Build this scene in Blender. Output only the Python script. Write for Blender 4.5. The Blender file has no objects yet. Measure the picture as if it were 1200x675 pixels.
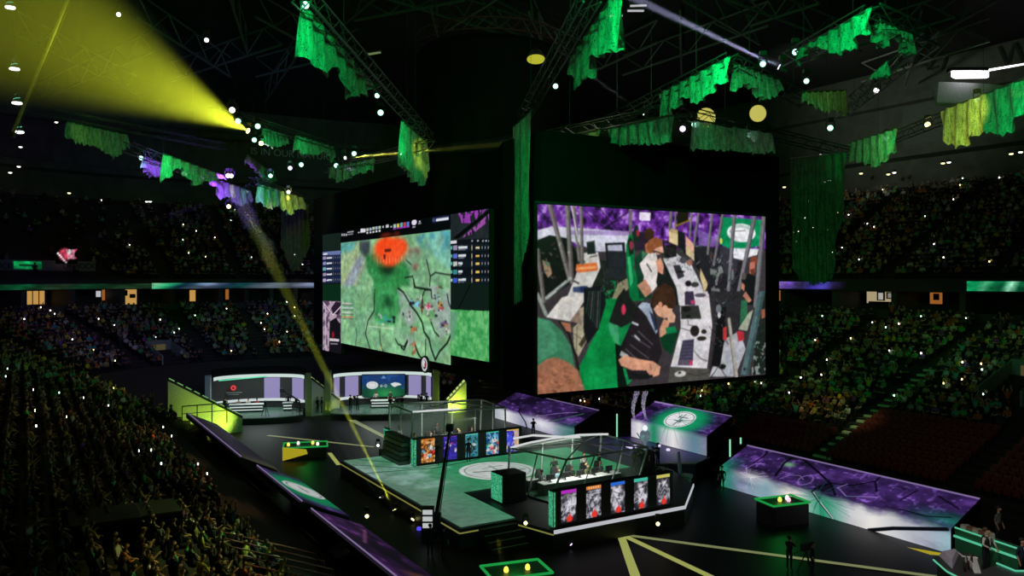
import bpy, bmesh, math, random
import numpy as np
from mathutils import Vector, Matrix
random.seed(7); RNG = np.random.default_rng(11)
SC = bpy.context.scene; COL = SC.collection
PI = math.pi
F = 956.0; HZ = 327.0; CZ = 15.0                       # focal length and horizon row of the 1200x675 frame, eye height
TH = math.radians(30.9); CA, SA = math.cos(TH), math.sin(TH)
def W(a, b, z=0.0):                                    # arena frame (a across the rink, b along it) -> world
    return Vector((CA*a - SA*b, SA*a + CA*b, z))
def AB(p): return (CA*p[0] + SA*p[1], -SA*p[0] + CA*p[1])
def atY(px, py, Y): return Vector(((px-600)/F*Y, Y, CZ - (py-HZ)/F*Y))
def atz(px, py, z): return atY(px, py, (CZ-z)*F/(py-HZ))
def proj(p): return (600 + F*p[0]/p[1], HZ - F*(p[2]-CZ)/p[1])

# ---------------------------------------------------------------- materials
MATS = {}
def mat(name, col, rough=0.6, metal=0.0, emit=None, strength=1.0, vary=0.12, scale=6.0, alpha=None, spec=0.5):
    if name in MATS: return MATS[name]
    m = bpy.data.materials.new(name); m.use_nodes = True
    nt = m.node_tree; b = nt.nodes['Principled BSDF']
    b.inputs['Roughness'].default_value = rough; b.inputs['Metallic'].default_value = metal
    b.inputs['Specular IOR Level'].default_value = spec
    if vary:
        tc = nt.nodes.new('ShaderNodeTexCoord'); n = nt.nodes.new('ShaderNodeTexNoise')
        n.inputs['Scale'].default_value = scale; n.inputs['Detail'].default_value = 3
        nt.links.new(tc.outputs['Object'], n.inputs['Vector'])
        r = nt.nodes.new('ShaderNodeValToRGB')
        r.color_ramp.elements[0].position = .3; r.color_ramp.elements[1].position = .7
        r.color_ramp.elements[0].color = (*[c*(1-vary) for c in col], 1)
        r.color_ramp.elements[1].color = (*[min(1, c*(1+vary)) for c in col], 1)
        nt.links.new(n.outputs['Fac'], r.inputs['Fac']); nt.links.new(r.outputs['Color'], b.inputs['Base Color'])
    else: b.inputs['Base Color'].default_value = (*col, 1)
    if emit is not None:
        b.inputs['Emission Color'].default_value = (*emit, 1); b.inputs['Emission Strength'].default_value = strength
    if alpha is not None: b.inputs['Alpha'].default_value = alpha
    MATS[name] = m; return m
def glow(name, col, strength=1.0, sample=False):
    m = mat(name, (.02, .02, .02), .5, 0, col, strength, vary=0)
    if not sample: m.cycles.emission_sampling = 'NONE'
    return m
def picmat():
    if 'led_picture' in MATS: return MATS['led_picture']
    m = bpy.data.materials.new('led_picture'); m.use_nodes = True; nt = m.node_tree
    b = nt.nodes['Principled BSDF']; b.inputs['Base Color'].default_value = (.01, .01, .01, 1); b.inputs['Roughness'].default_value = .6
    b.inputs['Specular IOR Level'].default_value = .1
    at = nt.nodes.new('ShaderNodeAttribute'); at.attribute_name = 'pic'
    nt.links.new(at.outputs['Color'], b.inputs['Emission Color']); b.inputs['Emission Strength'].default_value = 1.0
    m.cycles.emission_sampling = 'NONE'; MATS['led_picture'] = m; return m
def glass(name='booth_glass', col=(.75, .95, .88), a=.035):
    if name in MATS: return MATS[name]
    m = bpy.data.materials.new(name); m.use_nodes = True; nt = m.node_tree
    b = nt.nodes['Principled BSDF']; t = nt.nodes.new('ShaderNodeBsdfTransparent'); mx = nt.nodes.new('ShaderNodeMixShader')
    b.inputs['Base Color'].default_value = (*col, 1); b.inputs['Roughness'].default_value = .08
    t.inputs['Color'].default_value = (.97, .99, .98, 1)
    mx.inputs['Fac'].default_value = a
    nt.links.new(t.outputs[0], mx.inputs[1]); nt.links.new(b.outputs[0], mx.inputs[2])
    nt.links.new(mx.outputs[0], nt.nodes['Material Output'].inputs['Surface']); MATS[name] = m; return m
def haze(name, density, col=(1, 1, 1)):
    if name in MATS: return MATS[name]
    m = bpy.data.materials.new(name); m.use_nodes = True; nt = m.node_tree
    nt.nodes.remove(nt.nodes['Principled BSDF'])
    v = nt.nodes.new('ShaderNodeVolumeScatter'); v.inputs['Density'].default_value = density; v.inputs['Color'].default_value = (*col, 1)
    v.inputs['Anisotropy'].default_value = 0.0
    nt.links.new(v.outputs[0], nt.nodes['Material Output'].inputs['Volume']); MATS[name] = m; return m
def netmat(name='torn_net', col=(.62, .68, .62)):
    if name in MATS: return MATS[name]
    m = bpy.data.materials.new(name); m.use_nodes = True; nt = m.node_tree; L = nt.links
    b = nt.nodes['Principled BSDF']; b.inputs['Roughness'].default_value = .8
    tc = nt.nodes.new('ShaderNodeTexCoord')
    mp = nt.nodes.new('ShaderNodeMapping'); mp.inputs['Scale'].default_value = (5, 5, 1.2); L.new(tc.outputs['Object'], mp.inputs['Vector'])
    n = nt.nodes.new('ShaderNodeTexNoise'); n.inputs['Scale'].default_value = 1.2; n.inputs['Detail'].default_value = 6; n.inputs['Roughness'].default_value = .75
    L.new(mp.outputs[0], n.inputs['Vector'])
    r = nt.nodes.new('ShaderNodeValToRGB'); r.color_ramp.elements[0].position = .34; r.color_ramp.elements[1].position = .66
    r.color_ramp.elements[0].color = (*[c*.22 for c in col], 1); r.color_ramp.elements[1].color = (*col, 1)
    L.new(n.outputs['Fac'], r.inputs['Fac']); L.new(r.outputs['Color'], b.inputs['Base Color'])
    n2 = nt.nodes.new('ShaderNodeTexNoise'); n2.inputs['Scale'].default_value = 17; n2.inputs['Detail'].default_value = 2
    L.new(tc.outputs['Object'], n2.inputs['Vector'])
    mr = nt.nodes.new('ShaderNodeMapRange'); mr.inputs['From Min'].default_value = .33; mr.inputs['From Max'].default_value = .40
    L.new(n2.outputs['Fac'], mr.inputs['Value'])
    t = nt.nodes.new('ShaderNodeBsdfTransparent'); tl = nt.nodes.new('ShaderNodeBsdfTranslucent'); L.new(r.outputs['Color'], tl.inputs['Color'])
    m1 = nt.nodes.new('ShaderNodeMixShader'); m1.inputs['Fac'].default_value = .35; L.new(b.outputs[0], m1.inputs[1]); L.new(tl.outputs[0], m1.inputs[2])
    m2 = nt.nodes.new('ShaderNodeMixShader'); L.new(mr.outputs[0], m2.inputs['Fac']); L.new(t.outputs[0], m2.inputs[1]); L.new(m1.outputs[0], m2.inputs[2])
    L.new(m2.outputs[0], nt.nodes['Material Output'].inputs['Surface']); MATS[name] = m; return m
BLACK = mat('black_fabric', (.008, .008, .009), .9, spec=.1)
BLACKP = mat('black_paint', (.012, .012, .013), .5)
METAL = mat('dark_aluminium', (.10, .10, .10), .4, .7)
STEEL = mat('roof_steel', (.20, .21, .18), .6, .2)
CONC = mat('dark_concrete', (.05, .05, .052), .8)
WHITE = mat('white_laminate', (.75, .75, .75), .4)
GREYM = mat('grey_metal', (.30, .31, .32), .35, .6)

# ---------------------------------------------------------------- mesh builder
class MB:
    def __init__(s): s.v = []; s.f = []
    def quad(s, *p):
        n = len(s.v); s.v += [tuple(q) for q in p]; s.f.append(tuple(range(n, n+len(p)))); return s
    def box(s, x0, x1, y0, y1, z0, z1):
        n = len(s.v)
        s.v += [(x0,y0,z0),(x1,y0,z0),(x1,y1,z0),(x0,y1,z0),(x0,y0,z1),(x1,y0,z1),(x1,y1,z1),(x0,y1,z1)]
        for f in ((3,2,1,0),(4,5,6,7),(0,1,5,4),(1,2,6,5),(2,3,7,6),(3,0,4,7)): s.f.append(tuple(n+i for i in f))
        return s
    def cbox(s, x0, x1, y0, y1, z0, z1, c=.02):       # box with chamfered vertical and top edges
        c = min(c, (x1-x0)/3, (y1-y0)/3, (z1-z0)/3)
        def ring(i, z): return [(x0+i+c,y0+i,z),(x1-i-c,y0+i,z),(x1-i,y0+i+c,z),(x1-i,y1-i-c,z),(x1-i-c,y1-i,z),(x0+i+c,y1-i,z),(x0+i,y1-i-c,z),(x0+i,y0+i+c,z)]
        s.loft([ring(0, z0), ring(0, z1-c), ring(c*.7, z1)], True); return s
    def loft(s, rings, caps=True):
        n0 = len(s.v); k = len(rings[0])
        for r in rings: s.v += [tuple(p) for p in r]
        for i in range(len(rings)-1):
            for j in range(k):
                a = n0+i*k+j; b = n0+i*k+(j+1) % k
                s.f.append((a, b, b+k, a+k))
        if caps:
            s.f.append(tuple(n0+j for j in reversed(range(k)))); s.f.append(tuple(n0+(len(rings)-1)*k+j for j in range(k)))
        return s
    def prism(s, poly, z0, z1): return s.loft([[(x, y, z0) for x, y in poly], [(x, y, z1) for x, y in poly]])
    def tube(s, p0, p1, r, n=6, r1=None):
        p0, p1 = Vector(p0), Vector(p1); d = (p1-p0)
        if d.length < 1e-6: return s
        d.normalize(); u = d.orthogonal().normalized(); w = d.cross(u); r1 = r if r1 is None else r1
        R = lambda p, q: [p + (u*math.cos(2*PI*i/n) + w*math.sin(2*PI*i/n))*q for i in range(n)]
        return s.loft([R(p0, r), R(p1, r1)])
    def path(s, pts, r, n=6):
        for i in range(len(pts)-1): s.tube(pts[i], pts[i+1], r, n)
        return s
    def lathe(s, prof, n=16, c=(0, 0, 0), axis='z'):
        rings = []
        for r, h in prof:
            rr = []
            for i in range(n):
                x, y = r*math.cos(2*PI*i/n), r*math.sin(2*PI*i/n)
                q = (x, y, h) if axis == 'z' else ((x, h, -y) if axis == 'y' else (h, x, y))
                rr.append((c[0]+q[0], c[1]+q[1], c[2]+q[2]))
            rings.append(rr)
        return s.loft(rings)
    def add(s, o, M=None):
        n = len(s.v); s.v += [tuple(M @ Vector(p)) if M else p for p in o.v]; s.f += [tuple(n+i for i in f) for f in o.f]; return s
    def mesh(s, name, m=None, smooth=False):
        me = bpy.data.meshes.new(name); me.from_pydata(s.v, [], s.f); me.update()
        if smooth: me.polygons.foreach_set('use_smooth', [True]*len(me.polygons))
        if m: me.materials.append(m)
        return me
def link(name, me, parent=None, loc=(0, 0, 0), rotz=0):
    o = bpy.data.objects.new(name, me); COL.objects.link(o); o.location = loc; o.rotation_euler = (0, 0, rotz)
    if parent: o.parent = parent
    return o
def tag(o, label, cat, group=None, kind=None):
    o['label'] = label; o['category'] = cat
    if group: o['group'] = group
    if kind: o['kind'] = kind
    return o
def thing(name, label, cat, loc=(0, 0, 0), rotz=0, group=None):
    return tag(link(name, None, None, loc, rotz), label, cat, group)
def part(name, mb, m, parent, loc=(0, 0, 0), rotz=0, smooth=False, label=None):
    o = link(name, mb.mesh(name, m, smooth) if isinstance(mb, MB) else mb, parent, loc, rotz)
    if label: o['label'] = label
    return o
def solo(name, mb, m, label, cat, loc=(0, 0, 0), rotz=0, group=None, kind=None, smooth=False):
    return tag(link(name, mb.mesh(name, m, smooth) if isinstance(mb, MB) else mb, None, loc, rotz), label, cat, group, kind)
def struct(name, mb, m, loc=(0, 0, 0), rotz=0, label=None):
    o = link(name, mb.mesh(name, m), None, loc, rotz); o['kind'] = 'structure'
    if label: o['label'] = label
    return o
def dup(root, loc, rotz, label=None, group=None):
    r = root.copy(); COL.objects.link(r); r.location = loc; r.rotation_euler = (0, 0, rotz)
    if label: r['label'] = label
    if group: r['group'] = group
    for ch in list(root.children):
        c = ch.copy(); COL.objects.link(c); c.parent = r
        for g in ch.children:
            d = g.copy(); COL.objects.link(d); d.parent = c
    return r

# ---------------------------------------------------------------- picture rasteriser (LED contents), rows run downwards
def lin(c): c = np.asarray(c, float); return np.where(c <= .04045, c/12.92, ((np.maximum(c, 0)+.055)/1.055)**2.4)
def hx(s): return np.array([int(s[i:i+2], 16)/255 for i in (0, 2, 4)])
def fbm(w, h, sx, sy, octv=4, seed=0, gain=.55):
    r = np.random.default_rng(seed); out = np.zeros((h, w)); amp = 1; tot = 0
    for o in range(octv):
        gx, gy = int(sx*2**o)+2, int(sy*2**o)+2
        g = r.random((gy+1, gx+1)); x = np.linspace(0, sx*2**o, w, endpoint=False); y = np.linspace(0, sy*2**o, h, endpoint=False)
        xi = x.astype(int); yi = y.astype(int); fx = x-xi; fy = y-yi; fx = fx*fx*(3-2*fx); fy = (fy*fy*(3-2*fy))[:, None]
        a = g[np.ix_(yi, xi)]; b = g[np.ix_(yi, xi+1)]; c = g[np.ix_(yi+1, xi)]; d = g[np.ix_(yi+1, xi+1)]
        out += amp*((a*(1-fx)+b*fx)*(1-fy)+(c*(1-fx)+d*fx)*fy); tot += amp; amp *= gain
    return out/tot
class Pic:
    def __init__(s, w, h, col='000000'):
        s.w, s.h = w, h; s.a = np.zeros((h, w, 3)) + hx(col)
        s.X, s.Y = np.meshgrid((np.arange(w)+.5)/w, (np.arange(h)+.5)/h); s.map = None
    def pt(s, p): return s.map(*p) if s.map else p
    def mask(s, pts):
        pts = [s.pt(p) for p in pts]; x = np.array([p[0] for p in pts]); y = np.array([p[1] for p in pts])
        cov = np.zeros((s.h, s.w))
        for ox, oy in ((-.25, -.25), (.25, -.25), (-.25, .25), (.25, .25)):
            X = s.X+ox/s.w; Y = s.Y+oy/s.h; ins = np.zeros((s.h, s.w), bool)
            for i in range(len(x)):
                j = i-1
                if y[i] == y[j]: continue
                c = ((y[i] > Y) != (y[j] > Y)) & (X < (x[j]-x[i])*(Y-y[i])/(y[j]-y[i])+x[i]); ins ^= c
            cov += ins*.25
        return cov
    def blend(s, m, col, al=1.0):
        c = hx(col) if isinstance(col, str) else np.asarray(col); m = (np.clip(m, 0, 1)*al)[..., None]; s.a = s.a*(1-m)+c*m
    def poly(s, pts, col, al=1.0): s.blend(s.mask(pts), col, al)
    def line(s, pts, wd, col, al=1.0, asp=None):       # wd in units of the height
        pts = [s.pt(p) for p in pts]; asp = asp or s.w/s.h; d = np.full((s.h, s.w), 9.)
        for (x0, y0), (x1, y1) in zip(pts, pts[1:]):
            ax, ay, bx, by = x0*asp, y0, x1*asp, y1; dx, dy = bx-ax, by-ay; L = dx*dx+dy*dy+1e-12
            t = np.clip(((s.X*asp-ax)*dx+(s.Y-ay)*dy)/L, 0, 1); d = np.minimum(d, np.hypot(s.X*asp-ax-t*dx, s.Y-ay-t*dy))
        s.blend(np.clip((wd/2-d)*s.h+.5, 0, 1), col, al)
    def ell(s, c, rx, ry, col, al=1.0, soft=.0, ring=None):
        c = s.pt(c); d = np.hypot((s.X-c[0])/rx, (s.Y-c[1])/ry)
        if ring: m = np.clip((ring/2-abs(d-1+ring/2))*40, 0, 1)
        elif soft: m = np.clip((1-d)/soft, 0, 1); m = m*m*(3-2*m)
        else: m = np.clip((1-d)*min(rx*s.w, ry*s.h)+.5, 0, 1)
        s.blend(m, col, al)
    def rect(s, x0, y0, x1, y1, col, al=1.0): s.poly([(x0, y0), (x1, y0), (x1, y1), (x0, y1)], col, al)
    def mul(s, f): s.a *= f[..., None]
    def blur(s, n=1):
        for _ in range(n):
            p = np.pad(s.a, ((1, 1), (1, 1), (0, 0)), 'edge'); p = (p[:-2]+2*p[1:-1]+p[2:])/4; s.a = (p[:, :-2]+2*p[:, 1:-1]+p[:, 2:])/4
    def grain(s, sx, sy, amt, seed, tint=.3):         # mottled light and dark inside flat areas, as a camera picture has
        n = fbm(s.w, s.h, sx, sy, 4, seed)-.5; s.a = np.clip(s.a*(1+amt*2*n[..., None]), 0, 1)
        for c in range(3): s.a[..., c] *= 1+tint*amt*2*(fbm(s.w, s.h, sx/2, sy/2, 3, seed+7+c)-.5)
    def mesh(s, name, fn, bright=1.0):                # fn(u, v) -> position, u right, v down; colours on the points
        w, h = s.w, s.h; u, v = np.meshgrid(np.linspace(0, 1, w), np.linspace(0, 1, h))
        co = np.stack(fn(u.ravel(), v.ravel()), 1).astype('f4')
        i = np.arange(w*h).reshape(h, w); q = np.stack([i[1:, :-1], i[1:, 1:], i[:-1, 1:], i[:-1, :-1]], -1).reshape(-1, 4)
        me = bpy.data.meshes.new(name); me.vertices.add(w*h); me.vertices.foreach_set('co', co.ravel())
        me.loops.add(q.size); me.loops.foreach_set('vertex_index', q.ravel().astype('i4'))
        me.polygons.add(len(q)); me.polygons.foreach_set('loop_start', (np.arange(len(q))*4).astype('i4'))
        me.update(calc_edges=True)
        at = me.color_attributes.new('pic', 'FLOAT_COLOR', 'POINT')
        c = np.ones((w*h, 4), 'f4'); c[:, :3] = (lin(np.clip(s.a, 0, 1))*bright).reshape(-1, 3); at.data.foreach_set('color', c.ravel())
        me.materials.append(picmat()); return me
def homog(quad):                                       # quad tl,tr,br,bl in photo px -> function px -> unit square
    A = []; B = []
    for (x, y), (u, v) in zip(quad, ((0, 0), (1, 0), (1, 1), (0, 1))):
        A += [[x, y, 1, 0, 0, 0, -u*x, -u*y], [0, 0, 0, x, y, 1, -v*x, -v*y]]; B += [u, v]
    h = np.linalg.solve(np.array(A, float), np.array(B, float))
    def f(x, y):
        w = h[6]*x+h[7]*y+1; return ((h[0]*x+h[1]*y+h[2])/w, (h[3]*x+h[4]*y+h[5])/w)
    return f

# ---------------------------------------------------------------- lights
def lamp(kind, name, loc, col, power, target=None, size=45, blend=.6, radius=.1):
    l = bpy.data.lights.new(name, kind); l.color = col; l.energy = power
    o = bpy.data.objects.new(name, l); COL.objects.link(o); o.location = loc
    if kind == 'SPOT': l.spot_size = math.radians(size); l.spot_blend = blend
    if kind in ('SPOT', 'POINT'): l.shadow_soft_size = radius
    if kind == 'AREA': l.size = radius
    if target is not None: o.rotation_euler = (Vector(target)-Vector(loc)).to_track_quat('-Z', 'Y').to_euler()
    return o
GREEN = (.0, 1.0, .18); YEL = (.85, .95, .06); PURP = (.30, .06, 1.0); WHT = (1, .95, 1.0); LIME = (.45, 1.0, .08)
# ================================================================ the bowl
A0, A1, B1, RC = 13.3, 46.5, 84.0, 8.5
BS = 15.0                                              # near end of the right side
def ring(t, lo=0.0, hi=1.0, right_start=BS, left_end=8.0, step=1.6, nc=None):
    """points (a, b, na, nb) along the open ring at offset t: right side, far-right corner, far end, far-left corner, left side"""
    out = []
    n = max(2, int((B1-RC-right_start)/step))
    for i in range(n): out.append((A1+t, right_start+(B1-RC-right_start)*i/n, 1, 0))
    nc = nc or 18
    for i in range(nc): th = PI/2*i/nc; out.append((A1-RC+(RC+t)*math.cos(th), B1-RC+(RC+t)*math.sin(th), math.cos(th), math.sin(th)))
    n = 10 if nc == 18 else int(16.2/step)
    for i in range(n): out.append((A1-RC+(A0+RC-A1+RC)*i/n, B1+t, 0, 1))
    for i in range(nc): th = PI/2+PI/2*i/nc; out.append((A0+RC+(RC+t)*math.cos(th), B1-RC+(RC+t)*math.sin(th), math.cos(th), math.sin(th)))
    n = max(2, int((B1-RC-left_end)/step))
    for i in range(n+1): out.append((A0-t, B1-RC-(B1-RC-left_end)*i/n, -1, 0))
    return out
TC = 11.05                                             # the far end rows below this offset are pulled out for the studio sets
def is_cut(a, b, na, nb): return nb > .995 or (na < 0 and nb > .588) or (na > 0 and nb > .955)
def sweep(profile, left_end=8.0, right_start=BS, cut=None):
    mb = MB(); R_ = [ring(t, right_start=right_start, left_end=left_end) for t, z in profile]; rows = [[W(p[0], p[1], z) for p in r] for r, (t, z) in zip(R_, profile)]
    if cut:
        rc = ring(cut[0], right_start=right_start, left_end=left_end)
        for i, (t, z) in enumerate(profile):
            for j, p in enumerate(R_[i]):
                if is_cut(*p) and t < cut[0]: rows[i][j] = W(rc[j][0], rc[j][1], 0)
    k = len(rows[0]); n0 = 0
    for r in rows: mb.v += [tuple(p) for p in r]
    for i in range(len(rows)-1):
        for j in range(k-1): mb.f.append((i*k+j, i*k+j+1, (i+1)*k+j+1, (i+1)*k+j))
    return mb
LR, LZ0, LS, LN = .85, 1.0, .40, 30                    # lower bowl: row depth, first height, slope, rows
UT0, UZ0, US, UN = 25.6, 15.0, .55, 24
def zl(t): return LZ0+LS*t
def zu(t): return UZ0+US*(t-UT0)
pr = [(0.0, 0.0), (0.0, zl(0))]
for k in range(LN): pr += [(LR*(k+1), zl(LR*k)), (LR*(k+1), zl(LR*(k+1)))]
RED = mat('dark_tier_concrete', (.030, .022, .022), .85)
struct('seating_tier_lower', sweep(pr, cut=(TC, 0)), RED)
TL = LR*LN                                             # 25.5
pr = [(TL, zl(TL)), (TL+4.2, zl(TL)), (TL+4.2, 14.0), (TL, 14.0)]
struct('wall_suites', sweep(pr, left_end=60), mat('suite_dark_wall', (.035, .03, .026), .8))
struct('trim_fascia', sweep([(TL, 13.75), (TL-.25, 13.8), (TL-.25, 15.0), (UT0, 15.0)], left_end=60), mat('fascia_paint', (.03, .032, .032), .6))
pr = [(UT0, 15.0)]
for k in range(UN): pr += [(UT0+LR*(k+1), zu(UT0+LR*k)), (UT0+LR*(k+1), zu(UT0+LR*(k+1)))]
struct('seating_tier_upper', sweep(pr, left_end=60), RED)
TU = UT0+LR*UN                                         # 46.0
WALLG = mat('upper_wall_panel', (.085, .09, .075), .75, scale=.6, vary=.25)
struct('wall_upper', sweep([(TU, zu(TU)), (TU+.1, 29.5), (TU-1.2, 29.8), (TU-1.2, 30.6), (TU, 30.8), (TU, 36.2), (TU-.9, 36.4), (TU-.9, 37.2), (TU, 37.4), (TU, 41)], left_end=60), WALLG)
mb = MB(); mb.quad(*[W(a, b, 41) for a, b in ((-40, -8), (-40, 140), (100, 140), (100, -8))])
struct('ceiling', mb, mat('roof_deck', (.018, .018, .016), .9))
mb = MB(); mb.quad(*[W(a, b, 0) for a, b in ((6, -6), (60, -6), (60, 92), (6, 92))])
FL = mat('black_floor', (.006, .0062, .0066), .5, vary=.35, scale=.35, spec=.25)
struct('floor', mb, FL)

# suites: dividing columns, sills, lit rooms
mb = MB(); sill = MB()
R0 = ring(TL, left_end=60, step=3.2)
def boxat(m, a, b, na, nb, w, d0, d1, z0, z1):
    ta, tb = -nb, na
    P = [(a+na*d+ta*s, b+nb*d+tb*s) for d, s in ((d0, -w), (d0, w), (d1, w), (d1, -w))]
    m.loft([[W(x, y, z0) for x, y in P], [W(x, y, z1) for x, y in P]])
for i, p in enumerate(R0):
    if i % 2 == 0: boxat(mb, *p, .28, 0, 4.1, zl(TL), 14.0)
struct('wall_suite_dividers', mb, mat('suite_divider', (.06, .06, .055), .7))
struct('trim_suite_sill', sweep([(TL+.02, zl(TL)), (TL+.02, zl(TL)+.75), (TL+.25, zl(TL)+.75), (TL+.25, zl(TL))], left_end=60), mat('sill', (.05, .048, .045), .6))
def ray_ring(px, py, t, left_end=60):
    """where the sight line of pixel column px meets the ring wall at offset t: (point, Y, (na, nb))"""
    P = ring(t, left_end=left_end, step=.8); u = (px-600)/F; best = None
    for q0, q1 in zip(P, P[1:]):
        w0, w1 = W(q0[0], q0[1]), W(q1[0], q1[1])
        f0, f1 = w0.x-u*w0.y, w1.x-u*w1.y
        if f0*f1 <= 0 and w0.y > 0:
            k = f0/(f0-f1) if f0 != f1 else 0; p = w0.lerp(w1, k); return Vector((p.x, p.y, CZ-(py-HZ)/F*p.y)), Vector((CA*q0[2]-SA*q0[3], SA*q0[2]+CA*q0[3], 0))
    return None, None
WARM = glow('lit_suite_wall', (1.0, .55, .14), .50); WARMD = glow('lit_suite_wall_dim', (1.0, .33, .06), .30); CREAM = glow('lit_suite_cream', (1.0, .80, .45), .38); TVW = glow('suite_tv', (.85, .85, .95), .55)  # warm and cream back walls glow in place of lamps in the rooms
def wall_patch(px0, px1, py0, py1, t, d=.0):
    p0, n0 = ray_ring(px0, py0, t); p1, n1 = ray_ring(px1, py0, t)
    z0 = ray_ring(px0, py1, t)[0].z; q0 = p0-n0*d; q1 = p1-n1*d
    zt = (p0.z+p1.z)/2
    return q0, q1, zt, z0, (q1-q0).normalized(), n0
def lit_window(n, px0, px1, py0, py1, m, extras=()):
    q0, q1, zt, zb, ax, nn = wall_patch(px0, px1, py0, py1, TL+4.1, .02)
    L = (q1-q0).length; rot = math.atan2(ax.y, ax.x); H = zt-zb
    mb = MB().box(0, L, 0, .06, 0, H)
    o = link('window_%d' % n, mb.mesh('lit_room_wall', m), None, (q0.x, q0.y, zb), rot); o['kind'] = 'structure'
    part('frame', MB().box(-.1, 0, -.08, .08, -.1, H+.1).box(L, L+.1, -.08, .08, -.1, H+.1).box(-.1, L+.1, -.08, .08, H, H+.1).box(-.1, L+.1, -.08, .08, -.1, 0), BLACKP, o)
    for (u0, u1, v0, v1, mm, nm) in extras:
        part(nm, MB().cbox(L*u0, L*u1, -.12, -.02, H*(1-v1), H*(1-v0)), mm, o)
    return o
PICF = mat('picture_frame', (.03, .025, .02), .5); PAPER = glow('framed_print_glow', (.9, .85, .75), .5)  # prints glow by themselves to look lit by the room
lit_window(1, 30, 52, 341, 357, WARM, [(.0, .04, 0, 1, PICF, 'curtain_rail'), (.32, .36, 0, 1, PICF, 'mullion'), (.66, .7, 0, 1, PICF, 'mullion')])
lit_window(2, 143, 160, 338, 357, WARM, [(.1, .35, .1, .45, PICF, 'cabinet'), (.5, .9, .35, .6, PICF, 'cabinet')])
lit_window(3, 188, 195, 340, 352, WARMD); lit_window(4, 222, 229, 340, 353, WARM)
lit_window(5, 264, 268, 339, 351, WARMD); lit_window(6, 119, 124, 339, 352, WARMD)
lit_window(7, 72, 79, 341, 349, TVW); lit_window(8, 112, 118, 341, 348, TVW); lit_window(9, 0, 4, 343, 351, TVW)
lit_window(10, 899, 916, 338, 352, WARMD, [(.0, .4, .2, .9, PICF, 'cabinet')])
lit_window(11, 1016, 1072, 340, 355, CREAM, [(.23, .40, .12, .8, PICF, 'picture_frame'), (.26, .37, .2, .72, PAPER, 'print'), (.43, .58, .15, .65, PICF, 'picture_frame'), (.46, .56, .22, .58, PAPER, 'print'), (.60, .70, .05, .28, PICF, 'monitor'), (.74, .83, .05, .28, PICF, 'monitor'), (.92, .97, .2, .6, mat('red_case', (.4, .03, .02), .6), 'cabinet'), (.05, .95, .86, 1., PICF, 'counter')])
lit_window(12, 1090, 1105, 341, 356, WARMD, [(.3, .75, .2, .7, PICF, 'picture_frame')])

# ribbon boards: LED strips on the fascia
def ribbon(name, px0, px1, zb, zt, pic, label, t=TL-.3, n=None):
    P = []
    N = n or max(4, int((px1-px0)/3))
    for i in range(N+1):
        p, nn = ray_ring(px0+(px1-px0)*i/N, 330, t); P.append((p.x, p.y))
    P = np.array(P)
    def fn(u, v):
        k = u*N; i = np.minimum(k.astype(int), N-1); f = (k-i)[:, None]; q = P[i]*(1-f)+P[i+1]*f
        return q[:, 0], q[:, 1], zt+(zb-zt)*v
    return solo(name, pic.mesh(name, fn), None, label, 'LED board')
def streak(w, h, cols, seed, dark=.25):
    p = Pic(w, h); n = fbm(w, h, w/18, 1.2, 4, seed); n2 = fbm(w, h, w/9, 3, 3, seed+5)
    xs = np.linspace(0, 1, len(cols)); c = np.array([hx(k) for k in cols])
    for ch in range(3): p.a[..., ch] = np.interp(p.X+.08*(p.Y-.5), xs, c[:, ch])
    p.mul(np.clip(.35+1.1*n*(.4+n2), dark, 1.3)); return p
p = streak(120, 10, ['6a3fb0', '9a7ae0', '5b3f9a', '2e2a4a', '4a3ab8', '5048c0', '201838', '08080c'], 3)
ribbon('ribbon_board', 897, 992, 13.95, 14.72, p, 'purple lit LED ribbon right of the player camera screen')
p = streak(80, 10, ['0a8a50', '0fae66', '5fe0a0', '0c7a48', '0a6a40', '9fe8c0', '0a5a38', '0a6a40', '064028'], 9)
ribbon('ribbon_board', 1133, 1215, 13.95, 14.8, p, 'bright green LED ribbon at the far right above the dark suites')
p = streak(160, 10, ['06301c', '0a4428', '203020', '0a3820', '18301c', '1a3422'], 21, .4)
ribbon('ribbon_board', -8, 180, 13.85, 14.45, p, 'dim dark green LED ribbon above the lit suites at left')
p = streak(110, 12, ['8fe8b0', '30c080', '0a3040', '58708c', '7080a0', '20405a', '104848', '506070', '8090a0', '607080', '8890b0', '506078'], 33, .4)
ribbon('ribbon_board', 178, 371, 13.8, 14.5, p, 'pale blue grey LED ribbon with bright green start left of the game screen')
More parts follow.
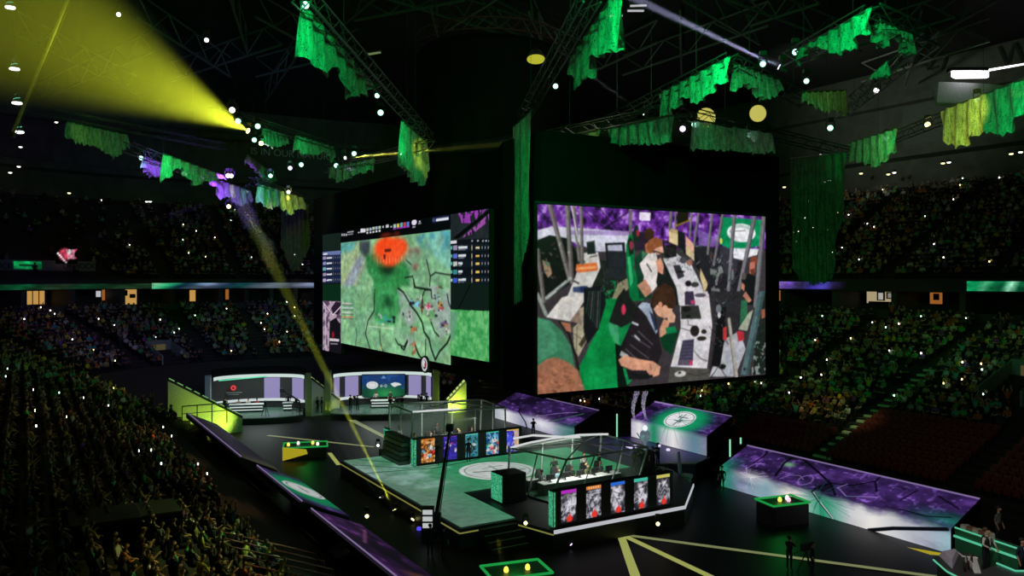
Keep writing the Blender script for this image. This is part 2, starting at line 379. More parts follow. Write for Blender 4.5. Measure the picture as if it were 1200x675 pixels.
# the old banner band over the far left upper deck
def curved_band(name, px0, px1, t, zb, zt, m, label, cat, N=12):
    mb = MB(); n = 0
    for i in range(N+1):
        p, nn = ray_ring(px0+(px1-px0)*i/N, 312, t); mb.v += [(p.x, p.y, zb), (p.x, p.y, zt), (p.x+nn.x*.1, p.y+nn.y*.1, zb), (p.x+nn.x*.1, p.y+nn.y*.1, zt)]
        if i:
            k = 4*i; mb.f += [(k-4, k, k+1, k-3), (k-2, k-1, k+3, k+2), (k-3, k+1, k+3, k-1), (k-4, k-2, k+2, k)]
    return solo(name, mb, m, label, cat)
bandm = mat('banner_grey_cloth', (.20, .22, .22), .8)
TB = UT0+2.2
o1 = curved_band('cloth_banner', -12, 112, TB, 15.9, 17.1, bandm, 'long pale cloth banner with dark letters along the far left upper deck', 'banner')
def text_on(parent_label, txt, px, py, t, size, m, name='lettering', parent=None, d=.06, obj_label=None):
    p, nn = ray_ring(px, py, t)
    c = bpy.data.curves.new(name, 'FONT'); c.body = txt; c.size = size; c.align_x = 'CENTER'; c.align_y = 'CENTER'; c.extrude = .01; c.materials.append(m)
    o = bpy.data.objects.new(name, c); COL.objects.link(o)
    o.location = p-nn*d
    X = Vector((-nn.y, nn.x, 0)); X = X if X.x > 0 else -X
    o.rotation_euler = (PI/2, 0, math.atan2(X.y, X.x)); bpy.context.view_layer.update()
    dg = bpy.context.evaluated_depsgraph_get(); dg.update(); me = bpy.data.meshes.new_from_object(o.evaluated_get(dg)); M = o.matrix_world.copy(); bpy.data.objects.remove(o)
    o = link(name, me, parent); me.transform(M); return o
DKL = mat('dark_lettering', (.02, .02, .02), .8)
text_on('', 'OF HOCKEY', 97, 312, TB-.05, .85, DKL, parent=o1)
text_on('', 'HOCKEY', 6, 312, TB-.05, .85, DKL, parent=o1)
p = streak(40, 8, ['0a7a40', '10a058', '0a7a40'], 5, .6); p.rect(.2, .4, .85, .65, '04301a')
def flatpic(px0, px1, py0, py1, t):
    q0, n0 = ray_ring(px0, py0, t); q1, n1 = ray_ring(px1, py0, t); z0 = q0.z; z1 = ray_ring(px0, py1, t)[0].z
    return lambda u, v: (q0.x+(q1.x-q0.x)*u, q0.y+(q1.y-q0.y)*u, z0+(z1-z0)*v)
solo('sign_board', p.mesh('sign_board', flatpic(16, 49, 306, 315, TB-.12)), None, 'small green lit sign panel on the pale banner at far left', 'sign')
# the fish shaped neon: a generic round pink light sign
p = Pic(36, 26); p.map = None
p.ell((.42, .5), .36, .42, 'c8405a', 1, .5); p.poly([(.55, .3), (.98, .18), (.8, .5), (.98, .72), (.55, .66)], 'b03858')
for i in range(6): p.ell((.12+.07*i, .45+.09*i), .05, .05, 'ffe8f0')
for i in range(5): p.line([(.5+.08*i, .25), (.58+.06*i, .7)], .06, 'f0b0c0')
p.ell((.62, .35), .07, .12, 'ffffff'); p.mul(.4+.9*fbm(36, 26, 9, 7, 2, 4))
solo('neon_sign', p.mesh('neon_sign', flatpic(65, 91, 287, 309, UT0+1.6)), None, 'pink and white lit sign above the pale banner at far left', 'sign')
# wall lettering
wb = curved_band('wall_banner', 250, 398, TU-.05, 31.2, 35.6, mat('wall_banner_cloth', (.10, .11, .095), .8), 'dark wall banner with grey words on the far upper wall at left', 'banner')
GL = mat('grey_lettering', (.65, .68, .6), .8)
text_on('', 'IS IN OUR NATURE', 343, 181, TU-.15, 1.55, GL, parent=wb, d=.12)
wb2 = curved_band('wall_banner', 1058, 1215, TU-.05, 31.2, 36.0, mat('wall_banner_cloth', (.10, .11, .095), .8), 'dark wall banner with big faint letters on the upper wall at far right', 'banner')
for tx, px in (('2', 1093), ('7', 1108), ('W', 1190)): text_on('', tx, px, 65 if tx == 'W' else 72, TU-.15, 3.6 if tx == 'W' else 3.2, DKL, parent=wb2, d=.15)
# ================================================================ bodies
def bodymat():
    m = bpy.data.materials.new('body_and_clothes'); m.use_nodes = True; nt = m.node_tree; L = nt.links
    b = nt.nodes['Principled BSDF']; b.inputs['Roughness'].default_value = .75; b.inputs['Specular IOR Level'].default_value = .2
    at = nt.nodes.new('ShaderNodeAttribute'); at.attribute_name = 'region'
    sp = nt.nodes.new('ShaderNodeSeparateColor'); L.new(at.outputs['Color'], sp.inputs[0])
    oi = nt.nodes.new('ShaderNodeObjectInfo')
    r = nt.nodes.new('ShaderNodeValToRGB'); r.color_ramp.interpolation = 'CONSTANT'; L.new(oi.outputs['Random'], r.inputs['Fac'])
    e = r.color_ramp.elements; e[0].color = (.52, .30, .20, 1); e[1].position = .45; e[1].color = (.40, .22, .14, 1)
    x = e.new(.75); x.color = (.20, .10, .06, 1); x = e.new(.9); x.color = (.60, .38, .27, 1)
    def mixc(f, a, bb):
        n = nt.nodes.new('ShaderNodeMix'); n.data_type = 'RGBA'; L.new(f, n.inputs['Factor'])
        (L.new(a, n.inputs['A']) if not isinstance(a, tuple) else setattr(n.inputs['A'], 'default_value', a))
        (L.new(bb, n.inputs['B']) if not isinstance(bb, tuple) else setattr(n.inputs['B'], 'default_value', bb))
        return n.outputs['Result']
    c = mixc(sp.outputs['Green'], oi.outputs['Color'], (.018, .02, .03, 1))
    c = mixc(sp.outputs['Blue'], c, (.02, .014, .01, 1))
    c = mixc(sp.outputs['Red'], c, r.outputs['Color'])
    L.new(c, b.inputs['Base Color']); return m
BODY = bodymat()
def V3(*p): return Vector(p)
def skeleton(p, fingers):
    """joints for one pose, front is -y; p holds hip, lean, knees, feet, elbows and wrists"""
    J = []; E = []
    def add(co, r, par=None, reg='s'):
        J.append((Vector(co), r, reg)); i = len(J)-1
        if par is not None: E.append((par, i))
        return i
    hip = Vector(p['hip']); ln = Vector(p['lean']).normalized(); sd = Vector((1, 0, 0)); fw = Vector(p.get('look', (0, -1, -.1))).normalized()
    pel = add(hip, .145, None, 'p'); wa = add(hip+ln*.17, .128, pel); ch = add(hip+ln*.36, .155, wa); nb = add(hip+ln*.50, .07, ch)
    nk = add(hip+ln*.565+fw*.01, .056, nb, 'k'); hd0 = hip+ln*.60+fw*.03
    h1 = add(hd0+Vector((0, 0, .03)), .078, nk, 'k'); h2 = add(hd0+Vector((0, 0, .10)), .098, h1, 'k'); h3 = add(hd0+Vector((0, 0, .175))-fw*.01, .082, h2, 'h')
    if fingers:
        add(hd0+fw*.105+Vector((0, 0, .06)), .017, h2, 'k')                       # nose
        for s in (-1, 1): add(hd0+sd*s*.10+Vector((0, 0, .07)), .018, h2, 'k')    # ears
    for s, k in ((-1, 'L'), (1, 'R')):
        sh = hip+ln*.44+sd*s*.185; i = add(sh, .064, ch); el = Vector(p['el'+k]); wr = Vector(p['wr'+k])
        u = add((sh+el)/2, .052, i); e = add(el, .043, u, 's'); f = add(el.lerp(wr, .45), .040, e, p.get('sleeve', 'k')); w = add(wr, .029, f, 'k')
        d = (wr-el).normalized(); pa = wr+d*.075; pm = add(pa, .036, w, 'k')
        if fingers:
            ac = d.cross(Vector((0, 0, 1))); ac = ac.normalized() if ac.length > .1 else Vector((1, 0, 0)); cu = ac.cross(d).normalized()*-1
            for q, ln_ in ((-1.5, .060), (-.5, .075), (.5, .080), (1.5, .068)):
                b0 = add(pa+d*.035+ac*q*.019, .0105, pm, 'k'); b1 = add(pa+d*(.035+ln_*.55)+ac*q*.021+cu*.008, .0095, b0, 'k'); add(pa+d*(.035+ln_*.9)+ac*q*.020+cu*.030, .008, b1, 'k')
            t0 = add(wr+d*.04+ac*s*-.032, .0125, pm, 'k'); add(wr+d*.085+ac*s*-.055+cu*.02, .0105, t0, 'k')
        else: add(pa+d*.08, .022, pm, 'k')
        hp = hip+sd*s*.09+Vector((0, 0, -.05)); a = add(hp, .098, pel, 'p'); kn = Vector(p['kn'+k]); an = Vector(p['an'+k])
        th = add(hp.lerp(kn, .5), .080, a, 'p'); k1 = add(kn, .060, th, 'p'); cf = add(kn.lerp(an, .35), .056, k1, 'p'); a1 = add(an, .040, cf, 'p')
        to = add(an+Vector(p.get('toe', (0, -.15, -.045))), .036, a1, 'b')
    return J, E
def body_mesh(name, pose, fingers=True, sub=1):
    J, E = skeleton(pose, fingers)
    me = bpy.data.meshes.new(name+'_rig'); me.from_pydata([tuple(j[0]) for j in J], E, []); o = bpy.data.objects.new(name+'_rig', me); COL.objects.link(o)
    sk = o.modifiers.new('skin', 'SKIN'); sk.branch_smoothing = .4
    if not me.skin_vertices: me.attributes
    for i, j in enumerate(J): me.skin_vertices[0].data[i].radius = (j[1], j[1]); me.skin_vertices[0].data[i].use_root = (i == 0)
    if sub: ss = o.modifiers.new('sub', 'SUBSURF'); ss.levels = sub; ss.render_levels = sub
    dg = bpy.context.evaluated_depsgraph_get(); dg.update(); m2 = bpy.data.meshes.new_from_object(o.evaluated_get(dg)); m2.name = name
    bpy.data.objects.remove(o); bpy.data.meshes.remove(me)
    n = len(m2.vertices); co = np.empty(n*3, 'f4'); m2.vertices.foreach_get('co', co); co = co.reshape(-1, 3)
    best = np.full(n, 9.); reg = np.zeros(n, 'i4'); code = {'s': 0, 'k': 1, 'p': 2, 'b': 3, 'h': 3}
    for a, b in E:
        A, B = np.array(J[a][0]), np.array(J[b][0]); d = B-A; t = np.clip(((co-A)@d)/(d@d+1e-9), 0, 1)
        r = J[a][1]*(1-t)+J[b][1]*t; dd = np.linalg.norm(co-A-t[:, None]*d, axis=1)/r
        rg = np.where(t < .5, code[J[a][2]], code[J[b][2]]); w = dd < best; best[w] = dd[w]; reg[w] = rg[w]
    # hair: crown and back of the head
    hz = Vector(pose['hip'])+Vector(pose['lean']).normalized()*.60
    back = (co[:, 2] > hz.z+.10) & (np.abs(co[:, 0]-hz.x) < .14) & (co[:, 1] > hz.y-.03) & (reg == 1) & (np.linalg.norm(co-np.array(hz), axis=1) < .3)
    reg[back] = 3
    at = m2.color_attributes.new('region', 'FLOAT_COLOR', 'POINT'); c = np.zeros((n, 4), 'f4'); c[:, 3] = 1
    for k in (1, 2, 3): c[reg == k, {1: 0, 2: 1, 3: 2}[k]] = 1
    at.data.foreach_set('color', c.ravel())
    if not m2.materials: m2.materials.append(BODY)
    else: m2.materials[0] = BODY
    m2.polygons.foreach_set('use_smooth', [True]*len(m2.polygons)); m2['reg'] = 1
    return m2, reg
SIT = dict(hip=(0, .02, .56), lean=(0, .06, 1), knL=(-.11, -.40, .54), knR=(.11, -.40, .54), anL=(-.11, -.40, .10), anR=(.11, -.42, .10),
           elL=(-.25, -.03, .76), elR=(.25, -.03, .76), wrL=(-.12, -.26, .66), wrR=(.12, -.26, .66))
def pv(base, **k): d = dict(base); d.update(k); return d
SIT2 = pv(SIT, lean=(0, -.30, 1), wrL=(-.06, -.40, .72), wrR=(.05, -.42, .72), elL=(-.24, -.24, .72), elR=(.24, -.22, .72))
SIT3 = pv(SIT, wrL=(-.10, -.36, .92), elL=(-.24, -.14, .76), look=(-.2, -1, 0))
SIT4 = pv(SIT, lean=(.06, .1, 1), elL=(-.30, -.05, 1.16), wrL=(-.22, -.08, 1.42), elR=(.30, -.05, 1.16), wrR=(.20, -.1, 1.42))
STAND = dict(hip=(0, 0, .95), lean=(0, 0, 1), knL=(-.10, -.02, .50), knR=(.10, -.02, .50), anL=(-.11, .02, .085), anR=(.11, .02, .085),
             elL=(-.25, .03, 1.15), elR=(.25, .03, 1.15), wrL=(-.24, -.08, .92), wrR=(.24, -.08, .92))
WALK = pv(STAND, knL=(-.10, -.16, .52), knR=(.10, .02, .50), anL=(-.10, -.14, .10), anR=(.10, .26, .14), elL=(-.26, .10, 1.16), elR=(.26, -.04, 1.16), wrL=(-.24, .10, .93), wrR=(.24, -.22, 1.0))
CHEER = pv(STAND, elL=(-.30, -.03, 1.55), wrL=(-.24, -.06, 1.82), elR=(.30, -.03, 1.55), wrR=(.22, -.10, 1.82))
OPER = pv(STAND, lean=(0, -.08, 1), elL=(-.26, -.16, 1.22), wrL=(-.12, -.36, 1.36), elR=(.26, -.16, 1.22), wrR=(.12, -.36, 1.36))
BAR = pv(STAND, lean=(0, -.12, 1), elL=(-.34, -.12, 1.16), wrL=(-.17, -.34, 1.04), elR=(.34, -.12, 1.16), wrR=(.15, -.36, 1.02), sleeve='s', look=(0, -1, -.35))
SEATED = [body_mesh('seated_body', p)[0] for p in (SIT, SIT2, SIT3, SIT4)]
STANDM = body_mesh('standing_body', STAND)[0]; WALKM = body_mesh('walking_body', WALK)[0]; CHEERM = body_mesh('cheering_body', CHEER)[0]
OPERM = body_mesh('operator_body', OPER)[0]; BARM = body_mesh('bartender_body', BAR)[0]
LOW = [body_mesh('crowd_body', p, False, 0) for p in (SIT, SIT2, SIT4, CHEER)]

def person(me, label, loc, rotz, shirt, group=None, name='person', hair=None):
    o = solo(name, me, None, label, 'person', loc, rotz, group); o.color = (*shirt, 1)
    if hair:
        seated = me in SEATED; h = .56 if seated else .95
        z = h+.60+.165
        mb = MB().lathe([(.02, -.02), (.095, -.02), (.108, .03), (.092, .085), (.05, .115), (.01, .12)], 12, (0, .015, z-.06))
        part('hair', mb, mat('hair_'+hair, {'dark': (.015, .011, .008), 'brown': (.10, .05, .025), 'fair': (.35, .22, .10)}[hair], .7), o, smooth=True)
    return o

# ================================================================ the audience
def mask_empty(side, t, b, a, up, nab):
    """blocks of the stands the photograph shows empty"""
    if not up:
        if side == 'R': return (b < 39.2 and t < 9.3) or (b < 48 and t < 5.8) or t < 1.5 or (b < 66 and t < 2.5)
        if side == 'L': return t < 4.2
        if is_cut(a, b, *nab): return t < TC+.4
        return t < 2.5
    return side == 'CL' and False
SPOTS = []                                            # (world pos, facing, side, up, t)
AISLES = []
VOMS = []
def side_of(na, nb, a, b):
    return 'R' if na > .99 else 'L' if na < -.99 else 'E' if nb > .99 else ('CR' if na > 0 else 'CL')
def aisle_key(side, a, b, na, nb):
    if side == 'R': return (b-39.2) % 10.4, 10.4
    if side == 'L': return (b-33.0) % 10.4, 10.4
    if side == 'E': return (a-24.0) % 11.0, 11.0
    th = math.degrees(math.atan2(nb, na)); return None, th
VOM = [('R', 62.5, 9.0, 12.5), ('R', 32.0, 13.0, 17.5), ('CL', 112, 12.0, 15.5), ('CR', 66, 12.0, 15.0), ('E', 33, 16., 19.)]
def in_vom(side, a, b, na, nb, t):
    q = b if side in 'RL' else a if side == 'E' else math.degrees(math.atan2(nb, na))
    for s, c, t0, t1 in VOM:
        if s == side and t0-.4 < t < t1+.3 and abs(q-c) < (1.7 if s in 'RLE' else 3.4): return True
    return False
def fill(t0, n, zf, up):
    for k in range(n):
        t = t0+LR*k+.35; z = zf(t0+LR*k); P = ring(t+.05, left_end=20 if not up else 60, right_start=17, step=.18, nc=int((RC+t)*PI/2/.18))
        acc = random.uniform(0, .5); last = None
        for a, b, na, nb in P:
            w = W(a, b, z)
            if last is not None: acc += (w-last).length
            last = w
            if acc < .56: continue
            acc = random.uniform(-.06, .04)
            side = side_of(na, nb, a, b)
            if w.y < 8: continue
            px, py = proj(w+Vector((0, 0, .9)))
            if not (-15 < px < 1215 and py < 690): continue
            ak = aisle_key(side, a, b, na, nb)
            if ak[0] is not None:
                if ak[0] < .75 or ak[0] > ak[1]-.75: continue
            elif abs((ak[1] % 22.5)-11) < 60/(RC+t): continue
            if mask_empty(side, t, b, a, up, (na, nb)) or (not up and in_vom(side, a, b, na, nb, t)): continue
            occ = .86 if not up else .8
            if up and side in ('CL',) and px < 150: occ = .12
            if up and side == 'E' and px < 200: occ = .15
            if random.random() > occ: continue
            SPOTS.append((w, Vector((CA*na-SA*nb, SA*na+CA*nb, 0)), side, up, t))
fill(0, LN, zl, False); fill(UT0, UN-1, zu, True)
SHIRTS = [('black', (.02, .02, .022), 30), ('dark grey', (.06, .06, .065), 18), ('navy', (.02, .03, .08), 10), ('white', (.55, .55, .53), 9), ('yellow', (.60, .48, .06), 6), ('orange red', (.50, .12, .03), 7),
          ('green', (.06, .38, .12), 9), ('grey', (.25, .25, .26), 10), ('purple', (.20, .07, .32), 4), ('teal', (.08, .38, .34), 5), ('khaki', (.35, .28, .14), 8)]
SW = [s[2] for s in SHIRTS]
SPOTS.sort(key=lambda s: s[0].y)
near = [s for s in SPOTS if s[2] == 'L' and not s[3]]
NEAR = set(id(s) for s in near[:262])
def face(n): return math.atan2(n.y, n.x)-PI/2          # local -y looks along -n (towards the ice)
count = {}
for s in near[:262]:
    w, n, *_ = s
    nm, c, _ = random.choices(SHIRTS, SW)[0]
    i = random.choices((0, 1, 2, 3), (5, 3, 2, .6))[0]
    ps = ('sitting upright', 'leaning forward', 'holding up one hand', 'with both arms raised')[i]
    person(SEATED[i], 'spectator in a %s top %s in the dark lower left stand' % (nm, ps), (w.x, w.y, w.z-.02), face(n)+random.uniform(-.7, .7), c, 'spectators in %s tops %s' % (nm, ps), 'spectator')
# everybody further off: one mesh for each stand
def crowd(name, items, label):
    V = []; Fq = []; C = []; off = 0
    tpl = []
    for m, reg in LOW:
        n = len(m.vertices); co = np.empty(n*3, 'f4'); m.vertices.foreach_get('co', co); fs = [list(p.vertices) for p in m.polygons]
        q = np.array([f if len(f) == 4 else f+[f[-1]] for f in fs if len(f) in (3, 4)], 'i4'); tpl.append((co.reshape(-1, 3), q, reg))
    skins = np.array([(.52, .30, .20), (.40, .22, .14), (.20, .10, .06), (.60, .38, .27)])
    for w, n, side, up, t in items:
        co, q, reg = tpl[random.choices((0, 1, 2, 3), (6, 3, .5, .25))[0]]
        th = face(n)+random.uniform(-.6, .6); c, s = math.cos(th), math.sin(th); sc = random.uniform(.93, 1.06)
        p = co*sc; V.append(np.stack([p[:, 0]*c-p[:, 1]*s+w.x, p[:, 0]*s+p[:, 1]*c+w.y, p[:, 2]+w.z], 1)); Fq.append(q+off); off += len(co)
        sh = np.array(random.choices(SHIRTS, SW)[0][1]); pal = np.array([sh, skins[random.randrange(4)], (.018, .02, .03), (.02, .014, .01)]); C.append(pal[reg])
    V = np.concatenate(V); Fq = np.concatenate(Fq); C = np.concatenate(C)
    me = bpy.data.meshes.new(name); me.vertices.add(len(V)); me.vertices.foreach_set('co', V.astype('f4').ravel())
    tri = Fq[:, 2] == Fq[:, 3]; cnt = np.where(tri, 3, 4); st = np.concatenate([[0], np.cumsum(cnt)[:-1]])
    flat = np.concatenate([f[:c] for f, c in zip(Fq, cnt)]) if tri.any() else Fq.ravel()
    me.loops.add(len(flat)); me.loops.foreach_set('vertex_index', flat.astype('i4')); me.polygons.add(len(Fq)); me.polygons.foreach_set('loop_start', st.astype('i4')); me.update(calc_edges=True)
    at = me.color_attributes.new('tint', 'FLOAT_COLOR', 'POINT'); cc = np.ones((len(V), 4), 'f4'); cc[:, :3] = C; at.data.foreach_set('color', cc.ravel())
    if 'crowd_clothes' not in MATS:
        m = bpy.data.materials.new('crowd_clothes'); m.use_nodes = True; a = m.node_tree.nodes.new('ShaderNodeAttribute'); a.attribute_name = 'tint'
        b = m.node_tree.nodes['Principled BSDF']; b.inputs['Roughness'].default_value = .8; b.inputs['Specular IOR Level'].default_value = .15
        m.node_tree.links.new(a.outputs['Color'], b.inputs['Base Color']); MATS['crowd_clothes'] = m
    me.materials.append(MATS['crowd_clothes'])
    return solo(name, me, None, label, 'crowd', kind='stuff')
rest = [s for s in SPOTS if id(s) not in NEAR]
ctr = W(30, 51, 0).x
crowd('crowd', [s for s in rest if not s[3] and s[2] in ('L', 'CL', 'E') and s[0].x < -7], 'seated crowd filling the lower stand at left behind the nearest rows')
crowd('crowd', [s for s in rest if not s[3] and not (s[2] in ('L', 'CL', 'E') and s[0].x < -7)], 'seated crowd filling the lower stand at right behind the purple panels')
crowd('crowd', [s for s in rest if s[3] and s[0].x < -7], 'seated crowd in the upper deck left of the screens')
crowd('crowd', [s for s in rest if s[3] and s[0].x >= -7], 'seated crowd in the upper deck right of the screens')
print('SPOTS', len(SPOTS), 'near', len(near))

# lit phones held up in the crowd
PH = {'w': glow('phone_light_white', (1, .95, .85), 5.0), 'g': glow('phone_light_greenish', (.6, 1, .75), 4.0), 'y': glow('phone_light_warm', (1, .8, .35), 5.0)}
PHM = {k: MB().cbox(-.055, .055, -.02, .02, 0, .13, .012).mesh('phone', m) for k, m in PH.items()}
cand = {}
for s in rest:
    px, py = proj(s[0]); key = ('upper deck' if s[3] else 'lower stand')+(' at left' if s[0].x < -7 else ' at right'); cand.setdefault(key, []).append(s)
for key, num in (('upper deck at right', 75), ('upper deck at left', 32), ('lower stand at right', 70), ('lower stand at left', 62)):
    for s in random.sample(cand[key], min(num, len(cand[key]))):
        k = random.choices('wgy', (6, 3, 2))[0]; w = s[0]-s[1]*.42+Vector((0, 0, 1.02))
        solo('phone', PHM[k], None, '%s phone light held up in the dark %s' % ({'w': 'white', 'g': 'pale green', 'y': 'warm yellow'}[k], key), 'phone', w, face(s[1])+random.uniform(-.5, .5), 'phone lights in the %s' % key)

# empty red seats in the bare block behind the near purple panel
seatm = mat('red_seat_plastic', (.16, .014, .012), .5)
def seat_proto():
    r = thing('folding_seat', 'empty dark red folding seat in the bare rows above the long purple panel', 'seat', (0, 0, -50), 0, 'empty red seats above the purple panel')
    part('seat', MB().cbox(-.22, .22, -.12, -.04, .30, .72, .03), seatm, r); b = MB().loft([[(-.23, .10, .42), (.23, .10, .42), (.23, .16, .42), (-.23, .16, .42)], [(-.24, .20, .88), (.24, .20, .88), (.24, .25, .88), (-.24, .25, .88)]])
    part('backrest', b, seatm, r); part('pedestal', MB().box(-.22, -.18, -.05, .16, .02, .5).box(.18, .22, -.05, .16, .02, .5), BLACKP, r); return r
sp = seat_proto(); first = True; ns = 0
for k in range(2, 12):
    t = LR*k+.45; z = zl(LR*k); b = 25.0
    while b < 47.5:
        if t < (9.2 if b < 39.2 else 5.7) and t > 2.6 and (b-39.2) % 10.4 > .75 and (b-39.2) % 10.4 < 9.65:
            w = W(A1+t, b, z); px, py = proj(w)
            if px < 1205 and ns < 295:
                if first: sp.location = w; sp.rotation_euler.z = TH-PI/2; first = False
                else: dup(sp, w, TH-PI/2)
                ns += 1
        b += .56
print('seats', ns)
# aisle steps: pale treads
TREAD = mat('pale_step_edge', (.55, .58, .40), .7)
def aisle(label, pts, wid=.55):
    r = thing('aisle_stairs', label, 'stairs', W(*pts[0]), TH)
    M = W(*pts[0])
    for a, b, z, nn in [(p[0], p[1], p[2], None) for p in pts]:
        part('step', MB().cbox(a-pts[0][0], a-pts[0][0]+.36, b-pts[0][1]-wid, b-pts[0][1]+wid, z-pts[0][2], z-pts[0][2]+.16, .02), TREAD, r)
    return r
aisle('pale aisle steps climbing the right stand beside the empty red seats', [(A1+LR*k-.05+.5, 39.2, zl(LR*k)+.01) for k in range(3, 20)], .8)
aisle('dim aisle steps on the right stand behind the emblem panel', [(A1+LR*k+.45, 49.6, zl(LR*k)+.01) for k in range(8, 16)], .5)
# vomitory mouths: a rail box around a stair hole
RAILG = mat('vomitory_wall', (.22, .26, .24), .7)
def vomitory(side, q, t0, t1, label, lit=RAILG):
    if side == 'R': base = lambda t, s: (A1+t, q+s)
    elif side == 'E': base = lambda t, s: (q+s, B1+t)
    else:
        th = math.radians(q); ca, cb = ((A1-RC) if side == 'CR' else (A0+RC)), B1-RC
        base = lambda t, s: (ca+(RC+t)*math.cos(th)-s*math.sin(th), cb+(RC+t)*math.sin(th)+s*math.cos(th))
    o = base(t0, 0); z0 = zl(t0); root = thing('vomitory', label, 'stairwell', W(*o, z0), 0); M = W(*o, z0)
    def P(t, s, z): return W(*base(t, s), z)-M
    for s in (-1.5, 1.5):
        mb = MB(); mb.loft([[P(t0, s-.08, z0-.2), P(t0, s+.08, z0-.2), P(t0, s+.08, z0+1.0), P(t0, s-.08, z0+1.0)], [P(t1, s-.08, zl(t1)-.4), P(t1, s+.08, zl(t1)-.4), P(t1, s+.08, zl(t1)+.9), P(t1, s-.08, zl(t1)+.9)]])
        part('side_wall', mb, lit, root)
    mb = MB(); mb.loft([[P(t1-.1, -1.5, zl(t1)-.5), P(t1-.1, 1.5, zl(t1)-.5), P(t1-.1, 1.5, zl(t1)+1.0), P(t1-.1, -1.5, zl(t1)+1.0)], [P(t1+.1, -1.5, zl(t1)-.5), P(t1+.1, 1.5, zl(t1)-.5), P(t1+.1, 1.5, zl(t1)+1.0), P(t1+.1, -1.5, zl(t1)+1.0)]])
    part('head_wall', mb, lit, root)
    mb = MB(); mb.loft([[P(t1-.16, -.75, z0+.1), P(t1-.16, .75, z0+.1), P(t1-.16, .75, zl(t1)+.55), P(t1-.16, -.75, zl(t1)+.55)], [P(t1-.12, -.75, z0+.1), P(t1-.12, .75, z0+.1), P(t1-.12, .75, zl(t1)+.55), P(t1-.12, -.75, zl(t1)+.55)]])
    part('doorway', mb, glow('doorway_light', (.55, .42, .18), .12), root)
    return root
for (s, q, t0, t1), lb in zip(VOM, ('small green lit stairwell mouth in the right stand near the player camera screen', 'large green lit stairwell mouth in the right stand under the dark suites', 'pale stairwell mouth in the far left lower stand', 'stairwell mouth in the far right corner of the lower stand', 'stairwell mouth high in the far end stand')):
    vomitory(s, q, t0, t1, lb)
# ================================================================ hanging screens
def onA(px, py, a):
    u = (px-600)/F; Y = a/(CA*u+SA); return atY(px, py, Y)
def onB(px, py, b):
    u = (px-600)/F; Y = b/(CA-SA*u); return atY(px, py, Y)
def rectfn(p0, p1, zt, zb): return lambda u, v: (p0.x+(p1.x-p0.x)*u, p0.y+(p1.y-p0.y)*u, zt+(zb-zt)*v)
def quadpx(p0, p1, zt, zb): return [proj((p0.x, p0.y, zt)), proj((p1.x, p1.y, zt)), proj((p1.x, p1.y, zb)), proj((p0.x, p0.y, zb))]

# black clad housing and the drum above it
mb = MB().prism([(22.75, 34.9), (40.2, 34.9), (40.2, 76.5), (23.75, 76.5), (23.75, 41.2), (22.75, 39)], 8.9, 22.6)
for v in range(len(mb.v)): mb.v[v] = tuple(W(*mb.v[v]))
hs = thing('scoreboard_housing', 'huge black clad box hanging over the stage that carries the big screens', 'scoreboard', (0, 0, 0))
part('black_cladding', mb, mat('black_cladding', (.006, .006, .006), .95, spec=.05), hs)
c = W(30, 53.5); mb = MB(); N = 40
def drum(r, z): return [(c.x+r*(1+.012*(i % 2))*math.cos(2*PI*i/N), c.y+r*(1+.012*(i % 2))*math.sin(2*PI*i/N), z) for i in range(N)]
mb.loft([drum(5.3, 22.6), drum(5.3, 31.6), drum(5.0, 32.0)])
part('black_drum', mb, mat('black_curtain', (.007, .007, .007), .95, spec=.05), hs)
mb = MB()
for i in range(N):
    a0 = 2*PI*i/N; a1 = 2*PI*(i+1)/N; P = lambda a, z, r=5.4: Vector((c.x+r*math.cos(a), c.y+r*math.sin(a), z))
    mb.tube(P(a0, 32.2), P(a1, 32.2), .06, 4); mb.tube(P(a0, 33.0), P(a1, 33.0), .06, 4); mb.tube(P(a0, 32.2), P(a1, 33.0), .04, 4)
part('ring_truss', mb, mat('red_truss', (.10, .02, .02), .5), hs)

# ---- player camera screen (right)
RB = 34.5
p0 = onB(630, 300, RB); p1 = onB(897, 300, RB); ZT, ZB = CZ+88/F*p0.y, CZ-135/F*p0.y
P = Pic(440, 270, '3a3438'); P.map = homog(quadpx(p0, p1, ZT, ZB))
c5 = lambda x, y: (625+x/5.63, 230+y/5.63); c6 = lambda x, y: (760+x/5.63, 235+y/5.63); c7 = lambda x, y: (625+x/5.63, 345+y/5.63); c8 = lambda x, y: (760+x/5.63, 345+y/5.63)
def pl(cf, pts, col, al=1): P.poly([cf(*q) for q in pts], col, al)
def ln(cf, pts, w, col, al=1): P.line([cf(*q) for q in pts], w/220/5.63, col, al)
def el(cf, c_, r, col, al=1, soft=0): P.ell(cf(*c_), r[0]/5.63/267, r[1]/5.63/205, col, al, soft)
nz = fbm(440, 270, 40, 26, 4, 1); nz2 = fbm(440, 270, 9, 6, 4, 2)
mk = P.mask([c5(20, 40), c6(790, 40), c6(790, 330), c5(20, 330)]); pur = np.stack([.20+.62*(nz-.2), .08+.42*(nz-.3), .34+.75*(nz-.2)], -1)
P.a = P.a*(1-mk[..., None])+pur*mk[..., None]
P.blend(mk*np.clip((nz-.58)*9, 0, 1), 'c9a0f0', .7); P.blend(mk*np.clip((.40-nz)*9, 0, 1), '1a0a24', .8)
for q in ([(330, 90), (470, 210), (560, 160)], [(420, 60), (560, 230)], [(430, 240), (620, 110)], [(30, 80), (130, 190)]): ln(c5, q, 6, '1a0c22')
pl(c5, [(30, 225), (130, 200), (640, 235), (640, 370), (420, 365), (230, 290), (30, 300)], 'cfcfe0'); P.blend(P.mask([c5(230, 225), c5(640, 232), c5(640, 262), c5(230, 255)]), '8a68b0', .6)
pl(c5, [(640, 235), (788, 240), (788, 340), (640, 370)], '2a1c30'); pl(c5, [(700, 105), (775, 110), (770, 165), (700, 160)], 'e6dcf0')
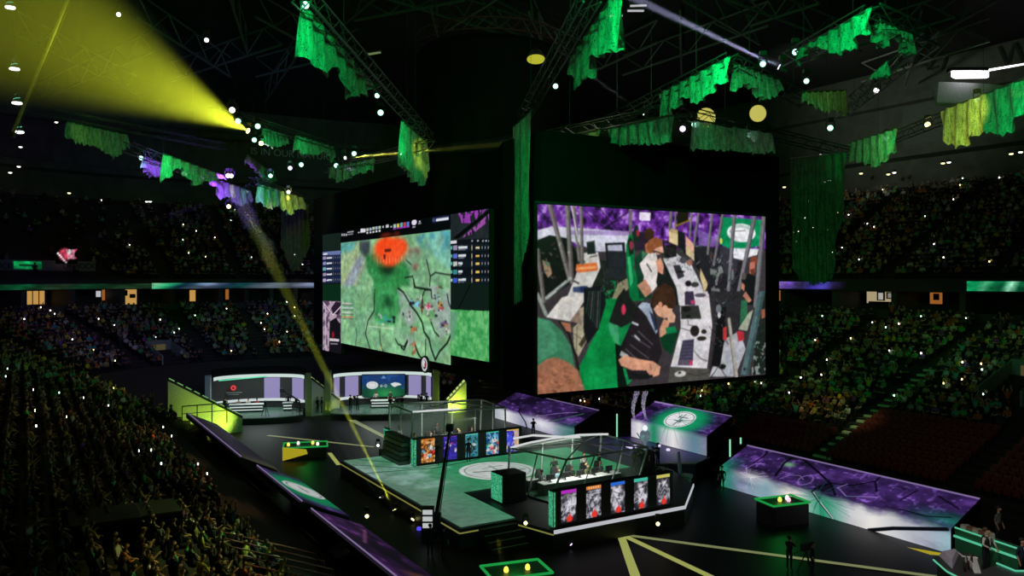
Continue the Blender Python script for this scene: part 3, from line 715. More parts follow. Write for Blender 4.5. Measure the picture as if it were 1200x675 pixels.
# dark left area behind the posts
pl(c5, [(30, 290), (110, 258), (240, 280), (300, 400), (270, 560), (100, 675), (30, 675)], '141815'); pl(c5, [(60, 420), (110, 440), (125, 510), (100, 540), (75, 500)], 'a08468'); pl(c5, [(65, 425), (110, 445), (100, 470)], '4a7a58')
# floor
pl(c7, [(440, -60), (640, -60), (640, 200), (600, 640), (330, 640), (300, 480), (420, 250)], '0a7b3a'); pl(c7, [(330, 500), (560, 470), (570, 620), (340, 630)], '0d8a44')
P.blend(P.mask([c7(380, 200), c7(560, 200), c7(560, 630), c7(320, 630)])*(nz2 > .5), '0f9a4a', .35)
pl(c5, [(440, 420), (640, 460), (640, 675), (340, 675)], '1c241e'); P.blend(P.mask([c5(440, 560), c5(620, 560), c5(640, 675), c5(420, 675)])*(nz > .55), '0d8a44', .8)
# left desk
pl(c5, [(335, 375), (428, 370), (445, 470), (345, 690), (215, 690), (275, 540)], 'cfcdc8'); pl(c7, [(85, 150), (190, 20), (330, -20), (360, 10), (300, 100), (255, 180)], 'd2cec8')
pl(c7, [(300, 95), (335, 80), (330, 260), (310, 240)], 'a89a88'); pl(c7, [(245, 175), (300, 100), (325, 215), (290, 190)], '8a7868'); pl(c7, [(262, 220), (300, 185), (370, 270), (300, 410), (270, 360)], 'a49c84'); pl(c7, [(345, 255), (370, 270), (320, 350), (300, 330)], '3c3628')
ln(c7, [(275, 260), (330, 300)], 5, '54503f'); ln(c7, [(290, 210), (285, 370)], 5, '54503f')
pl(c5, [(285, 450), (420, 438), (428, 490), (300, 505), (280, 490)], 'e0743a'); pl(c5, [(290, 470), (415, 460), (420, 475), (290, 488)], 'ffb070'); pl(c5, [(310, 425), (345, 425), (340, 445), (310, 448)], '4a8a50')
pl(c5, [(352, 305), (405, 295), (412, 380), (358, 385)], '1c2422'); ln(c5, [(352, 305), (405, 295), (412, 380)], 6, '5a6460'); ln(c5, [(375, 402), (420, 392)], 6, '2a2a2a')
pl(c5, [(262, 600), (350, 590), (368, 600), (345, 640), (262, 632)], '3c4a6a'); pl(c5, [(310, 598), (360, 598), (345, 632), (310, 628)], '22305a'); ln(c5, [(270, 560), (300, 575)], 10, '2c2c2c')
pl(c7, [(335, -40), (460, -60), (480, 60), (430, 230), (360, 330), (335, 250)], '15181a')
for i in range(7): ln(c7, [(370+12*i, -20), (350+14*i, 120+20*i)], 5, ('2c6a44', '3c3c3c', '8a8a88')[i % 3], .8)
# posts left
for a, b, w_ in (((110, 60), (240, 540), 34), ((225, 65), (255, 560), 36), ((268, 70), (305, 420), 26), ((315, 70), (325, 440), 26), ((30, 360), (70, 690), 30)): ln(c5, [a, b], w_, '7c7672'); ln(c5, [(a[0]+w_*.25, a[1]), (b[0]+w_*.25, b[1])], w_*.3, '4e4a48')
ln(c5, [(250, 60), (300, 300)], 7, 'e8e4f0'); ln(c5, [(90, 670), (245, 545)], 26, '9aa09c'); ln(c5, [(90, 676), (245, 560)], 8, '3a4040'); ln(c7, [(30, 0), (85, 130)], 26, '8c968c'); ln(c7, [(85, 30), (150, -20)], 12, 'b4bcb4')
ln(c5, [(641, 75), (641, 250)], 28, '6e6a70')
# mesh chair
pl(c5, [(474, 310), (602, 305), (608, 470), (490, 470)], '20242a'); pl(c5, [(490, 325), (585, 320), (590, 362), (494, 362)], 'b4b4c8'); pl(c5, [(475, 480), (615, 475), (640, 530), (560, 550), (490, 530)], '23262a')
ln(c5, [(480, 318), (600, 312)], 9, '17181c'); ln(c5, [(478, 312), (492, 480)], 9, '17181c'); ln(c5, [(600, 312), (610, 470)], 9, '17181c'); ln(c5, [(450, 430), (475, 540)], 10, '2a2c2c'); ln(c5, [(550, 540), (545, 640)], 10, '222'*2)
pl(c5, [(560, 575), (620, 540), (640, 600), (560, 675), (520, 675)], '8a8468')
# green gaming chairs
pl(c5, [(655, 245), (672, 195), (690, 190), (705, 300), (665, 300)], '1c2a22'); el(c5, (690, 245), (10, 22), 'a02a3a')
pl(c5, [(612, 330), (630, 258), (655, 255), (668, 330), (665, 470), (730, 690), (640, 690), (615, 500)], '0b6e3a'); pl(c5, [(622, 300), (640, 270), (662, 300), (662, 380), (635, 390)], '14231b'); el(c5, (648, 325), (13, 28), '98304a')
pl(c5, [(670, 420), (720, 350), (735, 470), (720, 560), (788, 675), (700, 675)], '123a26'); pl(c5, [(620, 400), (640, 400), (660, 560), (640, 600)], '38b070')
ln(c5, [(700, 440), (740, 560)], 12, '2e3a30')
# seated players behind
pl(c5, [(730, 230), (770, 208), (800, 235), (790, 280), (740, 290)], '3a241a'); pl(c5, [(735, 320), (775, 290), (800, 330), (780, 400), (745, 380)], 'b06a4a')
pl(c5, [(715, 360), (760, 380), (790, 420), (770, 500), (720, 440)], '3c6a50')
pl(c6, [(-60, 420), (0, 350), (50, 345), (66, 430), (60, 560), (20, 610), (-40, 600), (-30, 500)], 'ddd6d2'); pl(c6, [(-75, 560), (-20, 520), (25, 600), (-20, 640)], 'c08a70'); pl(c6, [(0, 265), (45, 240), (90, 262), (95, 305), (55, 320), (10, 355), (-15, 320)], '8a5030')
pl(c6, [(48, 315), (92, 302), (100, 345), (60, 360), (35, 330)], 'd9a48c'); ln(c6, [(40, 335), (95, 352)], 8, '2a1c18'); pl(c6, [(48, 400), (80, 378), (102, 430), (92, 500), (60, 470)], 'd09478'); ln(c6, [(-10, 420), (20, 470)], 10, '2c3c34')
pl(c6, [(62, 470), (110, 500), (140, 560), (70, 600), (50, 540)], '1a1d1c'); pl(c6, [(90, 380), (130, 440), (190, 560), (210, 690), (150, 690), (60, 560), (110, 480)], '191c1c')
# desk on the right with its things
pl(c6, [(95, 385), (180, 348), (280, 420), (350, 560), (395, 690), (200, 690), (185, 580)], 'd2cfd4'); pl(c8, [(205, -20), (395, -20), (420, 200), (385, 490), (145, 475), (212, 220)], 'd6d2d6')
pl(c6, [(100, 300), (180, 285), (185, 370), (110, 385)], '221f22'); P.blend(P.mask([c6(90, 260), c6(260, 280), c6(260, 380), c6(100, 380)])*(nz > .52), '141214', .8)
for cf, q, cl in ((c6, [(160, 428), (205, 425), (238, 500), (195, 520)], '34303a'), (c6, [(238, 605), (292, 600), (308, 690), (240, 690)], '3a2e44'), (c8, [(245, -20), (295, -20), (308, 62), (245, 65)], '3a2e44'), (c8, [(225, 302), (300, 295), (290, 468), (192, 465)], '3e3a50'), (c8, [(212, 75), (330, 72), (348, 160), (215, 162)], '30322f')): pl(cf, q, cl)
for i in range(6): ln(c8, [(222-4*i, 325+22*i), (290-2*i, 322+22*i)], 4, '6a6478', .8)
pl(c8, [(275, 430), (292, 432), (290, 466), (262, 464)], 'b04060'); pl(c8, [(275, 40), (305, 36), (308, 62), (280, 64)], 'b04060'); pl(c8, [(205, 430), (270, 425), (262, 462), (196, 462)], '5a5060')
el(c8, (250, 95), (30, 22), '1a1c1a'); el(c8, (262, 145), (16, 10), '1a1c1a');
el(c8, (305, 240), (32, 38), '26221f'); el(c8, (350, 290), (34, 16), '2a2722'); el(c8, (365, 245), (20, 16), '2a2722'); ln(c8, [(215, 222), (275, 240)], 5, '3a3634'); ln(c8, [(300, 370), (340, 420), (385, 438)], 5, '3a3634'); ln(c8, [(260, 170), (262, 200), (320, 212)], 5, '3a3634')
el(c6, (228, 395), (26, 22), '4a4a50'); el(c6, (262, 548), (22, 20), '1c1a1c'); el(c6, (305, 555), (28, 18), '3a3638'); el(c6, (270, 410), (20, 22), 'a06a60'); el(c6, (340, 625), (40, 14), '54505a'); el(c6, (210, 470), (30, 8), '1c1a1c')
pl(c8, [(140, 478), (405, 488), (400, 560), (130, 580)], '4c4b45'); el(c8, (210, 522), (40, 20), 'cfc8c2'); el(c8, (205, 515), (12, 8), '403c3a'); ln(c8, [(245, 520), (330, 535), (430, 500)], 5, '2a2826')
# monitors
pl(c6, [(132, 182), (192, 195), (194, 300), (136, 275)], 'd6bf92'); pl(c6, [(132, 182), (192, 195), (192, 225), (133, 205)], 'b8a070'); pl(c6, [(244, 232), (300, 290), (302, 400), (246, 350)], 'dca890'); pl(c6, [(244, 290), (300, 340), (302, 400), (246, 352)], 'c9b48a')
pl(c6, [(345, 345), (394, 410), (388, 560), (368, 610), (338, 500)], 'cdb88c'); pl(c6, [(345, 345), (394, 410), (392, 460), (344, 400)], 'b88078')
for q in ([(194, 200), (240, 215), (240, 330), (194, 310)], [(302, 300), (345, 330), (340, 470), (302, 430)], [(394, 400), (430, 430), (420, 640), (390, 610)]): pl(c6, q, '1b1a1e')
pl(c6, [(300, 290), (420, 310), (560, 350), (640, 440), (620, 690), (420, 690), (395, 560), (330, 420)], '232228'); pl(c6, [(470, 300), (520, 310), (590, 400), (560, 560), (500, 470), (470, 380)], '34333c')
P.blend(P.mask([c6(400, 360), c6(560, 420), c6(560, 690), c6(420, 690)])*(nz > .58), '8a8e8c', .8)
pl(c6, [(330, 190), (450, 250), (450, 305), (330, 300)], '8a70b8', .7)
# green emblem panel through the posts
pl(c6, [(470, 110), (745, 130), (735, 300), (560, 330), (470, 290)], '0d8c56'); P.blend(P.mask([c6(470, 110), c6(745, 130), c6(735, 300), c6(470, 290)])*(nz2 > .55), '26b878', .5)
el(c6, (612, 215), (108, 66), 'f2f2f6'); el(c6, (606, 205), (84, 48), '88a89c', .5); el(c6, (612, 215), (66, 36), 'f4f4f8'); ln(c6, [(540, 205), (640, 200)], 8, '8a8a90'); pl(c6, [(555, 315), (725, 320), (715, 360), (660, 375), (640, 400), (560, 380)], 'e6e8f0'); el(c6, (478, 268), (10, 20), 'e0e060')
# rear posts
for a, b, w_ in (((150, 65), (140, 185), 26), ((178, 68), (176, 190), 16), ((283, 70), (272, 240), 20), ((330, 75), (300, 290), 22), ((420, 80), (390, 350), 24), ((490, 85), (430, 420), 26), ((565, 90), (520, 680), 34), ((700, 95), (590, 620), 40), ((760, 95), (705, 690), 46)): ln(c6, [a, b], w_, '77757a'); ln(c6, [(a[0]+w_*.28, a[1]), (b[0]+w_*.28, b[1])], w_*.3, '4a484e')
ln(c6, [(185, 165), (265, 130)], 18, '8a7420'); pl(c6, [(190, 75), (265, 75), (262, 130), (190, 160)], '1c1810')
# bearded man right
pl(c6, [(668, 385), (690, 362), (715, 375), (716, 420), (672, 440)], '7a4030'); pl(c6, [(666, 410), (700, 405), (702, 470), (685, 500), (664, 480)], 'c07060'); pl(c6, [(668, 455), (700, 450), (696, 500), (680, 505)], '6a3428')
pl(c6, [(612, 520), (660, 480), (705, 500), (690, 690), (610, 690)], '16181a'); pl(c6, [(615, 540), (635, 560), (630, 600), (610, 580)], 'b87860'); pl(c6, [(622, 600), (668, 650), (655, 672), (615, 620)], 'b87860'); el(c6, (628, 500), (18, 26), '55504e')
# lower right machinery and post
pl(c8, [(405, -20), (640, -20), (600, 200), (580, 545), (400, 500), (440, 250)], '2c2a2e'); pl(c8, [(490, 300), (600, 240), (640, 360), (570, 540), (400, 540), (440, 430)], 'aeb0b8'); pl(c8, [(455, 100), (510, 80), (500, 300), (470, 480), (415, 470), (440, 300)], '141316')
el(c8, (462, 95), (20, 32), '6a6e74'); el(c8, (465, 135), (12, 20), 'c8c8d0'); pl(c8, [(490, 220), (515, 210), (515, 300), (490, 300)], 'c03a3a'); ln(c8, [(530, 165), (580, 540)], 30, 'aaa49a'); ln(c8, [(520, 165), (568, 540)], 8, '6c6862'); pl(c8, [(580, 240), (625, 245), (630, 300), (590, 310)], 'b83038')
pl(c8, [(610, 40), (650, 30), (650, 160), (600, 220)], '2c6a48'); pl(c8, [(660, 120), (690, 100), (650, 240), (590, 230)], 'a8b098'); el(c8, (485, 475), (28, 18), '121212'); ln(c8, [(460, 470), (430, 520), (410, 540)], 6, '2a2826'); ln(c8, [(470, 480), (510, 540)], 6, '2a2826')
pl(c8, [(720, -20), (780, -20), (770, 520), (690, 530)], '1c2420'); P.blend(P.mask([c8(690, 200), c8(775, 200), c8(770, 520), c8(680, 530)])*(nz > .55), 'a8b4b0', .7); pl(c8, [(740, 100), (765, 95), (768, 150), (745, 160)], 'a05a40'); pl(c8, [(620, 10), (640, -20), (680, 40), (660, 55)], 'c08068')
pl(c8, [(725, -20), (768, -20), (658, 530), (606, 530)], '4f686c'); pl(c8, [(752, -20), (768, -20), (658, 530), (640, 530)], '3a5054'); el(c8, (632, 492), (9, 9), '1a2022')
rs = random.Random(21)
for cf, x0, x1, y0, y1, k in ((c6, 400, 600, 330, 680, 60), (c5, 40, 230, 320, 540, 26), (c5, 440, 600, 560, 670, 22), (c8, 400, 520, 60, 500, 34), (c6, 100, 330, 290, 470, 26), (c8, 690, 760, 0, 500, 24)):
    for i in range(k):
        x, y = rs.uniform(x0, x1), rs.uniform(y0, y1); ln(cf, [(x, y), (x+rs.uniform(-22, 22), y+rs.uniform(-26, 26))], rs.uniform(3, 8), rs.choice(('0c0b0e', '121214', '5a5a60', '8c8c92', '3c3a44', 'b8b8c0', '2c6a48', '6a3030')), .75)
# front player
pl(c7, [(555, 20), (600, -40), (640, 20), (690, 90), (700, 200), (650, 250), (560, 210), (500, 180)], '1b1f1d'); el(c7, (596, 100), (14, 34), 'c03450'); pl(c7, [(495, 185), (560, 205), (570, 330), (545, 330), (505, 250)], '3a9464'); pl(c7, [(560, 230), (650, 180), (640, 420), (590, 380)], '0f7a40'); pl(c7, [(540, 320), (580, 340), (640, 560), (620, 640), (560, 640)], '0b1610'); pl(c7, [(590, 480), (640, 500), (655, 560), (620, 600)], '13884a')
pl(c7, [(690, 60), (720, 45), (788, 70), (800, 240), (760, 250), (640, 290), (590, 380), (565, 370), (600, 290), (640, 200)], '1c191c'); pl(c8, [(-10, 60), (40, 110), (70, 290), (90, 380), (60, 460), (0, 560), (-130, 560), (-170, 400), (-120, 200), (-70, 100)], '221d22')
pl(c7, [(690, 80), (720, 50), (770, 60), (788, 200), (760, 160), (720, 110)], 'a8b4c4'); pl(c8, [(-15, 50), (20, 90), (60, 240), (50, 262), (0, 170), (-30, 100)], '9aa6b8'); pl(c8, [(5, 110), (30, 130), (60, 230), (45, 240)], '2a3048')
for a, b in (((650, 270), (770, 350)), ((640, 330), (760, 420)), ((690, 240), (788, 330)), ((610, 360), (700, 440))): ln(c7, [a, b], 8, '5c545a', .9)
ln(c7, [(655, 185), (690, 200)], 14, 'c8ccd4'); ln(c7, [(670, 270), (700, 300)], 12, 'b8bcc8')
pl(c7, [(580, 370), (630, 400), (620, 430), (570, 400)], 'a8a8ac'); pl(c7, [(562, 430), (600, 400), (700, 425), (790, 440), (790, 500), (650, 498), (580, 470)], 'd69a7c'); pl(c8, [(-20, 440), (30, 440), (80, 475), (70, 530), (20, 545), (-10, 510)], 'd89a7e'); ln(c8, [(10, 455), (20, 500)], 5, '8a5040')
pl(c7, [(640, 520), (788, 530), (788, 545), (700, 560)], '14181a')
pl(c8, [(50, 40), (110, 60), (160, 90), (150, 130), (110, 160), (60, 140), (35, 100)], 'd8a084'); pl(c8, [(20, 30), (40, -20), (100, -40), (160, -20), (185, 30), (165, 95), (130, 90), (110, 60), (90, 85), (60, 60), (40, 90), (15, 70)], '37221a'); pl(c6, [(28, 660), (60, 570), (110, 545), (165, 580), (185, 690), (30, 690)], '3a241a')
for i in range(12): ln(c6, [(40+12*i, 690-3*i), (60+10*i, 575+5*(i % 3))], 4, '5a3a2a', .6)
el(c8, (78, 68), (14, 20), 'c88a70'); pl(c8, [(120, 130), (150, 105), (178, 140), (172, 185), (130, 185)], 'e0ac90'); pl(c8, [(100, 160), (140, 180), (110, 280), (75, 280), (72, 230)], 'd09478'); pl(c8, [(75, 285), (130, 250), (200, 240), (150, 400), (95, 350)], '0c3a22'); pl(c8, [(110, 220), (175, 210), (190, 250), (120, 260)], '12804a')
# nearest heads lower left
pl(c7, [(30, 150), (110, 170), (190, 240), (250, 340), (270, 450), (280, 500), (30, 500)], '3a7a5a'); pl(c7, [(30, 160), (100, 180), (150, 260), (160, 380), (30, 440)], '4c946e', .6); ln(c7, [(175, 180), (235, 260), (280, 400), (300, 490)], 16, '1a1614'); pl(c7, [(180, 180), (245, 190), (255, 250), (220, 240)], 'a06a50')
pl(c7, [(30, 470), (90, 425), (150, 412), (230, 445), (295, 500), (345, 640), (345, 690), (30, 690)], 'a06a50')
rs = random.Random(3)
for i in range(60):
    x, y = rs.uniform(35, 320), rs.uniform(430, 670); d = rs.uniform(15, 45)
    if y < 440 and (x < 90 or x > 230) or x > 150+.85*(y-400): continue
    ln(c7, [(x, y), (x+d*.6, y+d*.5), (x+d, y+d*.2)], 5, rs.choice(('74422e', 'c48a68', '5e3424', 'b87a5a')), .8)
P.grain(30, 20, .14, 8, .15); P.grain(90, 60, .16, 18, .15); P.blur(1); P.grain(200, 120, .06, 28, .1)
vs = thing('video_screen', 'large hanging screen showing esports players at a long desk', 'screen', (0, 0, 0))
part('display', P.mesh('display', rectfn(p0, p1, ZT, ZB), .92), None, vs)
def slab(q0, q1, zt, zb, back, thick=.5, off=.04):
    """cabinet behind a flat display; back = unit vector pointing away from the viewer"""
    mb = MB(); b0 = back*off; b1 = back*(off+thick)
    mb.loft([[(q.x+b.x, q.y+b.y, z) for q, b, z in ((q0, bb, zb), (q1, bb, zb), (q1, bb, zt), (q0, bb, zt))] for bb in (b0, b1)]); return mb
BB = Vector((-SA, CA, 0)); AA = Vector((CA, SA, 0))
part('cabinet', slab(p0, p1, ZT, ZB, BB, .3), BLACKP, vs)
part('hanging_bar', MB().tube(p0+Vector((0, 0, ZT-p0.z+.1))+BB*.2, p1+Vector((0, 0, ZT-p1.z+.1))+BB*.2, .08), METAL, vs)

# ---- game screen (left)
LA = 23.35
q0 = onA(399.5, 300, LA); q1 = onA(528, 300, LA); ZT2 = 19.12; ZB2 = 9.52
G = P = Pic(320, 200, '7fb888'); P.map = homog(quadpx(q0, q1, ZT2, ZB2))
d1 = lambda x, y: (370+x/6.75, 235+y/6.75); d2 = lambda x, y: (470+x/6.75, 235+y/6.75); d3 = lambda x, y: (370+x/6.43, 330+y/6.43); d4 = lambda x, y: (470+x/6.136, 330+y/6.136)
def ln(cf, pts, w, col, al=1): P.line([cf(*q) for q in pts], w/160/6.4, col, al)
def el(cf, c_, r, col, al=1, soft=0): P.ell(cf(*c_), r[0]/6.4/128.5, r[1]/6.4/150, col, al, soft)
n1 = fbm(320, 200, 14, 10, 5, 31); n2 = fbm(320, 200, 6, 5, 4, 32); n3 = fbm(320, 200, 40, 30, 3, 33)
for ch, (lo, hi) in enumerate(((.28, .62), (.50, .82), (.36, .62))): P.a[..., ch] = lo+(hi-lo)*(.25+.5*n1+.25*n2)
pl(d1, [(195, 335), (430, 310), (420, 450), (330, 675), (195, 675)], 'aab68c', .75); pl(d1, [(195, 340), (330, 325), (290, 400), (195, 420)], '4aa0a0', .8)
pl(d1, [(345, 325), (430, 315), (425, 420), (390, 450), (345, 400)], '3c464c'); pl(d1, [(340, 430), (390, 460), (300, 675), (215, 675)], '9aa4ac'); ln(d1, [(375, 400), (235, 660)], 9, '4a5058'); ln(d1, [(400, 470), (330, 660)], 9, '4a5058'); ln(d1, [(350, 500), (260, 690)], 7, 'c8ced4')
pl(d1, [(390, 440), (470, 420), (700, 480), (742, 560), (740, 675), (480, 675), (410, 560)], '1f7a3a', .8); pl(d3, [(440, 0), (640, 0), (640, 180), (600, 330), (450, 300), (430, 120)], '2f8f4a', .8)
el(d3, (545, 150), (60, 70), '123f22', .8, .8); el(d1, (560, 540), (110, 70), '10301a', .9, .8)
pl(d2, [(180, 250), (388, 235), (388, 560), (300, 480), (200, 360)], '7fc8c0', .6); P.blend(P.mask([d2(100, 260), d2(388, 235), d2(388, 420), d2(250, 420), d2(140, 350)])*(n3 > .55), '2a6a8a', .8); pl(d2, [(290, 245), (388, 236), (388, 330)], '3a9ac0', .6)
P.blend(P.mask([d2(60, 380), d2(160, 370), d2(140, 560), d2(60, 540)])*(n3 > .52), '7a3038', .8)
P.grain(20, 16, .16, 36, .2); P.blur(14); P.grain(46, 34, .20, 38, .3)
# grey rocks and river cracks
for cf, q in ((d3, [(610, 60), (690, 90), (740, 200), (720, 330), (640, 260), (625, 130)]), (d4, [(0, 60), (60, 120), (110, 260), (60, 330), (10, 300), (-20, 150)]), (d4, [(200, 20), (357, 60), (357, 330), (300, 420), (230, 300), (190, 150)]), (d4, [(0, 350), (60, 330), (90, 430), (40, 480)])): P.blend(P.mask([cf(*k) for k in q])*np.clip((n1-.25)*3, 0, 1), '9aaaa4', .85)
CR = '10160f'
for cf, w_, q in ((d3, 11, [(445, 60), (440, 220), (395, 290), (375, 390), (410, 505)]), (d3, 9, [(482, 370), (485, 450), (510, 540)]), (d3, 6, [(305, 350), (310, 400), (300, 480)]), (d3, 11, [(600, 430), (620, 470), (665, 490), (690, 440)]), (d3, 14, [(620, 50), (660, 80), (700, 150)]),
                 (d4, 15, [(90, -10), (95, 40), (150, 50), (215, 60)]), (d4, 16, [(75, 130), (60, 160), (110, 220), (150, 290), (165, 360), (200, 410), (215, 480), (245, 560)]), (d4, 15, [(245, 560), (275, 500), (330, 440), (357, 380)]), (d4, 10, [(150, 110), (170, 60), (215, 60), (220, 120)]), (d4, 14, [(0, 470), (20, 490), (45, 430)]), (d4, 16, [(100, 450), (120, 510), (150, 560)]), (d4, 10, [(330, 90), (340, 150), (357, 190)]), (d4, 12, [(215, 290), (240, 360), (270, 390)]),
                 (d2, 10, [(200, 470), (230, 600), (225, 675)]), (d2, 9, [(230, 600), (270, 570), (388, 590)]), (d2, 9, [(30, 610), (90, 600), (110, 675)]), (d2, 8, [(40, 470), (80, 510)])): ln(cf, q, w_, CR)
# little fighting figures: colour flecks only
for cf, c_, r, col in ((d4, (110, 160), (45, 42), '7ac8e8'), (d4, (150, 150), (10, 70), '2a1c20'), (d4, (150, 200), (8, 20), 'c0402a'), (d4, (203, 195), (32, 38), 'e8e4ea'), (d4, (195, 175), (30, 20), 'c03a5a'), (d4, (280, 165), (26, 32), 'd8903a'), (d4, (285, 195), (20, 20), 'b03048'), (d4, (310, 300), (25, 28), '5a3a6a'), (d4, (335, 355), (15, 22), 'f4f0e8'), (d4, (320, 315), (12, 12), 'e8c850'), (d4, (95, 345), (25, 22), 'd8502a'), (d4, (88, 450), (14, 26), 'd0603a'), (d4, (90, 505), (14, 24), 'b85030'), (d4, (95, 480), (9, 9), 'f0a070'),
                        (d4, (225, 240), (30, 40), '5fa86a'), (d4, (255, 100), (24, 24), '8ab0a8'), (d4, (275, 40), (22, 10), '8a3028'), (d4, (40, 250), (26, 40), 'b8c4c0'), (d3, (540, 290), (60, 30), '3a9a98'), (d3, (490, 265), (18, 26), 'a8b4c0'), (d3, (492, 505), (6, 18), 'f0c070'), (d3, (600, 540), (6, 12), 'f0d090')):
    el(cf, c_, (r[0]*.8, r[1]*.8), col, .75, .7); rq = random.Random(int(c_[0]*7+c_[1]))
    for k in range(9): el(cf, (c_[0]+rq.uniform(-1, 1)*r[0], c_[1]+rq.uniform(-1, 1)*r[1]), (r[0]*rq.uniform(.15, .45), r[1]*rq.uniform(.15, .4)), rq.choice((col, col, '1c1a20', 'e8e4e0', '7a6a5a')), .85, .3)
ln(d3, [(400, 335), (585, 356)], 6, 'd8ecc8')
for i, cl in enumerate(('e8c8d8', 'd8d8e8', 'e8d8e0', 'd86a4a')): ln(d3, [(200, 162+34*i), (270+10*(i % 2), 166+34*i)], 11, cl, .85); ln(d3, [(200, 175+34*i), (285, 178+34*i)], 5, '3a2830', .8)
pl(d3, [(150, 145), (205, 150), (205, 470), (190, 545), (150, 545)], '1c1420', 0)
# the red smoke burst
el(d1, (580, 400), (170, 150), 'ff5a24', .75, .55); el(d1, (560, 370), (110, 90), 'ff4a1c', 1, .45); el(d2, (-20, 370), (80, 80), 'ff4e20', .9, .5); el(d1, (590, 440), (90, 90), 'ff5626', .95, .4)
for x in range(9): ln(d1, [(490+24*x, 500-6*(x % 3)), (487+24*x, 455)], 7, 'ffb08a', .7)
pl(d1, [(545, 385), (595, 382), (598, 405), (545, 410)], '5a1c14', .9); pl(d1, [(535, 430), (555, 428), (553, 465), (535, 468)], '5a1c14', .9)
P.blur(1); P.mul(.86+.28*n3); P.grain(70, 50, .08, 37)
# black top bar with scores and portraits
zb = [(399, 268), (528, 246), (528.2, 269.5), (399, 285)]
P.poly(zb, '040408'); el(d1, (555, 275), (70, 30), 'a02812', .55, .8); el(d1, (640, 265), (40, 30), 'a02812', .45, .8)
def bar(cf, x, y, w_, h, col): pl(cf, [(x, y), (x+w_, y-.14*w_), (x+w_, y-.14*w_+h), (x, y+h)], col)
for i in range(3): bar(d1, 205+16*i, 265, 9, 18, 'c8c8d0')
bar(d1, 250, 250, 50, 9, 'b8b8c0'); bar(d1, 250, 268, 46, 9, '9090a0'); bar(d1, 335, 250, 14, 10, 'd0d0d8'); bar(d1, 355, 228, 40, 30, 'e0e0ea')
rs = random.Random(5)
for i in range(5): bar(d1, 400+24*i, 222-4*i, 18, 22, rs.choice(('c8a0a0', 'a8b8c8', 'b8c8b0'))); bar(d1, 402+24*i, 252-4*i, 14, 14, 'd8d8e0')
bar(d1, 528, 205, 10, 14, 'e8e8f0'); bar(d1, 555, 195, 22, 22, 'd0d0d8'); bar(d1, 590, 205, 14, 10, 'c0c0c8')
for i, cl in enumerate(('a8c8b8', 'e0c850', '58b0b0', 'c04050', '5080d8')): bar(d1, 615+26*i, 190-4*i, 20, 30, cl); bar(d1, 612+26*i, 222-4*i, 24, 10, 'a03ac0')
el(d2, (103, 175), (17, 20), 'e8dcf0'); bar(d2, 90, 210, 22, 8, 'c0c0c8'); bar(d2, 140, 165, 12, 10, 'd0d0d8'); bar(d2, 135, 182, 24, 8, 'a0a0a8'); pl(d2, [(245, 135), (375, 112), (385, 160), (250, 182)], '141a3a'); bar(d2, 275, 148, 98, 20, 'e4e4f0'); bar(d2, 248, 145, 18, 26, '3a4a8a')
gs = thing('video_screen', 'large hanging screen showing a green game map with a red burst', 'screen', (0, 0, 0))
part('display', P.mesh('display', rectfn(q0, q1, ZT2, ZB2), .92), None, gs); part('cabinet', slab(q0, q1, ZT2, ZB2, AA, .3), BLACKP, gs)
# right hand stats column: dark picture on top, rows of players, green panel below
r0 = q1; r1 = onA(573, 300, LA); zt_, zb_ = ZT2, 10.15
P = Pic(110, 200, '101418'); P.map = homog(quadpx(r0, r1, zt_, zb_)); nn = fbm(110, 200, 16, 20, 4, 41)
pl(d2, [(388, 100), (700, 60), (700, 310), (388, 330)], '20262a'); P.blend(P.mask([d2(450, 95), d2(680, 62), d2(640, 110), d2(560, 180), d2(480, 180)])*(nn > .5), '9a3ab0', .9); pl(d2, [(410, 300), (695, 70), (698, 100), (450, 305)], '050608'); P.blend(P.mask([d2(480, 295), d2(698, 105), d2(698, 160), d2(560, 270)])*(nn > .48), 'b050b8', .8); P.mul(.7+.6*nn)
pl(d2, [(388, 315), (698, 300), (698, 690), (388, 690)], '0c1018'); pl(d2, [(390, 322), (440, 318), (440, 340), (390, 344)], 'd8d8e0')
for x in (555, 600, 640, 665, 688): pl(d2, [(x, 316), (x+14, 314), (x+14, 326), (x, 328)], 'a8b0b8')
rs = random.Random(9)
for i, y in enumerate((375, 440, 500, 565, 630)):
    pl(d2, [(388, y-28), (698, y-34), (698, y+24), (388, y+28)], ('101822', '0b1119')[i % 2]); pl(d2, [(393, y-12), (408, y-12), (408, y+12), (393, y+12)], '58b0a0' if i != 4 else 'b0d0d8')
    pl(d2, [(415, y-16), (446, y-18), (446, y+18), (415, y+20)], ('9a8ab0', '5a6ad0', 'c8c8c0', '3a8a90', '3a5ad0')[i]); w_ = (70, 60, 32, 32, 60)[i]; pl(d2, [(454, y-12), (454+w_, y-13), (454+w_, y+6), (454, y+7)], 'd8e0e8'); pl(d2, [(454, y+12), (454+w_*.8, y+11), (454+w_*.8, y+18), (454, y+19)], '7a8490')
    el(d2, (560, y), (9, 18), 'c8b898'); pl(d2, [(590, y-8), (618, y-9), (618, y+8), (590, y+9)], 'f0c060' if i else 'f0d8a0')
    for x in (640, 664, 688): el(d2, (x, y-2), (5, 8), 'd8d8e0')
pl(d4, [(357, 10), (640, 15), (640, 215), (357, 200)], '0f1c18'); ln(d4, [(500, 20), (410, 200)], 12, '050a08')
pl(d4, [(357, 200), (640, 212), (640, 580), (357, 580)], '4aa85c'); gm = P.mask([d4(357, 200), d4(640, 212), d4(640, 580), d4(357, 580)]); g2 = fbm(110, 200, 14, 30, 4, 43)
P.blend(gm*np.clip((g2-.45)*4, 0, 1), '7cc880', .8); P.blend(gm*np.clip((.42-g2)*5, 0, 1), '2a8a48', .8); pl(d4, [(357, 215), (410, 220), (380, 420), (357, 430)], '6a9a80', .8)
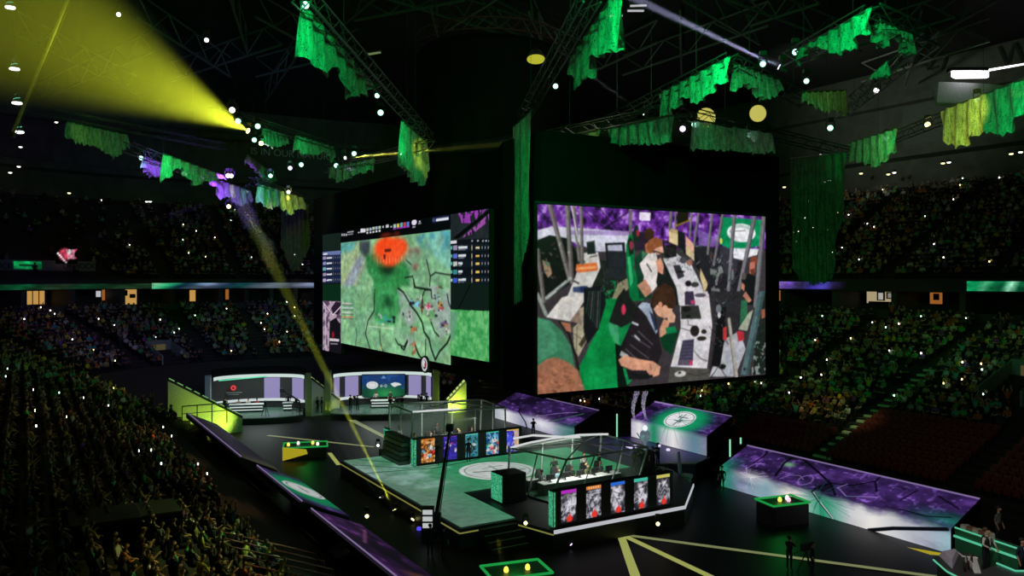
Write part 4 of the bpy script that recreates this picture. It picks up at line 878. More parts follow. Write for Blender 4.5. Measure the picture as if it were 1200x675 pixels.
part('side_display', P.mesh('side_display', rectfn(r0, r1, zt_, zb_), .9), None, gs); part('side_cabinet', slab(r0, r1, zt_, zb_, AA, .3), BLACKP, gs)
# left hand column
l0 = onA(378, 300, LA); l1 = q0; zt_, zb_ = 19.0, 8.55
P = Pic(60, 200, '0e1614'); P.map = homog(quadpx(l0, l1, zt_, zb_)); nn = fbm(60, 200, 9, 26, 3, 51)
pl(d1, [(52, 262), (195, 245), (195, 400), (52, 410)], '14221c'); pl(d1, [(55, 410), (195, 398), (195, 432), (55, 440)], '6a78a8'); pl(d1, [(60, 422), (92, 418), (92, 430), (60, 433)], 'f0f0f4')
for i, y in enumerate((455, 498, 541, 585, 630)):
    pl(d1, [(52, y-22), (195, y-26), (195, y+20), (52, y+24)], ('1c2848', '16203c')[i % 2]); pl(d1, [(57, y-10), (82, y-12), (82, y+12), (57, y+14)], ('a090b0', '8a90c0', '70b0b8', 'b090b0', 'c0a8d0')[i]); pl(d1, [(86, y-5), (128, y-8), (128, y+4), (86, y+7)], 'e0e0ea')
    for x in (137, 155, 172, 188): el(d1, (x, y-4), (5, 10 if x == 137 else 5), 'e8d8c8')
pl(d3, [(52, 20), (200, 20), (200, 145), (52, 145)], '0a2a18')
pl(d3, [(55, 145), (200, 150), (200, 560), (55, 530)], 'b8a0b4'); P.blend(P.mask([d3(55, 145), d3(200, 150), d3(200, 560), d3(55, 530)])*np.clip((.5-nn)*6, 0, 1), '4a3a50', .9)
pl(d3, [(105, 300), (150, 270), (185, 320), (190, 560), (100, 560)], '14101a'); pl(d3, [(115, 200), (150, 150), (195, 160), (170, 250), (130, 240)], '2a1c30'); ln(d3, [(60, 160), (130, 250), (195, 180)], 9, 'f0dce8'); ln(d3, [(75, 200), (75, 520)], 20, 'c8c0cc', .7); P.ell(d3(130, 400), .1, .04, 'a01828', .9, .6); pl(d3, [(105, 425), (175, 432), (175, 450), (105, 445)], 'd8ccd8'); pl(d3, [(110, 462), (165, 465), (165, 471), (110, 469)], 'a8a0b0')
part('side_display', P.mesh('side_display', rectfn(l0, l1, zt_, zb_), .9), None, gs); part('side_cabinet', slab(l0, l1, zt_, zb_, AA, .3), BLACKP, gs)
# round emblem hanging under the game screen
e0 = onA(497.5, 427, LA-.4); r = 8.5/F*e0.y
o = thing('round_sign', 'small round white and black emblem under the game screen', 'sign', e0, TH-PI/2)
part('disc', MB().lathe([(r*1.2, .0), (r*1.2, .12), (r, .14)], 28, axis='y'), BLACKP, o)
p = Pic(40, 40, '0a0a10'); p.ell((.5, .5), .46, .46, 'd8d4dc'); p.ell((.5, .5), .30, .32, '3a3040'); p.ell((.42, .45), .2, .24, 'e8e4ea'); p.ell((.6, .55), .10, .16, 'b83a3a')
part('emblem', p.mesh('emblem', lambda u, v: ((u-.5)*2*r, u*0-.01, (.5-v)*2*r), .8), None, o)
part('hanger', MB().tube((0, .08, r), (0, .08, r+1.2), .03), METAL, o)
# ================================================================ stage
def toL(a0, b0):  # arena -> local helper for things whose root sits at W(a0, b0)
    return lambda a, b, z: (a-a0, b-b0, z)
ZS = 1.2
st = thing('main_stage', 'large black raised stage with a glowing green floor and white ring emblem', 'stage', W(30, 50), TH)
body = [(20.7, 40.2), (24.2, 40.2), (25.0, 37.3), (34.6, 37.3), (38.8, 41), (40.5, 45), (40.5, 57.5), (35, 62.8), (24.9, 62.8), (24.9, 60.0), (20.7, 60.0)]
part('deck', MB().prism([(a-30, b-50) for a, b in body], .0, ZS-.06), BLACKP, st)
def edge(poly, closed, z0, z1, w):
    mb = MB(); n = len(poly)
    for i in range(n if closed else n-1):
        (x0, y0), (x1, y1) = poly[i], poly[(i+1) % n]; d = Vector((x1-x0, y1-y0, 0)).normalized(); nn = Vector((d.y, -d.x, 0))*w
        mb.loft([[(x0, y0, z0), (x0+nn.x, y0+nn.y, z0), (x0+nn.x, y0+nn.y, z1), (x0, y0, z1)], [(x1, y1, z0), (x1+nn.x, y1+nn.y, z0), (x1+nn.x, y1+nn.y, z1), (x1, y1, z1)]])
    return mb
LB = [(a-30, b-50) for a, b in body]
part('edge_trim', edge([LB[10], LB[0], LB[1], LB[2]], False, ZS-.30, ZS-.24, .05), glow('olive_edge_light', (.42, .42, .10), .45), st)
part('front_edge_light', edge([LB[2], LB[3], LB[4]], False, ZS-.22, ZS-.02, .06), glow('white_edge_light', (.85, .88, .95), .55), st)
part('skirt', MB().prism([(a*1.0-30, b-50) for a, b in [(21.2, 40.7), (24.5, 40.7), (25.3, 37.9), (34.3, 37.9), (38.3, 41.3), (40, 45), (40, 57), (34, 59.8), (21.2, 59.5)]], 0, .4), BLACK, st)
# LED floor, picture in arena coordinates: u along -b ... use a direct grid with the outline cut into the picture area
FP = [(20.85, 40.35), (24.35, 40.35), (24.35, 46.9), (38.2, 46.9), (38.2, 55.2), (24.9, 55.2), (24.9, 59.8), (20.85, 59.8)]
P = Pic(240, 270, '2c9c62'); au = lambda a, b: ((a-20.7)/17.6, (60-b)/20.0); P.map = au
n1 = fbm(240, 270, 7, 8, 5, 61); n2 = fbm(240, 270, 4, 9, 3, 62)
for ch, (lo, hi) in enumerate(((.06, .36), (.44, .74), (.27, .52))): P.a[..., ch] = lo+(hi-lo)*(.1+.55*n1+.35*n2)
P.blend(np.clip(1.25-P.X*3.4-abs(P.Y-.7)*.3, 0, 1), '75857a', .75); P.blend(np.clip((n1-.55)*5, 0, 1)*(P.X < .35)*(P.Y < .55), 'a8c8c4', .7)
for q in ([(21, 58), (24, 55), (27, 54.6)], [(21, 55), (26, 54), (30, 55)], [(22, 59.5), (24.5, 56.5)]): P.line([au(*k) if False else k for k in q], .008, '163a2a', .9)
P.ell((29.3, 51.0), 2.75/17.6, 2.75/20, 'dfe6e2'); P.ell((29.3, 51.0), 2.45/17.6, 2.45/20, '8ea298', ring=.08); P.ell((29.3, 51.0), 2.2/17.6, 2.2/20, 'd2dad6')
P.line([(27.6, 51.4), (31.2, 50.4)], .012, '6f7f78'); P.line([(29.3, 49.4), (29.5, 52.6)], .010, '8aa096'); P.line([(28.6, 52), (30.4, 52.2)], .008, '8aa096'); P.ell((29.4, 50.6), .02, .008, 'a03a3a', .7)
P.mul(.88+.2*fbm(240, 270, 50, 60, 2, 64))
mk = P.mask(FP)
me = P.mesh('led_floor', lambda u, v: (20.7+17.6*u-30, 60-20*v-50, u*0+ZS), .72)
bm = bmesh.new(); bm.from_mesh(me); w = P.w
def inside(x, y):
    c = False
    for i in range(len(FP)):
        (x0, y0), (x1, y1) = FP[i-1], FP[i]
        if (y0 > y) != (y1 > y) and x < (x1-x0)*(y-y0)/(y1-y0)+x0: c = not c
    return c
bmesh.ops.delete(bm, geom=[f for f in bm.faces if not inside(f.calc_center_median().x+30, f.calc_center_median().y+50)], context='FACES')
bmesh.ops.reverse_faces(bm, faces=bm.faces); bm.to_mesh(me); bm.free()
part('led_floor', me, None, st)
# wings: purple platform behind
bp = thing('back_platform', 'low purple lit platform behind the stage below the emblem panel', 'platform', W(43, 51), TH)
part('deck', MB().prism([(a-43, b-51) for a, b in ((40.9, 47), (43.4, 45.6), (45.9, 46.6), (46.0, 56.2), (40.9, 57.4))], 0, ZS-.03), mat('purple_deck', (.035, .022, .075), .45), bp)
part('edge_trim', edge([(a-43, b-51) for a, b in ((40.9, 57.4), (40.9, 47), (43.4, 45.6), (45.9, 46.6))], False, ZS-.12, ZS-.03, .06), mat('pale_trim', (.5, .45, .35), .5), bp)
# steps beside the stage
def steps(label, a, b, n, wid, run, rise, rot=0):
    r = thing('stage_steps', label, 'stairs', W(a, b), TH+rot)
    for i in range(n): part('step', MB().cbox(-wid/2, wid/2, -run*(i+1), -run*i, 0, rise*(n-i), .02), BLACKP, r); part('nosing', MB().box(-wid/2, wid/2, -run*(i+1)-.01, -run*(i+1)+.04, rise*(n-i), rise*(n-i)+.025), mat('step_nosing', (.35, .36, .34), .4), r)
    return r
steps('black stage steps with pale nosings below the near corner of the stage', 23.0, 40.1, 4, 2.4, .38, .27)
r = thing('riser_stack', 'stack of black risers beside the green light post at the far booth', 'riser', W(24.6, 57.6, ZS), TH)
for i in range(6): part('riser', MB().cbox(-.8+.05*i, .1, -1.6, 1.9, .34*i, .34*i+.30, .03), BLACKP if i % 2 else METAL, r)

# green sparkling light boxes
def sparkle(w, h, seed):
    p = Pic(w, h, '0a8a50'); r = np.random.default_rng(seed); x = r.random((h, w)); p.a = np.array(hx('0a6a40'))+(x[..., None]**1.6)*(np.array(hx('7affc4'))-hx('0a6a40')); return p
def lightbox(label, a, b, da, db, h, z=ZS, faces='a'):
    o = thing('light_box', label, 'light box', W(a, b, z), TH)
    part('case', MB().cbox(0, da, 0, db, 0, h, .03), BLACKP, o)
    if 'a' in faces: part('led_face', sparkle(max(4, int(db*26)), int(h*26), 5).mesh('led_face', lambda u, v: (u*0-.012, db*(.95-.9*u), h*(.97-.94*v)), .8), None, o)
    if 'b' in faces: part('led_face', sparkle(max(4, int(da*26)), int(h*26), 6).mesh('led_face', lambda u, v: (da*(.05+.9*u), u*0-.012, h*(.97-.94*v)), .8), None, o)
    return o
lightbox('black box with sparkling green LED face on the stage beside the near booth', 25.2, 43.2, 1.7, 1.5, 1.75)
lightbox('tall green lit post at the far left corner of the stage', 24.6, 60.0, .25, 1.0, 2.0, ZS, 'ab')
lightbox('narrow green lit post at the left end of the near portrait wall', 25.15, 37.55, .12, .5, 2.05, ZS, 'ab')
lightbox('narrow green lit post at the left end of the far portrait wall', 24.62, 55.2, .2, .5, 2.0, ZS, 'ab')

# portrait walls with five LED posters each; generic stand-ins for the artwork
def poster(i, colour):
    p = Pic(34, 54, '1a1820'); r = random.Random(100+i); n = fbm(34, 54, 5, 8, 4, 200+i); n2 = fbm(34, 54, *((9, 12) if colour else (5, 7)), 3, 300+i)
    if colour:
        p.a[:] = hx(('b86a20', '3a30b0', '3a8a9a', '1a6aa0', '3a40c8')[i]); pal = (('e8c860', 'd83020', '58a0d0', 'f0e8d0'), ('8a50e0', 'd04090', 'e8e0f8', '20186a'), ('90c8c8', '1a2a30', 'd8e8e8', '2a6a70'), ('50c0e8', 'd04040', '208a60', 'e8e0d0'), ('5060f0', 'e8b880', '2a30a0', 'f0d8b0'))[i]
        for k in range(14): p.ell((r.random(), .15+.8*r.random()), .08+.16*r.random(), .05+.10*r.random(), r.choice(pal), .85, .4)
        p.blend((n2 > .58)*1., pal[3], .5); p.blend((n2 < .38)*1., '140c14', .6)
        if i == 4: p.rect(.62, .04, 1, .96, 'e0b890', .8); p.ell((.3, .45), .28, .3, '4a58e8', .8, .5)
        p.rect(0, 0, 1, .06, ('c87020', '6030a0', '58c0b8', '38b088', 'd8b050')[i])
    else:
        p.a[:] = .25+.55*n[..., None]*np.array((1, .98, 1.06))
        p.blend(np.clip((np.hypot((p.X-.5)/.5, (p.Y-.5)/.5)-.75)*3, 0, 1), '16141c', .8); p.ell((.5+.1*r.uniform(-1, 1), .36), .26, .17, 'd8d6e0', .9, .35); p.ell((.5, .72), .42, .26, 'b8b6c4', .8, .5); p.blend(np.clip((n2-.52)*7, 0, 1), 'ece8f4', .6); p.blend(np.clip((.46-n2)*7, 0, 1), '1c1a22', .7)
        for k in range(5): p.line([(r.random(), .2+.6*r.random()), (r.random(), .2+.7*r.random())], .02, r.choice(('18161e', 'f0eef6')), .8)
        p.ell((.55, .9), .22, .12, 'e03028', 1, .3); p.poly([(.45, .95), (.56, .68), (.68, .95)], 'e83a30')
        hd = ('b030b8', 'e08030', '2a68d0', '40b8a0', 'c8c060')[i]; p.rect(0, 0, 1, .11, hd); p.rect(0, .11, 1, .14, '201c24', .5)
        if i == 1:
            for k in range(5): p.ell((.2+.15*k, .06), .03, .03, 'f4d8b0')
    return p
def portrait_wall(label, a0, b, length, h, colour, lab):
    o = thing('portrait_wall', label, 'LED wall', W(a0, b, ZS), TH)
    part('wall_panel', MB().cbox(0, length, 0, .35, 0, h, .04), BLACKP, o)
    pw = length/5*.60; gap = length/5
    for i in range(5):
        x0 = gap*i+gap*.22
        q = part('poster', poster(i, colour).mesh('poster', lambda u, v: (x0+pw*u, u*0-.02, h*.95-h*.88*v), .95), None, o, label=lab[i])
    return o
portrait_wall('near black wall of five grey portrait posters with red splashes', 25.4, 37.75, 8.7, 2.05, False, ['poster with magenta header', 'poster with orange header', 'poster with blue header', 'poster with teal header', 'poster with pale yellow header'])
portrait_wall('far black wall of five colourful posters across the stage', 24.9, 55.4, 9.2, 2.0, True, ['orange poster', 'violet poster', 'pale teal poster', 'blue poster', 'blue and tan poster'])

# ---------------------------------------------------------------- player booths
FR = mat('booth_frame_metal', (.58, .60, .58), .45, .2)
ARC = glow('booth_white_arch_light', (.85, .88, .88), .75)
def booth(label, a0, b0, base, tops, arches, zb=ZS):
    """base/tops: corner lists (a, b, z) of the glass room, drawn in order round the room"""
    o = thing('player_booth', label, 'booth', W(a0, b0, zb), TH); L = lambda p: Vector((p[0]-a0, p[1]-b0, p[2]-zb))
    n = len(base)
    for i in range(n):
        p, q = L(base[i]), L(tops[i]); part('post', MB().tube(p, q, .075, 6), FR, o)
    for i in range(n):
        for t in ((.33, .66) if i % 2 == 0 else (.5,)): part('post', MB().tube(L(base[i]).lerp(L(base[(i+1) % n]), t), L(tops[i]).lerp(L(tops[(i+1) % n]), t), .05, 6), FR, o)
    mb = MB()
    for i in range(n): mb.tube(L(tops[i]), L(tops[(i+1) % n]), .07, 6)
    part('roof_frame', mb, FR, o)
    mb = MB(); cen = sum((L(t) for t in tops), Vector())/n+Vector((0, 0, .25))
    for i in range(n): mb.tube(L(tops[i]), cen, .05, 5)
    part('roof_ribs', mb, FR, o)
    for i in range(n):
        j = (i+1) % n; part('glass_pane', MB().loft([[L(base[i]), L(base[j]), L(tops[j]), L(tops[i])], [v+(cen-v).normalized()*.02 for v in (L(base[i]), L(base[j]), L(tops[j]), L(tops[i]))]]), glass(), o)
    for i in range(n):
        j = (i+1) % n; part('roof_pane', MB().loft([[L(tops[i]), L(tops[j]), cen], [v+Vector((0, 0, -.02)) for v in (L(tops[i]), L(tops[j]), cen)]]), glass(), o)
    for pts in arches:
        P_ = [L(p) for p in pts]; m = MB()
        # smooth arc through the points
        S = []
        for k in range(len(P_)-1):
            for t in range(6): S.append(P_[k].lerp(P_[k+1], t/6))
        S.append(P_[-1]); m.path(S, .075, 6); part('arch_light', m, ARC, o)
    part('floor_plate', MB().prism([tuple(L(p))[:2] for p in base], 0, .06), mat('booth_floor_green', (.02, .10, .05), .7), o)
    return o
NB_base = [(27.8, 42.0, ZS), (34.7, 42.0, ZS), (34.9, 46.4, ZS), (27.2, 46.0, ZS)]
NB_top = [(28.5, 41.1, 3.95), (35.0, 41.2, 4.0), (35.0, 46.2, 4.1), (27.0, 45.4, 4.05)]
booth('near glass player booth with white arched roof lights', 31, 44, NB_base, NB_top, [[(27.0, 45.3, 4.1), (28.2, 44.7, 4.42), (29.6, 44.4, 4.58), (31.8, 44.4, 4.6), (34.2, 44.4, 4.42)], [(28.2, 46.9, 4.3), (29.8, 47.0, 4.35), (31.4, 45.6, 4.3), (32, 44.6, 4.4)]])
FB_base = [(25.6, 57.8, ZS), (34.0, 57.8, ZS), (34.0, 62.2, ZS), (25.6, 62.2, ZS)]
FB_top = [(25.6, 57.6, 4.75), (34.0, 57.9, 4.4), (34.2, 62.3, 4.5), (25.6, 62.3, 4.8)]
booth('far glass player booth with pale lit roof edge', 29.8, 60, FB_base, FB_top, [[(25.6, 57.6, 4.8), (27.6, 57.6, 4.78), (29.6, 57.7, 4.7)]])

# desk, monitors, chairs, players
def desk(label, a, b, length, depth, z=ZS+.06):
    o = thing('gaming_desk', label, 'desk', W(a, b, z), TH)
    part('desk_top', MB().cbox(0, length, 0, depth, .70, .75, .02), WHITE, o)
    part('front_panel', MB().box(.02, length-.02, .03, .06, .05, .70), BLACKP, o)
    for x in (.05, length/2, length-.13): part('leg', MB().box(x, x+.08, .08, depth-.05, 0, .70), BLACKP, o)
    return o
def monitor_proto(label, group, glowing):
    o = thing('monitor', label, 'monitor', (0, 0, -50), TH, group)
    pn = part('panel', MB().cbox(-.29, .29, -.03, .03, .14, .50, .02), BLACKP, o)
    part('screen', MB().box(-.27, .27, .031, .036, .16, .48), glow('monitor_picture', glowing, .55), pn)
    part('stand', MB().cbox(-.12, .12, -.10, .10, 0, .02, .01).box(-.03, .03, -.04, -.01, .02, .2), BLACKP, o)
    return o
def chair_proto(label, group):
    o = thing('gaming_chair', label, 'chair', (0, 0, -50), TH, group); GC = mat('green_chair_vinyl', (.02, .20, .09), .45)
    part('seat', MB().cbox(-.25, .25, -.28, .22, .42, .52, .05), GC, o); part('backrest', MB().loft([[(-.24, .18, .5), (.24, .18, .5), (.24, .28, .5), (-.24, .28, .5)], [(-.28, .26, .95), (.28, .26, .95), (.28, .36, .95), (-.28, .36, .95)], [(-.17, .32, 1.32), (.17, .32, 1.32), (.17, .40, 1.32), (-.17, .40, 1.32)]]), BLACKP, o)
    part('armrest', MB().cbox(-.33, -.27, -.18, .14, .66, .70, .02).box(-.31, -.28, -.02, .02, .45, .66), BLACKP, o); part('armrest', MB().cbox(.27, .33, -.18, .14, .66, .70, .02).box(.28, .31, -.02, .02, .45, .66), BLACKP, o)
    gl = part('gas_lift', MB().tube((0, 0, .1), (0, 0, .42), .035), METAL, o); m = MB()
    for k in range(5): m.tube((0, 0, .1), (.3*math.cos(k*1.2566), .3*math.sin(k*1.2566), .05), .03)
    part('star_base', m, BLACKP, gl); return o
ms = monitor_proto('monitor with lit picture on the near booth desk', 'monitors on the near booth desk', (.55, .75, .65))
cs = chair_proto('black and green gaming chair at the near booth desk', 'gaming chairs in the near booth')
def crew(a, b, nm, n, step, facing, first_m, first_c, tops, group, z=ZS+.06, mlab=None, clab=None):
    for i in range(n):
        x = a+.7+step*i
        m = first_m if (i == 0 and first_m.location.z < -40) else None
        if m is None: m = dup(first_m, W(x, b+.35, z+.75), TH, mlab, 'monitors on the %s booth desk' % nm if mlab else None)
        else: m.location = W(x, b+.35, z+.75)
        c = first_c if (i == 0 and first_c.location.z < -40) else None
        if c is None: c = dup(first_c, W(x, b+1.35, z), TH, clab, 'gaming chairs in the %s booth' % nm if clab else None)
        else: c.location = W(x, b+1.35, z)
        person(SEATED[1] if i % 2 else SEATED[0], 'player in a %s jersey seated %s at the %s booth desk' % (tops[i][0], ('at the left end', 'second from left', 'in the middle', 'second from right', 'at the right end')[i], nm), W(x, b+1.28, z-.02), TH, tops[i][1], group, hair=('dark', 'brown', 'dark', 'fair', 'brown')[i])
desk('long white gaming desk inside the near booth', 28.2, 43.2, 6.2, .8)
crew(28.2, 43.2, 'near', 5, 1.18, 0, ms, cs, [('dark grey', (.10, .11, .12)), ('pale blue', (.35, .50, .62)), ('black', (.02, .02, .02)), ('olive', (.14, .14, .07)), ('charcoal', (.06, .06, .06))], None)
desk('long white gaming desk inside the far booth', 26.3, 59.0, 6.8, .8)
crew(26.3, 59.0, 'far', 5, 1.3, 0, ms, cs, [('dark green', (.03, .12, .06)), ('white', (.6, .6, .6)), ('grey', (.25, .25, .25)), ('black and white', (.4, .4, .42)), ('dark grey', (.08, .08, .08))], None, mlab='monitor with lit picture on the far booth desk', clab='black and green gaming chair at the far booth desk')
kb = None
for nm, a, b, n, step in (('near', 28.2, 43.2, 5, 1.18), ('far', 26.3, 59.0, 5, 1.3)):
    for i in range(n):
        o = solo('keyboard', MB().cbox(-.22, .22, -.07, .07, 0, .03, .01), BLACKP, 'black keyboard in front of a monitor on the %s booth desk' % nm, 'keyboard', W(a+.7+step*i, b+.62, ZS+.81), TH, 'keyboards on the %s booth desk' % nm)

# ---------------------------------------------------------------- people on and around the stage
def standing(px, py, z, me, label, shirt, rot, hair='dark', Y=None):
    p = atz(px, py, z) if Y is None else atY(px, py, Y)
    return person(me, label, p, rot, shirt, None, hair=hair)
standing(549, 541, ZS, STANDM, 'person in black standing before the far posters on the green stage', (.015, .015, .018), .4)
standing(512, 545, ZS, OPERM, 'person in black with a camera at the orange poster', (.015, .015, .015), 2.6)
standing(781, 577, ZS, STANDM, 'person in dark olive standing at the right end of the near portrait wall', (.06, .06, .03), 2.2)
standing(772, 576, ZS, OPERM, 'second dark dressed person beside the right end of the near portrait wall', (.02, .02, .02), .5)
standing(846, 575, 0, STANDM, 'person in dark clothes standing on the floor left of the long purple panel', (.02, .02, .025), -.5)
standing(625, 512, 0, OPERM, 'black silhouetted operator before the far white and purple panel', (.01, .01, .01), 3)
standing(372, 484, .3, STANDM, 'left one of two dark figures standing before the lit yellow wall', (.01, .01, .01), 1)
standing(377, 484, .3, STANDM, 'right one of two dark figures standing before the lit yellow wall', (.01, .01, .012), -1)
desk('short white side desk at the left end of the near booth', 27.9, 44.6, 1.3, .7)
person(STANDM, 'referee in black standing at the right end inside the near booth', W(34.2, 45.4, ZS+.06), TH+.5, (.02, .02, .02), hair='dark'); person(STANDM, 'coach in a pale shirt standing behind the players in the near booth', W(33.2, 45.8, ZS+.06), TH, (.5, .45, .42), hair='brown'); person(STANDM, 'referee in black standing behind the players in the middle of the near booth', W(30.8, 45.9, ZS+.06), TH-.3, (.02, .025, .02), hair='dark')
person(STANDM, 'coach in dark grey standing behind the players in the far booth', W(29.6, 61.7, ZS+.06), TH, (.06, .06, .06), hair='dark'); person(STANDM, 'pale shirted referee standing at the left end inside the far booth', W(26.2, 61.6, ZS+.06), TH+.3, (.45, .45, .42), hair='fair')
# smoke wisps rising before the emblem panel
for px, lb in ((745, 'left'), (757, 'right')):
    b = atY(px, 492, 66); mb = MB(); R_ = []
    for k in range(12):
        t = k/11; c_ = Vector((b.x+.22*math.sin(3.2*t+px), b.y, b.z+2.3*t)); R_.append([c_+Vector((math.cos(q*PI/4)*(.10+.16*t), math.sin(q*PI/4)*(.10+.16*t), 0)) for q in range(8)])
    mb.loft(R_); solo('smoke_plume', mb, haze('white_smoke', .35), '%s wisp of white smoke rising before the emblem panel' % lb, 'smoke', kind='stuff')
lamp('SPOT', 'smoke_fill', atY(750, 515, 64.5), (.9, .85, 1), 2600, atY(751, 475, 66), 50, .7, .2)  # added lamp without a fixture, brightens the smoke wisps
# trophy group behind the near booth
tp = atz(756, 548, ZS)
o = thing('trophy_plinth', 'dark plinth carrying a pale trophy behind the near booth', 'plinth', tp, TH)
part('column', MB().cbox(-.45, .45, -.45, .45, 0, 1.3, .04), BLACKP, o); part('base', MB().cbox(-.65, .65, -.65, .65, 0, .15, .03), BLACKP, o)
o = thing('trophy', 'pale blue silver trophy standing on the dark plinth', 'trophy', tp+Vector((0, 0, 1.3)), TH)
part('cup', MB().lathe([(.12, 0), (.22, .06), (.08, .2), (.10, .5), (.34, .8), (.40, 1.15), (.30, 1.35), (.12, 1.45)], 14), mat('pale_silver_glow', (.55, .68, .78), .25, .6, (.3, .45, .55), .25), o, smooth=True)  # silver carries a faint glow of its own to look lit
part('wing', MB().loft([[(.25, -.04, .7), (.32, .04, .7), (.3, .04, .6)], [(.75, -.02, 1.35), (.8, .02, 1.3), (.7, .02, 1.2)]]), MATS['pale_silver_glow'], o); part('wing', MB().loft([[(-.25, -.04, .7), (-.32, .04, .7), (-.3, .04, .6)], [(-.75, -.02, 1.35), (-.8, .02, 1.3), (-.7, .02, 1.2)]]), MATS['pale_silver_glow'], o)
part('orb', MB().lathe([(.02, 1.4), (.16, 1.5), (.18, 1.62), (.12, 1.75), (.02, 1.8)], 12), glow('orb_light', (.9, .95, 1), 1.0), o, smooth=True)
for (px, py, cl, nm, me, rt) in ((743, 553, (.12, .13, .04), 'olive top at the left of the trophy', STANDM, .6), (765, 552, (.06, .02, .03), 'dark red top at the right of the trophy', STANDM, -.4), (752, 556, (.02, .02, .02), 'black holding a camera before the trophy', OPERM, 3.4), (771, 547, (.02, .02, .03), 'dark blue behind the trophy', OPERM, -.9)):
    standing(px, py, ZS, me, 'person in '+nm, cl, rt)
o = thing('letter_light', 'small white violet lit arrow shaped lamp on the purple platform left of trophy', 'lamp', atz(747, 527, ZS), TH)
part('base', MB().cbox(-.25, .25, -.1, .1, 0, .08, .02), BLACKP, o); part('arrow', MB().prism([(-.3, .15), (0, 1.5), (.3, .15), (.1, .15), (0, .7), (-.1, .15)], -.05, .05), glow('violet_white', (.75, .65, 1), 1.1), o); o.children[1].rotation_euler = (PI/2, 0, 0)
for (px, py) in ((744, 524), (783, 528), (772, 523)): solo('spot_puck', MB().lathe([(.16, 0), (.16, .12), (.1, .16)], 12), glow('violet_white', (.75, .65, 1), 1.1), 'small violet white lamp on the purple platform beside the trophy', 'lamp', atz(px, py, ZS), 0, 'violet lamps round the trophy')
o = thing('stage_throne', 'pale grey chair shaped prop at the right of the purple platform', 'prop', atz(804, 568, .2), TH+.5)
part('backrest', MB().loft([[(-.3, .3, 0), (.3, .3, 0), (.3, .45, 0), (-.3, .45, 0)], [(-.2, .5, 2.3), (.1, .5, 2.3), (.1, .6, 2.3), (-.2, .6, 2.3)]]), mat('pale_blue_paint', (.32, .38, .46), .5), o); part('seat', MB().cbox(-.35, .35, -.4, .35, .5, .75, .03), MATS['pale_blue_paint'], o); part('base', MB().cbox(-.3, .3, -.3, .3, 0, .5, .03), MATS['pale_blue_paint'], o)
# slim green tubes between the panels
for px, p0_, p1_, z, lb in ((723, 485, 513, 0, 'tall slim green light tube between the two far purple panels'), (855.5, 515, 536, .2, 'slim green light tube left of the long purple panel'), (868, 513, 521, .5, 'short green light tube at the left top corner of the long purple panel')):
    bt = onA(px, p1_, 44.6); h = (p1_-p0_)/F*bt.y
    o = thing('light_tube', lb, 'light', bt, 0); part('tube', MB().tube((0, 0, 0), (0, 0, h), .06, 8), glow('green_tube', (.35, 1, .6), .8), o); part('foot', MB().lathe([(.2, -.03), (.2, .03), (.06, .06)], 10), BLACKP, o)
# the camera crane
jb = atz(511, 632, 0); jt = atY(527, 503, jb.y+1.5)
o = thing('camera_crane', 'tall thin dark camera crane standing in front of the stage', 'crane', jb, 0); d = jt-jb
part('arm', MB().tube((0, 0, 1.2), d, .13, 8, .07), BLACKP, o); part('arm_cable', MB().tube((.18, 0, 1.2), d+Vector((.12, 0, 0)), .03, 5), METAL, o)
part('pedestal', MB().lathe([(.55, 0), (.5, .1), (.14, .25), (.12, 1.3)], 10), BLACKP, o); part('camera_head', MB().cbox(d.x-.22, d.x+.22, d.y-.25, d.y+.25, d.z-.1, d.z+.3, .05).tube((d.x, d.y-.3, d.z+.2), (d.x, d.y-.7, d.z+.2), .12, 8), BLACKP, o)
part('counterweight', MB().cbox(-.3, .3, -.3, .3, 1.0, 1.5, .05), METAL, o)
p = Pic(10, 16, '060608')
for y in (.1, .42, .75): p.rect(.05, y, .95, y+.18, 'd8dce0')
o = thing('monitor_stack', 'rack of three small lit white monitors at the foot of the camera crane', 'monitor rack', atz(501, 634, 0)+Vector((0, 0, 0)), 0)
part('rack', MB().cbox(-.35, .35, 0, .5, 0, 1.9, .03), BLACKP, o)
for k in range(3): part('screen', MB().box(-.28, .28, -.02, 0, .75+.38*k, 1.02+.38*k), glow('white_monitor', (.8, .85, .85), .6), o)
standing(504, 652, 0, OPERM, 'crane operator in black at the foot of the camera crane', (.012, .012, .012), 3.1); standing(520, 655, 0, STANDM, 'second crew member in black right of the camera crane', (.012, .02, .018), 2.6)
solo('floor_lamp_puck', MB().lathe([(.14, 0), (.14, .14), (.08, .18)], 12), glow('blue_lamp', (.12, .08, 1), .9), 'small deep blue lamp on the floor left of the camera crane', 'lamp', atz(491, 621, 0))
for px, py, z, lb in ((520, 488, .62, 'camera operator in black'),): pass
# ================================================================ LED panels along the rink
def galaxy(w, h, seed, stretch=1.0):
    p = Pic(w, h); n = fbm(w, h, w/22, h/14, 5, seed); n2 = fbm(w, h, w/60, h/26, 4, seed+1); n3 = fbm(w, h, w/6, h/5, 2, seed+2)
    p.a = np.stack([.07+.27*n*(.5+n2), .04+.17*n*(.5+n2), .12+.42*n*(.5+n2)], -1)
    p.blend(np.clip((n3-.62)*6, 0, 1)*np.clip(n*1.6-.3, 0, 1), 'a878e8', .8); p.blend(np.clip((n2-.56)*5, 0, 1)*np.clip((n-.45)*5, 0, 1), '9a5cc8', .6)
    p.blend(np.clip((.40-n2)*8, 0, 1), '0c0818', .7); p.n = n; p.n2 = n2; p.n3 = n3; return p
def rays(p, c, n, rad, col, seed, wd=.01, al=.6):
    r = random.Random(seed)
    for i in range(n):
        a = r.uniform(0, 2*PI); d = rad*r.uniform(.4, 1); p.line([c, (c[0]+d*math.cos(a)*p.h/p.w, c[1]+d*math.sin(a))], wd*r.uniform(.4, 1), col, al)
